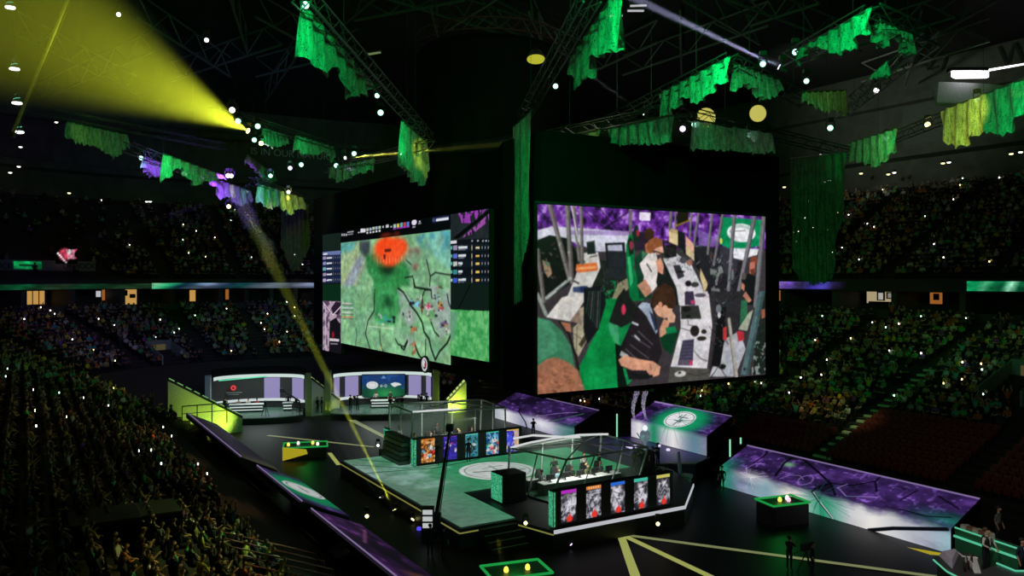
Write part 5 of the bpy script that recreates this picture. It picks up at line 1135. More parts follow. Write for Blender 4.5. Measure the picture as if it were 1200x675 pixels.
def led_wedge(label, a_in, b0, b1, z0, hv, run, rise, pic, side, fold=.60, bright=.85):
    """vertical front of height hv plus a sloping top; seen from the rink; u runs from b1 to b0"""
    s = 1 if side == 'R' else -1
    def fn(u, v):
        t = np.clip(1-v/fold, 0, 1); low = np.clip((v-fold)/(1-fold), 0, 1); bb = b1+(b0-b1)*(u if side == 'R' else 1-u)
        a = a_in+s*run*t; z = z0+hv*(1-low)+rise*t
        return CA*a-SA*bb, SA*a+CA*bb, z
    o = thing('led_wedge_panel', label, 'LED panel', (0, 0, 0))
    part('display', pic.mesh('display', fn, bright), None, o)
    e = .05; mb = MB(); P = [(a_in+s*e, z0-.0), (a_in+s*e, z0+hv-e), (a_in+s*run, z0+hv+rise-e), (a_in+s*(run+.15), z0+hv+rise-e), (a_in+s*(run+.15), z0+hv+rise-.4), (a_in+s*.5, z0)]
    mb.loft([[W(a, b0, z) for a, z in P], [W(a, b1, z) for a, z in P]]); part('cabinet', mb, BLACKP, o)
    part('top_light_strip', MB().tube(W(a_in+s*run, b0, z0+hv+rise+.03), W(a_in+s*run, b1, z0+hv+rise+.03), .04, 5), glow('violet_strip', (.42, .30, .62), .45), o)
    return o
# long near right panel
P = galaxy(360, 110, 71)
mk = np.clip((P.Y-.56+.16*(.5-P.n))*6, 0, 1)*np.clip(.3+P.X*5, 0, 1); lowc = np.clip(.55+.9*(P.n2-.3), 0, 1)
P.blend(mk*np.clip(.35+1.1*P.n2, 0, 1), '9cb4c4', .85); P.blend(mk*np.clip(1-abs(P.X-.36)*5, 0, 1), 'fbf4ea', 1); P.blend(mk*np.clip(1-abs(P.X-.72)*3.2, 0, 1), 'f6f2ee', 1); P.blend(mk*np.clip(1-abs(P.X-.52)*9, 0, 1), '1f9a6c', .9); P.blend(mk*np.clip(1-abs(P.X-.25)*9, 0, 1), '6fa0b0', .7); P.blend(mk*np.clip((P.X-.93)*12, 0, 1), '9ccfd0', .8)
P.blend(np.clip(1-P.X*9, 0, 1)*np.clip((P.Y-.25)*3, 0, 1), '10a468', .95); P.blend(np.clip(1-abs(P.X-.17)*8, 0, 1)*np.clip(1-abs(P.Y-.62)*6, 0, 1), 'f2efe8', .8); P.ell((.27, .20), .045, .09, '7cc08a', .8, .9)
P.blend(np.clip((P.X-.8)*6, 0, 1)*np.clip(1-abs(P.Y-.48)*5, 0, 1), '1c8a6a', .7)
CK = '07040d'
for w_, q in ((.025, [(.115, .0), (.13, .15), (.12, .33)]), (.03, [(.25, .0), (.245, .2), (.27, .48)]), (.03, [(.30, .02), (.42, .22), (.50, .36), (.56, .55)]), (.03, [(.50, .36), (.47, .50), (.47, .60), (.50, .75), (.555, .97)]), (.022, [(.50, .36), (.58, .30), (.64, .12)]), (.022, [(.64, .0), (.64, .12), (.68, .3)]), (.016, [(.80, .1), (.78, .35)]), (.018, [(.88, .12), (.97, .25)]), (.016, [(.80, .50), (.90, .50), (.97, .42)])): P.line(q, w_, CK)
P.line([(.475, .60), (.505, .75), (.56, .98)], .014, 'e8e4f0'); P.line([(.30, .52), (.32, .40), (.36, .36), (.39, .42)], .012, '9a7ac8', .8); P.line([(.12, .48), (.13, .36), (.17, .3)], .014, '9a7ac8', .8); P.ell((.40, .42), .03, .12, '8a68b8', .8, ring=.2); P.line([(.56, .30), (.54, .40), (.60, .52), (.68, .42), (.70, .40)], .012, 'a890d8', .8)
rays(P, (.50, .68), 26, .55, '0e5a44', 3, .012, .5); rays(P, (.17, .66), 18, .3, 'dfe8ee', 4, .012, .5)
P.line([(.0, .555), (.98, .565)], .008, '3a2a5a', .7); P.line([(0, .0), (1, .0)], .03, 'a080d0', .8)
P.line([(.71, 1.0), (.80, .85), (.985, .62)], .06, '0a0a14')
led_wedge('long purple and white LED panel along the right side of the floor', 43.4, 25.9, 43.1, 0, 1.36, 2.8, 1.25, P, 'R')
# centre emblem panel
P = galaxy(200, 120, 81); mk = np.clip((P.Y-.56)*9, 0, 1)
P.ell((.55, .36), .42, .55, '0c9a60', 1, .55); P.blend(mk, 'c8d0d8', .6); P.blend(mk*np.clip(1-abs(P.X-.12)*5, 0, 1), 'f4f0f4', 1); P.blend(mk*np.clip(1-abs(P.X-.58)*4, 0, 1), 'f2f0f0', 1); P.blend(mk*np.clip(1-abs(P.X-.32)*8, 0, 1), '12905c', .9); P.blend(mk*np.clip(1-abs(P.X-.85)*5, 0, 1), '5a8a98', .8)
P.ell((.53, .34), .19, .27, 'd4f4e4', .8, .25); P.ell((.53, .34), .165, .235, 'eef0f0'); P.ell((.53, .34), .155, .215, '30343a', ring=.07); P.ell((.53, .34), .14, .19, 'eeeef0')
for q in ([(.53, .18), (.54, .52)], [(.49, .28), (.60, .27)], [(.48, .38), (.58, .40)], [(.50, .22), (.50, .30)], [(.56, .34), (.56, .44)]): P.line(q, .018, '2a4a4a')
rays(P, (.55, .36), 24, .6, '0a5a3a', 5, .01, .4); P.line([(0, .0), (.25, .0)], .05, 'c8a8f0', .8)
led_wedge('purple LED panel with white round emblem in a green glow behind the stage', 45.7, 46.8, 56.0, ZS, 1.55, 2.7, 1.3, P, 'R')
# far right panel
P = galaxy(200, 110, 91); mk = np.clip((P.Y-.60)*9, 0, 1)
P.blend(mk, 'b4bcd0', .8); P.blend(mk*np.clip(1-abs(P.X-.15)*4, 0, 1), 'f4f2f6', 1); P.blend(np.clip(1-abs(P.X-.62)*4, 0, 1)*np.clip(1-abs(P.Y-.78)*3.5, 0, 1), 'f4f0f4', 1); P.blend(np.clip((P.X-.75)*4, 0, 1)*np.clip((P.Y-.4)*2.5, 0, 1), '0f6a4a', .8)
P.line([(.30, .50), (.42, .85), (.44, 1)], .03, '0a0812'); P.line([(.55, .6), (.75, .3), (.85, .2)], .02, 'a890c8', .6); P.line([(.92, .2), (.75, .62)], .02, '3a8a58', .8); rays(P, (.62, .75), 20, .4, 'e8e8f4', 8, .012, .5)
led_wedge('white and purple LED panel at the far right end of the floor', 43.7, 61.8, 76.6, 0, 1.36, 2.8, 1.25, P, 'R')
# left side, seen from behind and above
P = galaxy(260, 70, 101); P.blend(np.clip((P.X-.0)*1, 0, 0), '000000'); P.blend(np.clip(1-P.X*3.2, 0, 1)*.7, '5a6a70', .6); P.blend(np.clip(1-abs(P.X-.25)*6, 0, 1)*np.clip((P.Y-.35)*4, 0, 1), '1c6a4a', .8); P.ell((.45, .4), .06, .3, 'a8905a', .6, .9); P.line([(.45, .45), (.50, .8), (.6, .95)], .04, '0a0812'); P.line([(.7, .2), (.9, .5)], .04, 'b090c0', .6); P.a *= np.array((1.15, .85, .95)); P.line([(0, .0), (1, 0)], .06, 'a070a8', .8)
led_wedge('purple LED panel along the left side nearest the camera', 16.1, 24.5, 43.3, 0, 1.36, 2.8, 1.25, P, 'L', bright=.32)
P = galaxy(160, 70, 111); P.ell((.5, .4), .48, .6, '0c8a58', 1, .4); P.ell((.52, .36), .19, .26, 'd8dedc'); P.ell((.52, .36), .17, .22, '5a6a68', ring=.1); P.line([(.45, .38), (.6, .34)], .03, '6a7a78'); P.line([(.5, .3), (.52, .44)], .03, '6a7a78'); P.line([(0, .0), (1, 0)], .06, 'a070a8', .5)
led_wedge('green LED panel with white round emblem along the left side', 16.1, 45.0, 55.2, 0, 1.36, 2.8, 1.25, P, 'L', bright=.6)
P = galaxy(200, 60, 121); P.a *= .6; P.blend(np.clip(.5+P.n-.4, 0, 1), '5a5660', .5); P.blend(np.clip(1-P.X*5, 0, 1), '7a8a3a', .5)
led_wedge('dim grey LED panel at the far end of the left side', 15.6, 58.5, 80.0, 0, 1.36, 2.6, 1.25, P, 'L', bright=.4)
# dark boards under the tier fronts
mb = MB()
for sgn, a in ((1, 46.3), (-1, 13.2)):
    mb.loft([[W(a, 16, 0), W(a+.12, 16, 0), W(a+.12, 16, 1.15), W(a, 16, 1.15)], [W(a, 75, 0), W(a+.12, 75, 0), W(a+.12, 75, 1.15), W(a, 75, 1.15)]])
struct('trim_boards', mb, BLACKP)

# ================================================================ analyst sets at the far end
LILAC = glow('lilac_backdrop', (.42, .36, .72), .60); WHT_L = glow('white_header_light', (.75, .90, .85), .75); DGREY = mat('dark_set_panel', (.03, .03, .03), .5); SETFL = mat('glossy_set_floor', (.10, .20, .15), .25)
def analyst_set(label, px_c, Yc, halfw, panels, screen=None, depth=3.2, zf=.62, ht=4.3, tablab=''):
    c = atY(px_c, 470, Yc); c.z = 0; yaw = math.atan2(-c.x, c.y)*.7
    o = thing('analyst_set', label, 'studio set', c, yaw)
    # curved back wall: an ellipse arc, open to the front (-y)
    def arc(u, r=1.0): th = PI*(1.0-u); return Vector((halfw*r*math.cos(th), depth*.85*r*math.sin(th)-1.2, 0))
    fl = [(arc(k/24).x, arc(k/24).y) for k in range(25)]; fl = [(-halfw, -6.8*.6), *[(x, y) for x, y in fl], (halfw, -6.8*.6)]
    front = [(halfw*math.cos(PI+PI*k/16), -4.0+1.8*math.sin(PI+PI*k/16)) for k in range(17)]
    poly = [(arc(k/24).x, arc(k/24).y) for k in range(25)][::-1]+front
    part('platform', MB().prism(poly, 0, zf-.04), BLACKP, o); part('platform_floor', MB().prism([(x*.985, y*.985) for x, y in poly], zf-.04, zf), SETFL, o)
    part('platform_edge', edge(front, False, zf-.08, zf-.01, .05), mat('set_edge', (.25, .4, .3), .4), o)
    def strip(u0, u1, z0, z1, m, nm, r=1.0, th=.12, lab=None):
        n = max(2, int((u1-u0)*40)); mb = MB(); rings = []
        for k in range(n+1):
            p = arc(u0+(u1-u0)*k/n, r); q = arc(u0+(u1-u0)*k/n, r+th/halfw*.9); rings.append([(p.x, p.y, z0), (q.x, q.y, z0), (q.x, q.y, z1), (p.x, p.y, z1)])
        mb.loft(rings); return part(nm, mb, m, o, label=lab)
    strip(0, 1, zf, ht-.35, DGREY, 'back_wall', 1.04)
    strip(0.02, .98, ht-.30, ht+.05, WHT_L, 'header_light', .99)
    strip(0, 1, ht+.12, ht+.9, BLACK, 'header_truss', 1.03)
    strip(0.03, .97, zf+.75, zf+1.0, glow('white_ledge_light', (.8, .9, .9), .7), 'ledge_light', .93, .5)
    for u0, u1 in panels: strip(u0, u1, zf+1.02, ht-.36, LILAC, 'backdrop_panel', .985)
    return o, arc, strip, zf
# right hand set
p = Pic(90, 54, '0b3a78'); n = fbm(90, 54, 8, 5, 4, 131); p.blend(np.clip((p.Y-.35)*3, 0, 1), '0a4a34'); p.blend(np.clip(1-np.hypot((p.X-.55)*2.2, (p.Y-.85)*2), 0, 1), '2fae5a', .9); p.blend(np.clip((n-.55)*5, 0, 1), '2a6ac0', .5)
p.ell((.24, .46), .135, .17, 'f0f2f2'); p.ell((.24, .46), .10, .12, 'c0c8c8', ring=.2); p.poly([(.66, .40), (.76, .34), (.86, .38), (.92, .46), (.82, .50), (.76, .56), (.70, .50)], 'eef2f0')
p.rect(.43, .44, .46, .56, 'c8d0d0'); p.rect(.475, .49, .50, .52, 'c8d0d0'); p.ell((.55, .5), .028, .07, 'c8d0d0', ring=.45)
p.rect(.44, .12, .56, .17, '7aa0e0', .7); p.ell((.5, .1), .03, .06, '8ab0f0', .7)
o, arc, strip, zf = analyst_set('right hand analyst set with lilac panels and a score screen', 449, 92.5, 5.4, [(.04, .135), (.21, .32), (.68, .79), (.865, .96)])
w0 = arc(.345, .96); w1 = arc(.655, .96)
part('score_screen', p.mesh('score_screen', lambda u, v: (w0.x+(w1.x-w0.x)*u, w0.y+u*0-.1, 4.0-2.5*v), .75), None, o)
mb = MB(); mb.cbox(w0.x-.05, w1.x+.05, w0.y-.05, w0.y+.2, 1.4, 4.1, .03); part('screen_cabinet', mb, BLACKP, o)
for s in (-1, 1): part('side_pillar', MB().cbox(s*5.95-.35, s*5.95+.35, -2.0, -1.3, 0, 4.9, .04), mat('olive_pillar', (.32, .40, .12), .6), o)  # olive green pillar at each side
def counter(label, base, yaw, wdt):
    t = thing('analyst_desk', label, 'desk', base, yaw); part('desk_top', MB().cbox(-wdt/2, wdt/2, -.45, .45, .78, .86, .03), WHITE, t); part('desk_front', MB().cbox(-wdt/2+.1, wdt/2-.1, -.40, -.32, 0, .78, .02), DGREY, t)
    part('light_band', MB().box(-wdt/2+.1, wdt/2-.1, -.43, -.41, .50, .62).box(-wdt/2+.1, wdt/2-.1, -.43, -.41, .2, .3), WHT_L, t); return t
def on_set(o, x, y): return o.matrix_basis @ Vector((x, y, .62))
bpy.context.view_layer.update()
counter('white lit desk in the middle of the right hand analyst set', on_set(o, 0, -1.2), o.rotation_euler.z, 2.6)
ppl = [(-.8, -.3, STANDM, (.5, .4, .35), 'presenter in a pale top behind the desk of the right hand set', 0), (.8, -.3, STANDM, (.05, .05, .06), 'presenter in a dark suit behind the desk of the right hand set', .2), (-3.4, -3.2, OPERM, (.012, .012, .012), 'camera operator in black at the left of the right hand set', 2.6), (-2.6, -3.5, OPERM, (.02, .02, .02), 'second camera operator left on the right hand set', 3.3), (1.0, -4.6, OPERM, (.01, .01, .01), 'camera operator silhouetted at the front of the right hand set', 3.1), (2.2, -4.2, STANDM, (.01, .01, .01), 'crew member beside a tripod at the front of the right hand set', 3.5), (4.3, -3.0, OPERM, (.012, .012, .012), 'camera operator in black at the right of the right hand set', 3.6), (4.9, -2.6, STANDM, (.015, .015, .015), 'tall dark figure at the right edge of the right hand set', 3.0)]
for x, y, me, c, lb, rt in ppl: person(me, lb, on_set(o, x, y), o.rotation_euler.z+rt, c, None, hair='dark')
def tripod(label, loc, rot=0):
    t = thing('tripod_camera', label, 'camera', loc, rot)
    for k in range(3): part('leg', MB().tube((0, 0, 1.15), (.45*math.cos(k*2.094+.5), .45*math.sin(k*2.094+.5), 0), .03, 5), BLACKP, t)
    cb = part('camera_body', MB().cbox(-.14, .14, -.2, .35, 1.2, 1.55, .03), BLACKP, t); part('lens', MB().tube((0, -.2, 1.38), (0, -.55, 1.38), .09, 8, .11), BLACKP, cb); part('pan_bar', MB().tube((.05, .3, 1.25), (.2, .8, 1.1), .015, 5), BLACKP, t); return t
tripod('tripod camera at the front of the right hand set', on_set(o, 1.7, -4.7), o.rotation_euler.z+PI); tripod('tripod camera at the left of the right hand set', on_set(o, -3.0, -2.5), o.rotation_euler.z+PI); tripod('tripod camera at the right of the right hand set', on_set(o, 4.0, -2.2), o.rotation_euler.z+PI)
# left hand set
o, arc, strip, zf = analyst_set('left hand analyst set with lilac panels and a red logo', 305, 90, 4.7, [(.52, .64), (.76, .86), (.865, .95)])
RD = glow('red_emblem', (.9, .05, .06), .8); w0 = arc(.27, .93)
part('red_emblem', MB().lathe([(.30, 0), (.30, .05)], 8, (w0.x, w0.y-.2, 3.0), 'y'), RD, o); part('red_emblem_core', MB().lathe([(.12, -.02), (.12, .0)], 8, (w0.x, w0.y-.22, 3.0), 'y'), BLACKP, o)
part('logo_line', MB().box(w0.x-.75, w0.x+.9, w0.y-.22, w0.y-.18, 2.45, 2.52).box(w0.x-.6, w0.x+.6, w0.y-.22, w0.y-.18, 2.25, 2.30), mat('grey_line', (.4, .4, .4), .5), o)
for s in (-1, 1): part('side_pillar', MB().cbox(s*5.2-.3, s*5.2+.3, -2.0, -1.4, 0, 4.7, .04), MATS['olive_pillar'] if s > 0 else FR, o)
part('green_light_bar', MB().tube((-4.3, -.4, 3.95), (.6, .9, 4.15), .07, 6), glow('green_bar', (.15, .9, .5), .8), o)
bpy.context.view_layer.update()
counter('long white lit desk at the left of the left hand analyst set', on_set(o, -1.3, -1.4), o.rotation_euler.z, 3.6); counter('small white lit desk at the right of the left hand analyst set', on_set(o, 3.0, -1.2), o.rotation_euler.z, 1.1)
for x, y, me, c, lb, rt in ((-2.2, -.6, SEATED[0], (.4, .2, .15), 'analyst in a red brown top seated at the long desk', 0), (-1.2, -.6, SEATED[1], (.6, .5, .45), 'analyst in a pale top seated at the long desk', 0), (-.3, -.6, SEATED[0], (.3, .05, .05), 'analyst in a dark red top seated at the long desk', 0), (3.0, -.5, STANDM, (.02, .02, .02), 'dark figure behind the small desk of the left hand set', 0), (-3.4, -2.6, OPERM, (.02, .02, .02), 'camera operator at the left of the left hand set', 2.8)):
    person(me, lb, on_set(o, x, y), o.rotation_euler.z+rt, c, None, hair='dark')
tripod('tripod camera in the middle of the left hand set', on_set(o, .9, -4.2), o.rotation_euler.z+PI); tripod('tripod camera at the right edge of the left hand set', on_set(o, 4.0, -3.2), o.rotation_euler.z+PI)
js = on_set(o, 4.3, -2.2); jt2 = on_set(o, 2.4, -1.4)+Vector((0, 0, 2.3)); t = thing('jib_arm', 'dark jib arm reaching across the left hand set', 'crane', js, 0)
part('arm', MB().tube(Vector((0, 0, 1.1)), jt2-js, .10, 6), BLACKP, t); part('stand', MB().lathe([(.4, 0), (.1, .2), (.08, 1.1)], 8), BLACKP, t); part('camera_head', MB().cbox((jt2-js).x-.2, (jt2-js).x+.2, (jt2-js).y-.2, (jt2-js).y+.2, (jt2-js).z-.3, (jt2-js).z+.15, .03), BLACKP, t)
# yellow lit wedge walls
LIMEW = mat('pale_tunnel_wall', (.55, .58, .40), .7)
def wedge_wall(label, p0, p1, h0, h1, th=.9, lamps=6, lampm=None):
    """p0 far/high end and p1 near/low end (world, z=0)"""
    d = (p1-p0); L_ = d.length; o = thing('tunnel_wall', label, 'wall', p0, math.atan2(d.y, d.x))
    part('wall_face', MB().loft([[(0, 0, 0), (L_, 0, 0), (L_, 0, h1), (0, 0, h0)], [(0, th, 0), (L_, th, 0), (L_, th, h1), (0, th, h0)]]), LIMEW, o)
    part('dark_rail', MB().tube((0, .02, h0+.06), (L_, .02, h1+.06), .12, 5), BLACKP, o)
    for i in range(lamps):
        t = (i+.5)/lamps; z = h0+(h1-h0)*t; hw = L_/lamps*.32
        part('lamp_tube', MB().tube((L_*t-hw, th*.55, z+.16-(h1-h0)/L_*hw), (L_*t+hw, th*.55, z+.16+(h1-h0)/L_*hw), .10, 6), lampm or glow('lime_tube', (.75, 1.0, .30), .7), o)
    return o
def gz(px, py): return atz(px, py, 0)
wedge_wall('long yellow green lit wedge wall left of the left hand set', W(11.6, 82.2), W(18.4, 82.2), 5.5, 1.4, .9, 9, glow('green_tube_dim', (.35, .75, .25), .45))
wedge_wall('yellow lit wedge wall left of the right hand set', W(27.0, 87.8), W(30.2, 87.8), 4.1, 1.5, .9, 6)
wedge_wall('yellow lit wedge wall right of the right hand set', W(43.0, 82.8), W(40.7, 82.8), 3.4, 1.3, .9, 6)
lamp('SPOT', 'wall_flood_long', W(17.4, 79.6, .6), (.62, .95, .10), 950, W(15.0, 82.2, 2.0), 110, .8, .3)
lamp('SPOT', 'wall_flood_mid', W(29.3, 86.0, .4), (.8, .95, .12), 600, W(28.6, 87.8, 1.4), 110, .8, .3)
lamp('SPOT', 'wall_flood_right', W(41.2, 80.6, .4), (.7, .95, .1), 600, W(41.8, 82.8, 1.5), 110, .8, .3)
# rail in front of the long wall
o = thing('safety_rail', 'thin dark rail before the long yellow green wall', 'railing', W(12.6, 80.6, 1.3), 0); base = W(12.6, 80.6, 1.3); e_ = W(16.6, 80.6, 0)-W(12.6, 80.6, 0)
for t in (0, .33, .66, 1): part('post', MB().tube(e_*t, e_*t+Vector((0, 0, 1.9)), .05, 5), BLACKP, o)
part('top_rail', MB().tube(Vector((0, 0, 1.9)), e_+Vector((0, 0, 1.9)), .05, 5), BLACKP, o); part('mid_rail', MB().tube(Vector((0, 0, 1.2)), e_+Vector((0, 0, 1.2)), .04, 5), BLACKP, o)

# ================================================================ floor: glowing strips, pods, bar
STRIPM = glow('floor_band_glow', (.50, .54, .14), .62); STRIPD = glow('floor_band_glow_dim', (.42, .46, .20), .42)  # lit lines on the floor, their light put into glowing strips
def floor_strip(label, p0, p1, w0, w1, m=STRIPM):
    A, B = gz(*p0), gz(*p1); d = (B-A); n = Vector((-d.y, d.x, 0)).normalized(); o = thing('floor_glow_band', label, 'floor line', A, 0)
    q = [(-n*w0/2), (n*w0/2), d+n*w1/2, d-n*w1/2]
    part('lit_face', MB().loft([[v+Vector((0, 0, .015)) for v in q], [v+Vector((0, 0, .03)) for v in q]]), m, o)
    part('dark_border', MB().loft([[v*1.0+Vector((0, 0, .002)) for v in (-n*(w0/2+.05), n*(w0/2+.05), d+n*(w1/2+.05), d-n*(w1/2+.05))], [v+Vector((0, 0, .014)) for v in (-n*(w0/2+.05), n*(w0/2+.05), d+n*(w1/2+.05), d-n*(w1/2+.05))]]), BLACKP, o)
floor_strip('widest yellow lit line drawn as a glowing floor strip running down to the lower picture edge', (728, 629), (748, 685), .44, .52)
floor_strip('middle yellow lit line drawn as a glowing floor strip of the three fanning out before the near booth', (733, 629), (862, 690), .40, .42)
floor_strip('longest yellow lit line drawn as a glowing floor strip reaching across the floor to the bar', (738, 628), (1200, 690), .36, .36, STRIPD)
floor_strip('thin pale lit line drawn as a glowing strip across the floor beyond the stage at left', (314, 510.5), (438, 524), .45, .35, STRIPD)
floor_strip('pale green yellow lit line drawn as a glowing floor strip running from the wedge wall to the green post', (400, 486), (454, 514), .7, .5, STRIPD)
floor_strip('short yellow lit line drawn as a glowing floor strip beside the left stage corner', (386, 531), (397, 545), .35, .35)
def pod(label, px, py, w, d, h, rot, lamps, glowy):
    b = gz(px, py); o = thing('light_plinth', label, 'light plinth', b, rot)
    part('plinth', MB().cbox(-w/2, w/2, -d/2, d/2, 0, h, .12), BLACKP, o)
    ring_ = [(-w/2, -d/2), (w/2, -d/2), (w/2, d/2), (-w/2, d/2)]; m = MB()
    for i in range(4): m.tube((*ring_[i], h+.04), (*ring_[(i+1) % 4], h+.04), .07, 6)
    part('green_rim_light', m, glow('pod_green_rim', (.02, .55, .10), .5), o)
    for i, (x, y, c) in enumerate(lamps):
        part('lamp', MB().lathe([(.09, h), (.13, h+.08), (.10, h+.22), (.03, h+.28)], 10, (x, y, 0)), glow('pod_lamp_'+c, {'y': (1, .85, .1), 'w': (1, .9, .75), 'p': (1, .5, .6)}[c], 1.5), o, smooth=True)
    l = lamp('POINT', 'pod_glow', b+Vector((0, 0, h+1.0)), (.05, 1, .15), 60*glowy, radius=.2)
    return o
pod('black plinth with green rim and yellow lamps at the foot of the long panel', 917, 611, 2.7, 1.8, 1.25, TH-.2, [(-.2, 0, 'y'), (.3, -.2, 'p'), (.5, .2, 'w')], .8)
pod('black plinth with green rim and yellow lamps left of the stage', 358, 534, 3.6, 2.2, .9, TH-.3, [(-.6, .4, 'w'), (.6, .3, 'y'), (1.0, -.3, 'w'), (-1.4, 0, 'y')], .6)
pod('green glowing plinth with a yellow lamp at the bottom edge of the floor', 605, 690, 3.0, 2.0, .9, TH-.2, [(-.55, -.1, 'y'), (.55, -.1, 'y')], 1.0)
o = solo('yellow_side_panel', MB().loft([[(0, 0, 0), (2.0, 0, .5), (2.0, .1, .5), (0, .1, 0)], [(0, 0, 1.1), (1.9, 0, .85), (1.9, .1, .85), (0, .1, 1.1)]]), glow('yellow_panel_light', (.60, .50, .02), .6), 'sloped yellow lit panel on the plinth left of the stage', 'light panel', gz(331, 541)+Vector((0, 0, .05)), .2)
# bar on its raised platform, lower right
BZ = 3.4
mb = MB().prism([(p.x, p.y) for p in (atz(1112, 662, BZ-.02), atz(1120, 639, BZ-.02), atz(1260, 639, BZ-.02), atz(1300, 720, BZ-.02), atz(1120, 720, BZ-.02))], 0, BZ-.02)
struct('floor_bar_platform', mb, BLACKP)
bo = atz(1140, 672, BZ); o = thing('bar_counter', 'dark angular bar counter with thin green light lines at lower right', 'bar', bo, 0)
def bw(px, py, z): return atz(px, py, z+BZ)-bo
top = [bw(1094, 653, 1.1), bw(1122, 646, 1.1), bw(1150, 652, 1.1), bw(1150, 668, 1.1), bw(1168, 662, 1.1), bw(1207, 672, 1.1), bw(1207, 712, 1.1), bw(1150, 700, 1.1), bw(1118, 678, 1.1)]
part('counter_top', MB().loft([[v-Vector((0, 0, .10)) for v in top], top]), mat('bar_top', (.03, .03, .034), .35), o)
cen = sum(top, Vector())/len(top)
part('counter_body', MB().loft([[Vector((v.x+(cen.x-v.x)*.08, v.y+(cen.y-v.y)*.08, z)) for v in top] for z in (-BZ, .98)]), BLACKP, o)
GL_ = glow('bar_green_line', (.12, .70, .42), .7)
for q, nm in (([(1094, 656), (1110, 670), (1122, 676)], 'green_light_line'), ([(1168, 660), (1190, 669), (1206, 669)], 'green_light_line'), ([(1122, 647), (1128, 652), (1146, 654)], 'pale_light_line')):
    part(nm, MB().path([bw(x, y, 1.13) for x, y in q], .035, 5), GL_ if nm[0] == 'g' else mat('pale_line', (.6, .6, .6), .4), o)
part('pale_inlay', MB().loft([[bw(x, y, z) for x, y in ((1134, 654), (1144, 652), (1150, 672), (1142, 672))] for z in (1.105, 1.13)]), mat('pale_inlay', (.55, .55, .58), .4), o)
w1 = [bw(1100, 651, 1.12), bw(1120, 647, 1.12), bw(1124, 649, 1.12), bw(1116, 667, 1.12)]; part('violet_wedge', MB().loft([w1, [v+Vector((0, 0, .2))+(sum(w1, Vector())/4-v)*.35 for v in w1]]), mat('violet_white_panel', (.40, .36, .48), .5), o)
part('yellow_wedge_light', MB().loft([[bw(x, y, z) for x, y in ((1062, 641), (1104, 648), (1103, 651), (1090, 650))] for z in (1.0, 1.08)]), glow('yellow_panel_light', (.60, .50, .02), .6), o)
for i in range(9):
    x, y = 1130+1.1*i+random.uniform(-1, 1), 658+random.uniform(-2, 12); solo('bottle', MB().lathe([(.045, 0), (.045, .2), (.018, .27), (.018, .33)], 8), mat('bottle_glass_%d' % (i % 3), ((.02, .05, .02), (.05, .02, .01), (.35, .35, .35))[i % 3], .15), 'small bottle standing on the dark bar counter', 'bottle', atz(x, y, BZ+1.1), 0, 'bottles on the bar', smooth=True)
b0 = atz(1119, 652, BZ); o = thing('back_bar', 'back bar shelf with green lit edges behind the bartender', 'bar shelf', b0, 0)
s0, s1 = atz(1119, 618, BZ+1.15)-b0, atz(1193, 643, BZ+1.15)-b0; s0.z = s1.z = 0; d_ = (s1-s0).normalized(); n_ = Vector((-d_.y, d_.x, 0)); n_ = n_ if n_.y > 0 else -n_
part('shelf_unit', MB().loft([[v+Vector((0, 0, z)) for v in (s0, s1, s1+n_*.5, s0+n_*.5)] for z in (-BZ, 1.1)]), mat('back_bar_green', (.03, .16, .08), .4), o)
part('green_edge_light', MB().tube(s0+Vector((0, 0, 1.15)), s1+Vector((0, 0, 1.15)), .035, 5), GL_, o); part('green_lower_light', MB().tube(s0+Vector((0, 0, .80))-n_*.05, s1+Vector((0, 0, .80))-n_*.05, .05, 5), GL_, o)
for k in range(5): part('shelf_box', MB().cbox(-.16, .16, -.12, .12, 0, .22, .02), mat('shelf_box_%d' % (k % 2), ((.5, .45, .4), (.25, .10, .06))[k % 2], .6), o, s0.lerp(s1, .1+.1*k)+n_*.25+Vector((0, 0, 1.1)))
def atbar(px, Y): p = atY(px, 600, Y); p.z = BZ; return p
o = person(BARM, 'bartender in a white shirt, black waistcoat and tie leaning at the bar', atbar(1155, 32.3), .45, (.75, .75, .72), hair='brown')
part('waistcoat', MB().lathe([(.150, 1.0), (.165, 1.12), (.180, 1.28), (.165, 1.40), (.10, 1.44)], 14, (0, -.03, 0)), mat('waistcoat_black', (.012, .012, .014), .7), o, smooth=True)
part('shirt_front', MB().loft([[(-.02, -.215, 1.12), (.02, -.215, 1.12), (.02, -.18, 1.12), (-.02, -.18, 1.12)], [(-.075, -.235, 1.43), (.075, -.235, 1.43), (.075, -.12, 1.43), (-.075, -.12, 1.43)]]), mat('shirt_white', (.75, .75, .72), .7), o)
part('tie', MB().loft([[(-.022, -.235, 1.12), (.022, -.235, 1.12), (.022, -.225, 1.12), (-.022, -.225, 1.12)], [(-.018, -.25, 1.40), (.018, -.25, 1.40), (.018, -.24, 1.40), (-.018, -.24, 1.40)]]), BLACKP, o)
o = person(STANDM, 'person in a dark blue suit standing at the right end of the bar', atbar(1198, 31.0), .3, (.02, .03, .06), hair='dark')
part('shirt_front', MB().loft([[(-.02, -.175, 1.15), (.02, -.175, 1.15), (.02, -.14, 1.15), (-.02, -.14, 1.15)], [(-.06, -.165, 1.42), (.06, -.165, 1.42), (.06, -.1, 1.42), (-.06, -.1, 1.42)]]), MATS['shirt_white'], o)
person(STANDM, 'person in grey standing in the dark behind the back bar', atbar(1170, 35.4), .6, (.14, .15, .15), hair='dark')
# camera crew at the bottom
standing(925, 668, 0, OPERM, 'camera operator in black standing on the floor below the green rimmed plinth', (.012, .012, .014), 2.4); tripod('tripod camera standing on the long yellow floor strip', gz(945, 672), 2.2); standing(952, 676, 0, STANDM, 'crew member in black at the tripod on the long yellow strip', (.012, .012, .012), 1.2)
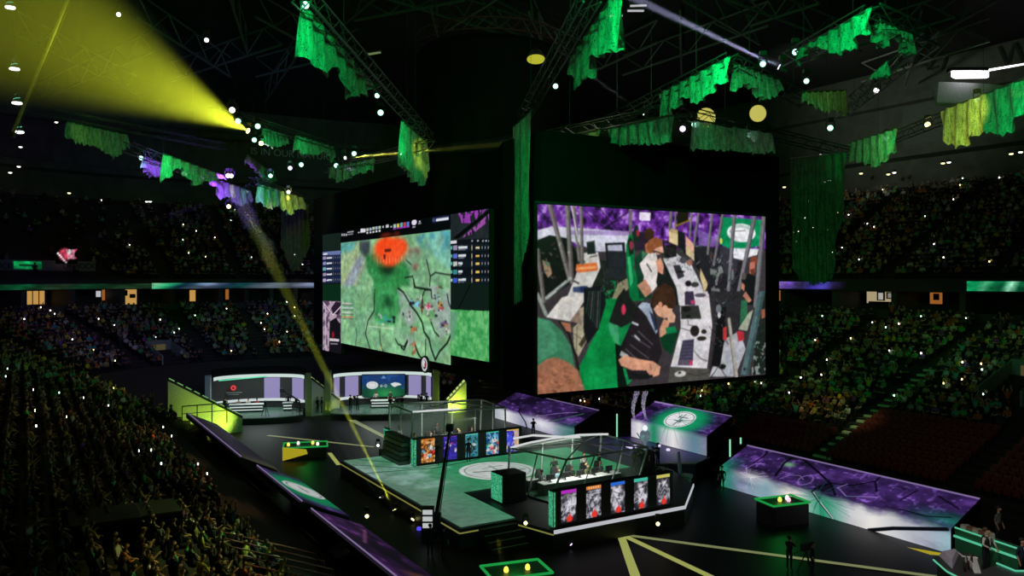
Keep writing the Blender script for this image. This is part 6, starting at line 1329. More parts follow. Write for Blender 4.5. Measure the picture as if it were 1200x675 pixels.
# black tables in the near left stand
for (px, py, w_, d_, lb) in ((172, 622, 2.4, 2.2, 'larger black draped platform among the spectators at lower left'), (122, 632, 2.4, 2.2, 'smaller black draped platform among the spectators at lower left')):
    u = (px-600)/F; A_ = CA*u+SA; v = (py-HZ)/F; Y = (CZ-LZ0-LS*A0)/(v-LS*A_) if (v-LS*A_) > 0 else 35
    p = atY(px, py, Y); o = thing('camera_platform', lb, 'platform', p, TH); part('deck', MB().cbox(-w_/2, w_/2, -d_/2, d_/2, .75, .95, .03), BLACKP, o); part('drape', MB().box(-w_/2+.04, w_/2-.04, -d_/2+.04, d_/2-.04, -.4, .75), BLACK, o)
    part('edge_trim', MB().box(-w_/2, w_/2, -d_/2-.03, -d_/2, .86, .95), mat('dim_trim', (.10, .09, .06), .6), o)
# red stair rails in the near left stand
for i in range(6):
    b = 30.0+1.15*i; p = W(7.0, b, zl(A0-7.0)); o = thing('stair_rail', 'thin dark red handrail between the rows at the lower left', 'railing', p, TH, 'red handrails in the lower left stand')
    q = Vector((4.2, 0, zl(A0-11.2)-zl(A0-7.0))); part('bar', MB().tube(Vector((0, 0, .9)), q+Vector((0, 0, .9)), .035, 6), mat('red_rail', (.25, .03, .02), .45), o); part('post', MB().tube((0, 0, 0), (0, 0, .9), .03, 5), MATS['red_rail'], o); part('post', MB().tube(q, q+Vector((0, 0, .9)), .03, 5), MATS['red_rail'], o)
# ================================================================ lighting rig, drapes, roof, light
def truss(label, p0, p1, w=.55, h=.55):
    d = (p1-p0); L_ = d.length; o = thing('lighting_truss', label, 'truss', p0, 0); d.normalize(); s = d.cross(Vector((0, 0, 1))).normalized()*w/2; u = Vector((0, 0, h/2))
    mb = MB(); C4 = [s+u, -s+u, -s-u, s-u]
    for c in C4: mb.tube(c, d*L_+c, .035, 5)
    part('chords', mb, METAL, o); mb = MB(); n = max(2, int(L_/.9))
    for i in range(n):
        t0, t1 = d*L_*i/n, d*L_*(i+1)/n
        for k in range(4):
            a, b = C4[k], C4[(k+1) % 4]; mb.tube(t0+(a if i % 2 else b), t1+(b if i % 2 else a), .018, 4)
    part('bracing', mb, METAL, o); 
    for t in (.2, .8): q = d*L_*t; part('hanging_cable', MB().tube(q+u, q+Vector((0, 0, 12)), .012, 4), BLACKP, o)
    return o
def T(label, a, b, z): return truss(label, atz(*a, z), atz(*b, z))
TZ = 24.0
T('steep dark truss above the green netting at the upper middle', (694, -8), (612, 140), TZ)
T('truss slanting down from the upper left behind the pale green netting', (352, -8), (503, 162), TZ)
T('truss with green lit lattice right of the upper middle', (700, 150), (858, 70), TZ)
T('truss behind the white beam lamp at the upper right', (858, 74), (945, 118), TZ)
T('upper truss of the triangle at the upper right', (925, 70), (1022, 16), TZ)
T('short top right truss of the triangle at the upper right', (1022, 16), (1092, 46), TZ)
T('truss closing the triangle at the upper right', (1092, 46), (985, 132), TZ)
T('long truss across the right side under the pale wall', (1000, 180), (1212, 96), TZ)
T('dark truss over the top of the player camera screen', (640, 160), (800, 128), 23.4)
T('dark truss right of the yellow gobo spots', (800, 132), (1000, 180), 23.4)
T('long left truss carrying the purple and green netting', (150, 172), (296, 230), 22.5)
T('short left truss ending at the game screen housing', (296, 212), (362, 236), 22.5)
T('far left truss under the big yellow beam', (40, 128), (262, 172), 26.5)
T('truss behind the big yellow beam lamp', (262, 132), (402, 176), 25.5)
T('truss over the game screen with the yellow beam lamp', (385, 198), (505, 170), 23.0)

# torn netting
NET = netmat()
def drape(label, top0, top1, z, prof, m=None, waves=7, amp=.22, off=0):
    """prof: (s, py) lower edge in picture rows along the top line"""
    A, B = atz(*top0, z), atz(*top1, z); d = B-A; n = Vector((-d.y, d.x, 0)).normalized(); nu, nv = 70, 26; V = []; r = random.Random(len(label)+int(top0[0]))
    S = [p[0] for p in prof]; Yb = [p[1] for p in prof]
    for i in range(nu+1):
        s = i/nu; p = A+d*s; pyb = np.interp(s, S, Yb); pyb += r.uniform(-1.6, 1.6)+(2.2 if r.random() < .25 else 0); py_top = proj(p)[1]; drop = max(.15, (pyb-py_top)/F*p.y)
        ph = s*waves*2*PI
        for j in range(nv+1):
            t = j/nv; q = p+Vector((0, 0, -drop*t))+n*(amp*(.25+.75*t)*math.sin(ph+1.3*math.sin(3*s+2*t))+off)
            V.append(tuple(q-A))
    mb = MB(); mb.v = V; k = nv+1
    for i in range(nu):
        for j in range(nv): mb.f.append((i*k+j, i*k+j+1, (i+1)*k+j+1, (i+1)*k+j))
    o = thing('torn_netting', label, 'netting', A, 0); part('net', mb, m or NET, o, smooth=True)
    part('top_batten', MB().tube(n*off, d+n*off, .045, 5), METAL, o); o['mid'] = tuple((A+B)/2); return o
DL = []
def D(label, t0, t1, z, prof, light, power=None, m=None, **k):
    o = drape(label, t0, t1, z, prof, m, **k); A, B = atz(*t0, z), atz(*t1, z); DL.append((label, A, B, prof, light, power)); return o
D('bright green torn netting hanging at the upper middle', (661, 72), (724, -26), TZ, [(0, 78), (.12, 90), (.24, 106), (.33, 85), (.4, 92), (.47, 90), (.5, 63), (.64, 67), (.78, 60), (1, 56)], GREEN, 2.0, off=.2)
D('green torn netting hanging at the upper left of the middle', (360, 2), (440, 96), TZ, [(0, 66), (.08, 70), (.10, 50), (.18, 76), (.26, 90), (.34, 82), (.40, 72), (.48, 76), (.52, 104), (.60, 116), (.78, 110), (.9, 112), (1, 102)], GREEN, 1.3, off=.2)
D('green netting hanging beside the yellow strip above the game screen', (470, 141), (492, 160), TZ, [(0, 192), (.35, 200), (.6, 213), (.85, 212), (1, 195)], GREEN, .9)
D('narrow yellow lit netting strip above the game screen', (491, 160), (500, 168), TZ-.3, [(0, 205), (.35, 218), (.7, 205), (1, 198)], YEL, 1.0)
D('long narrow green netting strip hanging between the two big screens', (601, 150), (622, 130), 23.2, [(0, 345), (.2, 358), (.45, 350), (.7, 300), (.85, 262), (1, 240)], GREEN, 1.4, waves=3, amp=.12)
D('bright green torn netting under the lattice truss right of middle', (772, 110), (856, 66), TZ, [(0, 134), (.18, 136), (.3, 122), (.42, 113), (.55, 120), (.68, 116), (.8, 104), (1, 90)], GREEN, 3.0)
D('dim green netting right of the lattice truss', (860, 74), (914, 94), TZ, [(0, 106), (.2, 98), (.4, 105), (.6, 118), (.85, 112), (1, 106)], GREEN, .35)
D('green torn netting on the upper truss of the triangle at upper right', (932, 60), (1022, 8), TZ, [(0, 78), (.12, 66), (.3, 52), (.42, 56), (.6, 64), (.75, 58), (.9, 40), (1, 32)], GREEN, 2.6)
D('short green netting at the top right corner of the triangle', (1026, 24), (1068, 38), TZ, [(0, 46), (.25, 56), (.42, 40), (.6, 40), (.75, 58), (.95, 67), (1, 64)], GREEN, 1.2)
D('small green netting on the lower right side of the triangle', (1040, 72), (1022, 88), TZ, [(0, 88), (.4, 92), (.8, 90), (1, 94)], GREEN, 1.0)
D('dim yellow green netting below the triangle at right', (940, 108), (992, 106), TZ-1, [(0, 118), (.3, 124), (.55, 132), (.75, 128), (1, 138)], LIME, .35)
D('large yellow and green lit netting hanging at the far right', (1102, 130), (1212, 88), TZ, [(0, 160), (.12, 168), (.2, 172), (.32, 170), (.4, 160), (.5, 152), (.62, 156), (.72, 158), (.8, 148), (.9, 132), (1, 122)], 'YG', 2.0)
D('green netting left of the large yellow and green netting', (994, 168), (1052, 150), TZ, [(0, 188), (.3, 190), (.6, 195), (.8, 186), (1, 172)], GREEN, .9)
D('tall dark green netting column hanging at the right of the housing', (926, 186), (992, 178), 23.0, [(0, 300), (.15, 326), (.5, 334), (.75, 325), (.9, 260), (1, 200)], GREEN, .07, netmat('dimmed_green_net', (.16, .26, .16)))  # net colour darkened to stand in for the dim light on this column
D('dim green netting hanging over the player camera screen at left', (640, 166), (705, 150), 23.2, [(0, 174), (.3, 178), (.45, 172), (.6, 176), (1, 164)], LIME, .25)
D('dim green netting hanging over the player camera screen', (712, 150), (790, 134), 23.2, [(0, 166), (.2, 170), (.5, 168), (.8, 170), (1, 162)], GREEN, .15)
D('dim green netting hanging under the yellow round spots', (812, 140), (905, 156), 23.2, [(0, 174), (.2, 176), (.5, 175), (.75, 180), (1, 178)], GREEN, .2)
D('purple netting at the left end of the left truss', (168, 184), (189, 190), 22.4, [(0, 196), (.4, 206), (.75, 207), (1, 206)], PURP, 6)
D('bright green netting on the left truss between two purple pieces', (191, 180), (262, 206), 22.4, [(0, 212), (.1, 206), (.22, 196), (.34, 206), (.45, 218), (.62, 214), (.78, 212), (.9, 208), (1, 210)], GREEN, 1.6)
D('purple netting at the right part of the left truss', (243, 208), (290, 224), 22.3, [(0, 214), (.2, 232), (.35, 228), (.55, 240), (.75, 238), (1, 236)], PURP, 5, off=-.3)
D('green and yellow netting left of the game screen housing', (302, 215), (356, 232), 22.4, [(0, 236), (.25, 246), (.42, 236), (.6, 252), (.8, 246), (1, 244)], 'GY', 1.2)
D('faint green netting behind the big yellow beam lamp', (308, 150), (336, 158), 25.5, [(0, 168), (.5, 172), (1, 168)], GREEN, .8)
D('dim green netting right of the big yellow beam lamp', (346, 158), (392, 172), 25.5, [(0, 176), (.4, 182), (.7, 178), (1, 190)], GREEN, .55)
D('faint yellow green netting hanging at far left under the beam', (78, 142), (150, 158), 26.3, [(0, 160), (.2, 168), (.45, 170), (.75, 186), (1, 172)], LIME, .2)
D('pale dull netting right of the long left truss', (290, 182), (322, 205), 24.0, [(0, 190), (.4, 205), (.8, 214), (1, 212)], WHT, .08, netmat('dull_net', (.22, .23, .18)))
D('dull netting hanging left of the game screen housing', (330, 238), (362, 240), 22.3, [(0, 290), (.4, 320), (.7, 310), (1, 290)], LIME, .05, netmat('dimmed_net', (.07, .08, .06)))  # darker net colour keeps this piece dim in the spill of other lamps
D('small green netting beside the violet lamps over the game screen', (384, 196), (440, 186), 23.0, [(0, 206), (.3, 212), (.6, 204), (1, 198)], GREEN, .4)
k = 0
for label, A, B, prof, lightc, pw in DL:
    m = (A+B)/2; low = float(np.mean([p[1] for p in prof])); mm = m.copy(); tz = CZ-(low-HZ)/F*m.y; mm.z = (m.z+tz)/2
    d = (B-A).normalized(); toc = Vector((-m.x, -m.y, 0)).normalized(); L_ = (B-A).length; dist = max(4.0, .8*max(L_, m.z-tz))
    cols = {'YG': [(YEL, A.lerp(B, .18)), (GREEN, A.lerp(B, .68))], 'GY': [(GREEN, A.lerp(B, .4)), (YEL, A.lerp(B, .92))]}.get(lightc) if isinstance(lightc, str) else [(lightc, m)]
    for c, q in cols:
        src = Vector((q.x, q.y, mm.z))+toc*dist+Vector((0, 0, .5)); ang = 2*math.degrees(math.atan(max(L_*(.35 if len(cols) > 1 else .62), (m.z-tz)*.7)/dist))
        lamp('SPOT', 'netting_wash', src, c, 470*(pw or 1)*(dist/5)**2, Vector((q.x, q.y, mm.z)), min(140, ang), .5, .15)

# ---------------------------------------------------------------- lamps on the rig
LC = {'g': glow('lens_green_white', (.45, 1, .75), 2.2), 'w': glow('lens_white', (1, .96, .92), 3.0), 'y': glow('lens_yellow', (1, .88, .35), 3.0), 'v': glow('lens_violet_white', (.75, .6, 1), 2.6), 'b': glow('lens_blue', (.3, .35, 1), 2.0)}
CN = {'g': 'green white', 'w': 'white', 'y': 'yellow', 'v': 'violet white', 'b': 'blue'}
def fixture(px, py, z, c, label, group=None, r=.15, aim=None, Y=None):
    p = atz(px, py, z) if Y is None else atY(px, py, Y); aim = (aim if aim is not None else Vector((0, 0, CZ)))-p; aim.normalize()
    o = thing('moving_head_light', label, 'stage light', p, 0, group); up = Vector((0, 0, 1)); s = aim.cross(up); s = s.normalized() if s.length > .1 else Vector((1, 0, 0))
    hd = part('head', MB().tube(-aim*.40, -aim*.06, r*.9, 10, r*1.12), BLACKP, o); part('lens', MB().tube(-aim*.06, -aim*.02, r, 12), LC[c], hd)
    part('yoke', MB().tube(s*r*1.4-aim*.2, s*r*1.4-aim*.2+up*.35, .03, 5).tube(-s*r*1.4-aim*.2, -s*r*1.4-aim*.2+up*.35, .03, 5).tube(s*r*1.4-aim*.2+up*.35, -s*r*1.4-aim*.2+up*.35, .03, 5), BLACKP, o)
    q = -aim*.2+up*.45; part('base', MB().cbox(q.x-.14, q.x+.14, q.y-.12, q.y+.12, q.z-.08, q.z+.10, .02), BLACKP, o); return o
for px, py, z, c, lb in ((139, 17, 30, 'w', 'lone white stage light high at the left inside the yellow haze'), (242, 47, 28, 'w', 'white stage light above the right edge of the yellow beam'), (279, 142, TZ, 'g', 'pale green stage light just above the big yellow beam lamp'), (272, 129, TZ, 'w', 'white stage light above the pale green one near the yellow beam lamp'), (302, 148, TZ, 'g', 'pale green stage light right of the big yellow beam lamp'), (298, 164, TZ, 'g', 'pale stage light below the big yellow beam lamp'), (306, 168, TZ, 'y', 'small yellow stage light below right of the big yellow beam lamp'),
                        (166, 185, 22.5, 'g', 'bright green white stage light left of the first purple netting'), (216, 203, 22.2, 'w', 'bright white stage light in front of the green netting on the left truss'), (236, 209, 22.2, 'v', 'small violet stage light between green and purple netting'), (267, 206, 22.5, 'w', 'white stage light above the second purple netting'), (271, 206, 22.6, 'w', 'twin white stage light above the second purple netting'), (289, 224, 22.5, 'g', 'green white stage light at the right end of the purple netting'), (268, 242, 20.5, 'y', 'small warm light below the second purple netting'), (338, 225, 22.3, 'v', 'violet white stage light on the green and yellow netting'), (317, 206, 23, 'g', 'green stage light right of the dull pale netting'), (340, 197, 23.2, 'v', 'violet white bar light left of the yellow thin beam'), (353, 193, 23, 'g', 'small green stage light beside the violet bar light'),
                        (394, 194, 23, 'g', 'green stage light left of the violet lamps'), (406, 198, 23, 'v', 'left violet lamp of the row over the game screen'), (410.5, 198, 23, 'v', 'middle violet lamp of the row over the game screen'), (415.5, 197, 23, 'b', 'right bluish lamp of the row over the game screen'), (415, 180, 23.5, 'g', 'green stage light above the yellow thin beam lamp'), (471, 181, 23.6, 'w', 'white stage light on the edge of the green netting over the game screen'), (498, 182, 23.5, 'w', 'white stage light on the yellow netting strip'), (358, 6, TZ, 'g', 'green white stage light at the top end of the upper left netting'), (442, 112, TZ, 'g', 'green stage light at the lower end of the upper left netting'), (446, 132, TZ, 'g', 'small green stage light under the upper left netting'),
                        (651, 101, TZ, 'g', 'small green stage light left of the bright upper middle netting'), (800, 151, 23, 'v', 'violet white stage light under the lattice truss'), (814, 146, 23, 'g', 'green stage light right of the violet one under the lattice truss'), (884, 163, 23, 'w', 'white stage light below the right yellow round spot'), (894, 75, TZ, 'g', 'pale green stage light left of the white beam lamp'), (932, 61, TZ, 'g', 'large pale green stage light on the triangle truss'), (945, 95, TZ, 'g', 'green stage light below the triangle truss'), (973, 150, 23.3, 'g', 'green stage light below the dim yellow green netting'), (1039, 162, TZ, 'g', 'large green white stage light on the green netting at right'), (1087, 146, TZ, 'y', 'yellow stage light left of the large yellow and green netting'), (1145, 117, TZ, 'g', 'bright green white stage light above the large yellow and green netting'), (1027, 106, TZ, 'w', 'small pale stage light right of the triangle truss'), (878, 158, 23, 'g', 'small green stage light beside the white one below the yellow spot')):
    fixture(px, py, z, c, lb, r=.155 if py > 120 else .12)
# ceiling downlights at the back of the upper deck
dl = MB().lathe([(.16, 0), (.22, -.15), (.22, -.2)], 10)
for px, py in ((1009, 203), (1112, 190), (1105, 191), (1185, 180), (1196, 178), (1041, 204), (1048, 202), (966, 213), (972, 211), (962, 181), (919, 219), (948, 235), (81, 226), (176, 236), (172, 236), (24, 172), (22, 195), (12, 202), (66, 143), (148, 168)):
    p = ray_ring(px, py, TU-3.0)[0]; o = thing('downlight', 'small round downlight glowing under the dark roof edge %s' % ('at right' if px > 600 else 'at left'), 'light', p, 0, 'downlights under the roof edge %s' % ('at right' if px > 600 else 'at left'))
    part('lens', MB().lathe([(.20, 0), (.22, -.06), (.12, -.12)], 10), LC['y' if px % 2 else 'w'], o); part('housing', MB().lathe([(.2, 0), (.24, .25), (.1, .3)], 10), BLACKP, o)
# spiral green lamps hung on a cable at far left
for i, (px, py) in enumerate(((12, 8), (17, 80), (20, 120), (22, 154))):
    p = atY(px, py, 46); o = thing('cone_lamp', ('topmost', 'second from top', 'third from top', 'lowest')[i]+' green spiral cone lamp of the column at far left', 'lamp', p, 0)
    part('cone', MB().lathe([(.03, .75), (.20, .1), (.22, .0)], 10), mat('dark_green_cone', (.01, .08, .04), .4), o); m = MB(); S = [(.215*(1-t)*math.cos(t*19)+.0, .215*(1-t)*math.sin(t*19), .02+.72*t) for t in [k/40 for k in range(38)]]; m.path([Vector(q)*1.0 for q in S], .025, 4); part('spiral_light', m, glow('teal_spiral', (.2, .85, .6), .8), o); part('lens', MB().lathe([(.26, .0), (.26, -.08), (.1, -.12)], 10), LC['w'], o); part('cable', MB().tube((0, 0, .75), (0, 0, 3), .015, 4), BLACKP, o)
# slanted cable pole upper left
a_, b_ = atY(88, -22, 43), atY(14, 158, 43); o = thing('rigging_pole', 'pale slanted pole crossing the yellow haze at the upper left', 'pole', b_, 0); part('tube', MB().tube((0, 0, 0), a_-b_, .09, 8), mat('pale_pole', (.55, .55, .40), .4), o); part('cable', MB().tube((.2, 0, 0), a_-b_+Vector((.2, 0, 0)), .025, 5), METAL, o); part('clamp', MB().cbox(-.15, .15, -.15, .15, -.15, .15, .03), METAL, o)
# roof steel
RS = STEEL
def roofbar(label, p, q, z=38.0, r=.16, group=None):
    A, B = atz(*p, z), atz(*q, z); o = thing('roof_truss', label, 'roof truss', A, 0, group); d = B-A; n = max(3, int(d.length/3)); part('lower_chord', MB().tube((0, 0, 0), d, r, 6), RS, o); part('upper_chord', MB().tube((0, 0, 2.2), d+Vector((0, 0, 2.2)), r*.8, 6), RS, o); m = MB()
    for i in range(n): m.tube(d*(i/n)+Vector((0, 0, 0 if i % 2 else 2.2)), d*((i+1)/n)+Vector((0, 0, 2.2 if i % 2 else 0)), r*.6, 5)
    part('diagonals', m, RS, o)
LBR = ('dim roof truss running across the dark roof %s', 'roof trusses %s')
for p, q in (((452, -2), (660, 62)), ((404, 28), (447, -8)), ((415, 24), (545, 0)), ((505, 10), (513, 42)), ((520, 38), (590, -6)), ((620, 14), (640, 60)), ((300, 90), (420, 60)), ((310, 120), (380, 20)), ((300, 20), (410, 80)), ((200, 95), (330, 52)), ((160, 20), (270, 90)), ((270, 0), (290, 62)), ((690, 86), (770, 50)), ((730, 88), (900, 30)), ((880, 30), (960, 4)), ((790, -6), (890, 52)), ((797, 40), (799, 90)), ((950, 70), (1120, 20)), ((1010, 96), (1160, 48)), ((1100, 40), (1180, -6)), ((40, 120), (180, 60)), ((20, 40), (160, 110)), ((560, 20), (700, 80)), ((840, -5), (1010, 60)), ((1060, 100), (1080, 40))):
    sd = 'at left' if p[0] < 400 else 'at right' if p[0] > 660 else 'above the middle'
    roofbar(LBR[0] % sd, p, q, group=LBR[1] % sd, r=.13)
# lit roof lamp upper middle and yellow oval spots on the dark housing
def lit_disc(label, p, n, rx, m, cat='lamp', name='flood_light'):
    o = thing(name, label, cat, p, 0); n = n.normalized(); part('lens', MB().tube((0, 0, 0), n*.06, rx, 16), m, o); part('housing', MB().tube(-n*.5, Vector((0, 0, 0)), rx*.6, 12, rx*1.1), BLACKP, o); return o
lit_disc('flat yellow lit lamp above the left end of the player camera housing', atY(628, 69, 50), Vector((0, -.25, -1)), .55, glow('lamp_yellow_dim', (.75, .75, .05), .6))
lit_disc('yellow round lamp seen through a lattice at upper right', atY(827, 138, 52), Vector((0, -1, -.1)), .62, glow('lamp_yellow_round', (.75, .68, .14), .7)); lit_disc('plain yellow round lamp right of the lattice lamp', atY(888, 133, 54), Vector((0, -1, -.1)), .55, MATS['lamp_yellow_round'])
for i, (px, py, rot) in enumerate(((438, 62, 0), (745, 12, .5), (720, 18, .5), (748, 6, .4))):
    p = atY(px, py, 60); o = thing('strip_light', ('dim green strip lamp under the roof left of the drum', 'white strip lamp at the right of the bright upper middle netting', 'second white strip lamp by the bright upper middle netting', 'thin white strip lamp at the top edge of the picture')[i], 'light', p, -.5+rot); part('tube', MB().cbox(-.6, .6, -.12, .12, -.08, 0, .03), glow('strip_tube_%d' % (i > 0), ((.35, .5, .2), (.8, .78, .85))[i > 0], (.35, .6)[i > 0]), o); part('housing', MB().cbox(-.65, .65, -.16, .16, 0, .14, .03), METAL, o)
# pale bulkhead and bright lamp at the far right
pb = atY(1100, 96, 84); pe = atY(1215, 106, 80)
o = thing('bulkhead', 'pale curved bulkhead under a blinding white lamp at the far right', 'bulkhead', pb, 0); d = pe-pb; m = MB(); R_ = []
for k in range(9): t = k/8; R_.append([d*t+Vector((0, -.8*math.sin(t*PI), 0)), d*t+Vector((0, .8, 0)), d*t+Vector((0, .8, -2.2)), d*t+Vector((0, -.8*math.sin(t*PI)+.4, -2.0))])
m.loft(R_); part('shell', m, mat('pale_shell', (.55, .53, .58), .6), o)
o = thing('flood_lamp', 'blinding white flood lamp with a long flat head at the far right', 'lamp', atY(1135, 87, 82), 0)
m = MB(); m.loft([[(x*1.9, y*.5, z) for x, y in ((-1, -.6), (.2, -1), (1, -.5), (1, .5), (-.6, .8))] for z in (-.35, .25)]); part('lens', m, glow('lens_blinding', (1, .98, 1), 3.5), o); part('bar', MB().tube((1.4, 0, .3), (7.5, -1, 1.2), .12, 6, .05), glow('lens_blinding', (1, .98, 1), 3.5), o); part('housing', MB().cbox(-2, 1.8, -.5, .5, .27, .6, .08), METAL, o)

# ================================================================ beams: a spot in its own bank of haze
def beam(label, src, end, ang, col, power, dens, r0=.10, fix=None, length=None, blend=.3, c='w'):
    d = (end-src); L_ = length or d.length; d.normalize(); n = 20; u = d.orthogonal().normalized(); w = d.cross(u); tn = math.tan(math.radians(ang/2))*1.04
    mb = MB(); mb.loft([[src+d*s+(u*math.cos(2*PI*i/n)+w*math.sin(2*PI*i/n))*(r0+tn*s) for i in range(n)] for s in (.05, L_)])
    o = solo('haze', mb, haze('stage_haze_%g' % dens, dens), label, 'haze', kind='stuff')
    lamp('SPOT', 'beam_lamp', src+d*(r0*.6+.02), col, power, end, ang, blend, r0*.6)
    if fix: fixture(*fix, c, label.replace('beam of haze', 'stage light').replace('haze beam', 'stage light')+' ', r=max(.10, r0*1.1), aim=end)
def B(label, s, sz, e, ez, ang, col, power, dens, **k):
    src = atz(*s, sz); end = atY(e[0], e[1], ez); beam(label, src, end, ang, col, power, dens, fix=(s[0], s[1], sz), **k)
B('huge yellow green haze beam spreading to the upper left', (290, 153), TZ, (60, 34), 40, 40, (.72, .82, .03), 31000, .030, c='y', length=26, blend=.9, r0=.15)
B('thin yellow haze beam running right over the screens', (405, 185), 23.2, (900, 138), 42, 2.6, (.75, .75, .10), 330000, .030, c='w', length=24)
B('thin white haze beam over the game screen', (470, 181.5), 23.6, (400, 197), 58, 1.8, (.75, .7, 1), 14000, .04, c='w', length=8)
B('white violet haze beam rising left from the upper right lamp', (912, 78), TZ, (752, 2), 36, 3.2, (.62, .60, 1), 90000, .045, c='v', length=9.5)
B('faint white haze beam left of the lattice truss', (755, 133), TZ, (688, 86), 46, 2.2, (.7, .65, .9), 14000, .03, c='w', length=6)
def FB_(label, s, e, eY, ang, col, power, dens, length, c='y', z=.25): src = atz(*s, z); beam(label, src, atY(e[0], e[1], eY), ang, col, power, dens, fix=(s[0], s[1], z), length=length, c=c)
FB_('long yellow green haze beam crossing up from the floor to the left', (462, 597), (292, 255), 62, 2.4, (.72, .80, .03), 130000, .05, 27)
FB_('faint yellow green haze beam left of the long one', (445, 584), (386, 502), 62, 1.6, (.7, .75, .1), 5000, .04, 9, c='w')
FB_('short yellow haze beam crossing the stage edge', (484, 608), (520, 555), 50, 1.8, (.75, .78, .05), 7000, .05, 5)
FB_('thin yellow haze beam rising across the near booth', (703, 629), (694, 480), 47, 1.6, (.7, .85, .03), 10000, .05, 9)
FB_('thin white haze beam rising left before the near booth', (668, 637), (618, 565), 44, 1.4, (.75, .7, 1), 4500, .05, 5, c='v')
FB_('yellow haze beam at the bottom green plinth', (590, 672), (584, 632), 42, 3.5, (.9, .8, .05), 5000, .06, 1.8)
src = atY(289, 224, 64); beam('faint grey haze beam falling left from the left truss', src, atY(150, 268, 62), 3, (.6, .65, .6), 7000, .03, length=12)
src = atY(286, 247, 66); beam('faint grey haze beam falling right onto the upper deck at left', src, atY(322, 300, 85), 5, (.6, .65, .4), 9000, .03, length=16)
for px, py, lb in ((1049, 202, 'right'), (1041, 204, 'left')):
    src = atY(px, py, 78); beam('faint pale haze beam falling left from the %s one of two small lamps at right' % lb, src, atY(px-36, py+36, 80), 4, (.7, .75, .7), 2500, .03, length=6)
# floor lamps near the stage front
for px, py, c, lb in ((716, 624, 'w', 'left one of two bright lamps at the root of the yellow floor strips'), (724, 620, 'w', 'right one of two bright lamps at the root of the yellow floor strips'), (771, 614, 'y', 'small yellow lamp below the right part of the near portrait wall'), (616, 613, 'y', 'small pale lamp on the dark platform left of the near portrait wall'), (430, 605, 'y', 'flat yellow lamp at the tip of the left emblem panel'), (443, 522, 'w', 'small lamp beside the green post at the left stage corner')):
    fixture(px, py, .35 if py > 616 else 1.3, c, lb, r=.11)

# ================================================================ room light
lamp('AREA', 'fill_centre', W(30, 48, 37), (.75, .85, .70), 150, W(30, 48, 0), radius=30)  # added fill without a fixture, as are the roof lamps below
lamp('POINT', 'roof_fill', W(30, 40, 27), (.78, .85, .6), 320, radius=2)
lamp('POINT', 'roof_fill', W(40, 75, 27), (.78, .9, .6), 260, radius=2)
lamp('SPOT', 'wall_fill_right', W(64, 60, 32), (.8, .85, .72), 5200, W(92, 62, 39), 72, .9, 1)  # added spot without a fixture, brightens the upper wall
def flood(p, t, c, power, size, b=.9): lamp('SPOT', 'crowd_flood', p, c, power*.15, t, size, b, .3)
flood(W(43.5, 45, 23), W(57, 54, 5), GREEN, 9000, 50); flood(W(43.5, 40, 23), W(60, 50, 6), (.95, .75, .15), 5500, 26); flood(W(43.5, 50, 23), W(66, 60, 9), GREEN, 4500, 60); flood(W(43.5, 50, 23), W(85, 62, 19), GREEN, 3500, 70); flood(W(43.5, 40, 23), W(66, 36, 9), (.1, 1, .5), 5000, 30)
flood(W(19.5, 40, 22), W(5, 38, 4), (.75, .95, .2), 3500, 40); flood(W(19.5, 34, 22), W(6, 29, 4), (.35, 1, .3), 5500, 34); flood(W(19.5, 60, 22), W(4, 58, 5), (1, .75, .3), 3600, 46); flood(W(19.5, 62, 22), W(6, 92, 6), (1, .62, .25), 7000, 44); flood(W(19.5, 70, 22), W(8, 118, 19), (.75, .9, .05), 12000, 34); flood(W(19.5, 70, 22), W(-8, 112, 17), (1, .5, .12), 4000, 40)
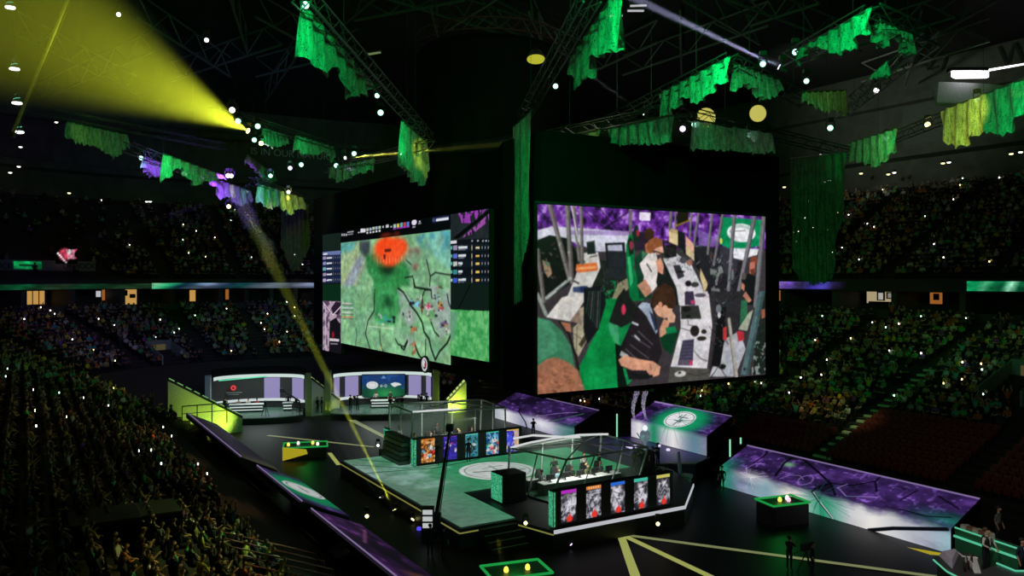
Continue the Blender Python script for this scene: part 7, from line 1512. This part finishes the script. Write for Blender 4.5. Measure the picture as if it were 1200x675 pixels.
flood(W(43.5, 52, 23), W(53.7, 56.4, 4), (1, .8, .1), 19200, 11, .5); flood(W(43.5, 44, 23), W(54.8, 43, 4.6), (1, .7, .15), 28800, 15); flood(W(43.5, 44, 23), W(54, 39.2, 4), (.9, 1, .5), 28800, 12); flood(W(19.5, 62, 22), W(8, 62, 3), (1, .72, .25), 48000, 22); flood(W(19.5, 40, 22), W(6.5, 36, 4), (.7, 1, .25), 54400, 24); flood(W(19.5, 30, 22), W(5, 29, 4.4), (.9, .9, .2), 51200, 22); flood(W(19.5, 34, 22), W(9, 34, 3), (.25, .9, .6), 41600, 16); flood(W(19.5, 46, 22), W(9.5, 48, 3), (1, .55, .2), 28800, 18)
flood(W(30, 70, 24), W(20, 104, 10), (.6, 1, .5), 9000, 70)
lamp('AREA', 'stage_wash', W(30, 44, 21), (.8, .9, .85), 140, W(30, 51, 1), radius=4)
lamp('AREA', 'bar_wash', Vector((15, 27, 10)), (1, .92, .8), 170, Vector((18.6, 32, 4.6)), radius=1)
lamp('AREA', 'booth_light', W(31, 43.6, 3.8), (.95, 1, .9), 220, W(31, 44.4, 1), radius=3); lamp('AREA', 'booth_light', W(29.8, 59.2, 4.2), (.95, 1, .9), 240, W(29.8, 60, 1), radius=3)
lamp('AREA', 'set_light', atY(446, 432, 90), (.85, 1, .92), 260, atY(449, 480, 90), radius=4); lamp('AREA', 'set_light', atY(305, 440, 88), (.85, 1, .92), 200, atY(305, 485, 88), radius=4)
lamp('SPOT', 'platform_wash', W(44, 50, 14), (.35, .12, 1), 4200, W(43.5, 51.5, 1), 50, .6, .3); lamp('SPOT', 'trophy_wash', W(36, 44, 10), (1, .78, .6), 2600, W(40.5, 46, 2.4), 26, .6, .3)
wd = bpy.data.worlds.new('arena_dark'); SC.world = wd; wd.use_nodes = True; wd.node_tree.nodes['Background'].inputs[0].default_value = (.002, .003, .002, 1)

# ================================================================ camera and view
cam = bpy.data.cameras.new('camera'); co = bpy.data.objects.new('camera', cam); COL.objects.link(co); SC.camera = co
co.location = (0, 0, CZ); co.rotation_euler = (PI/2, 0, 0); cam.sensor_width = 36; cam.lens = F*36/1200; cam.shift_y = (HZ-337.5)/1200; cam.clip_end = 400
vs_ = SC.view_settings; vs_.view_transform = 'Standard'; vs_.look = 'None'; vs_.exposure = 0; vs_.gamma = 1; vs_.use_curve_mapping = False
cy = SC.cycles; cy.use_denoising = True; cy.max_bounces = 4; cy.diffuse_bounces = 2; cy.glossy_bounces = 2; cy.transmission_bounces = 3; cy.transparent_max_bounces = 16; cy.volume_bounces = 0
cy.sample_clamp_indirect = 3; cy.use_light_tree = True; cy.caustics_reflective = False; cy.caustics_refractive = False
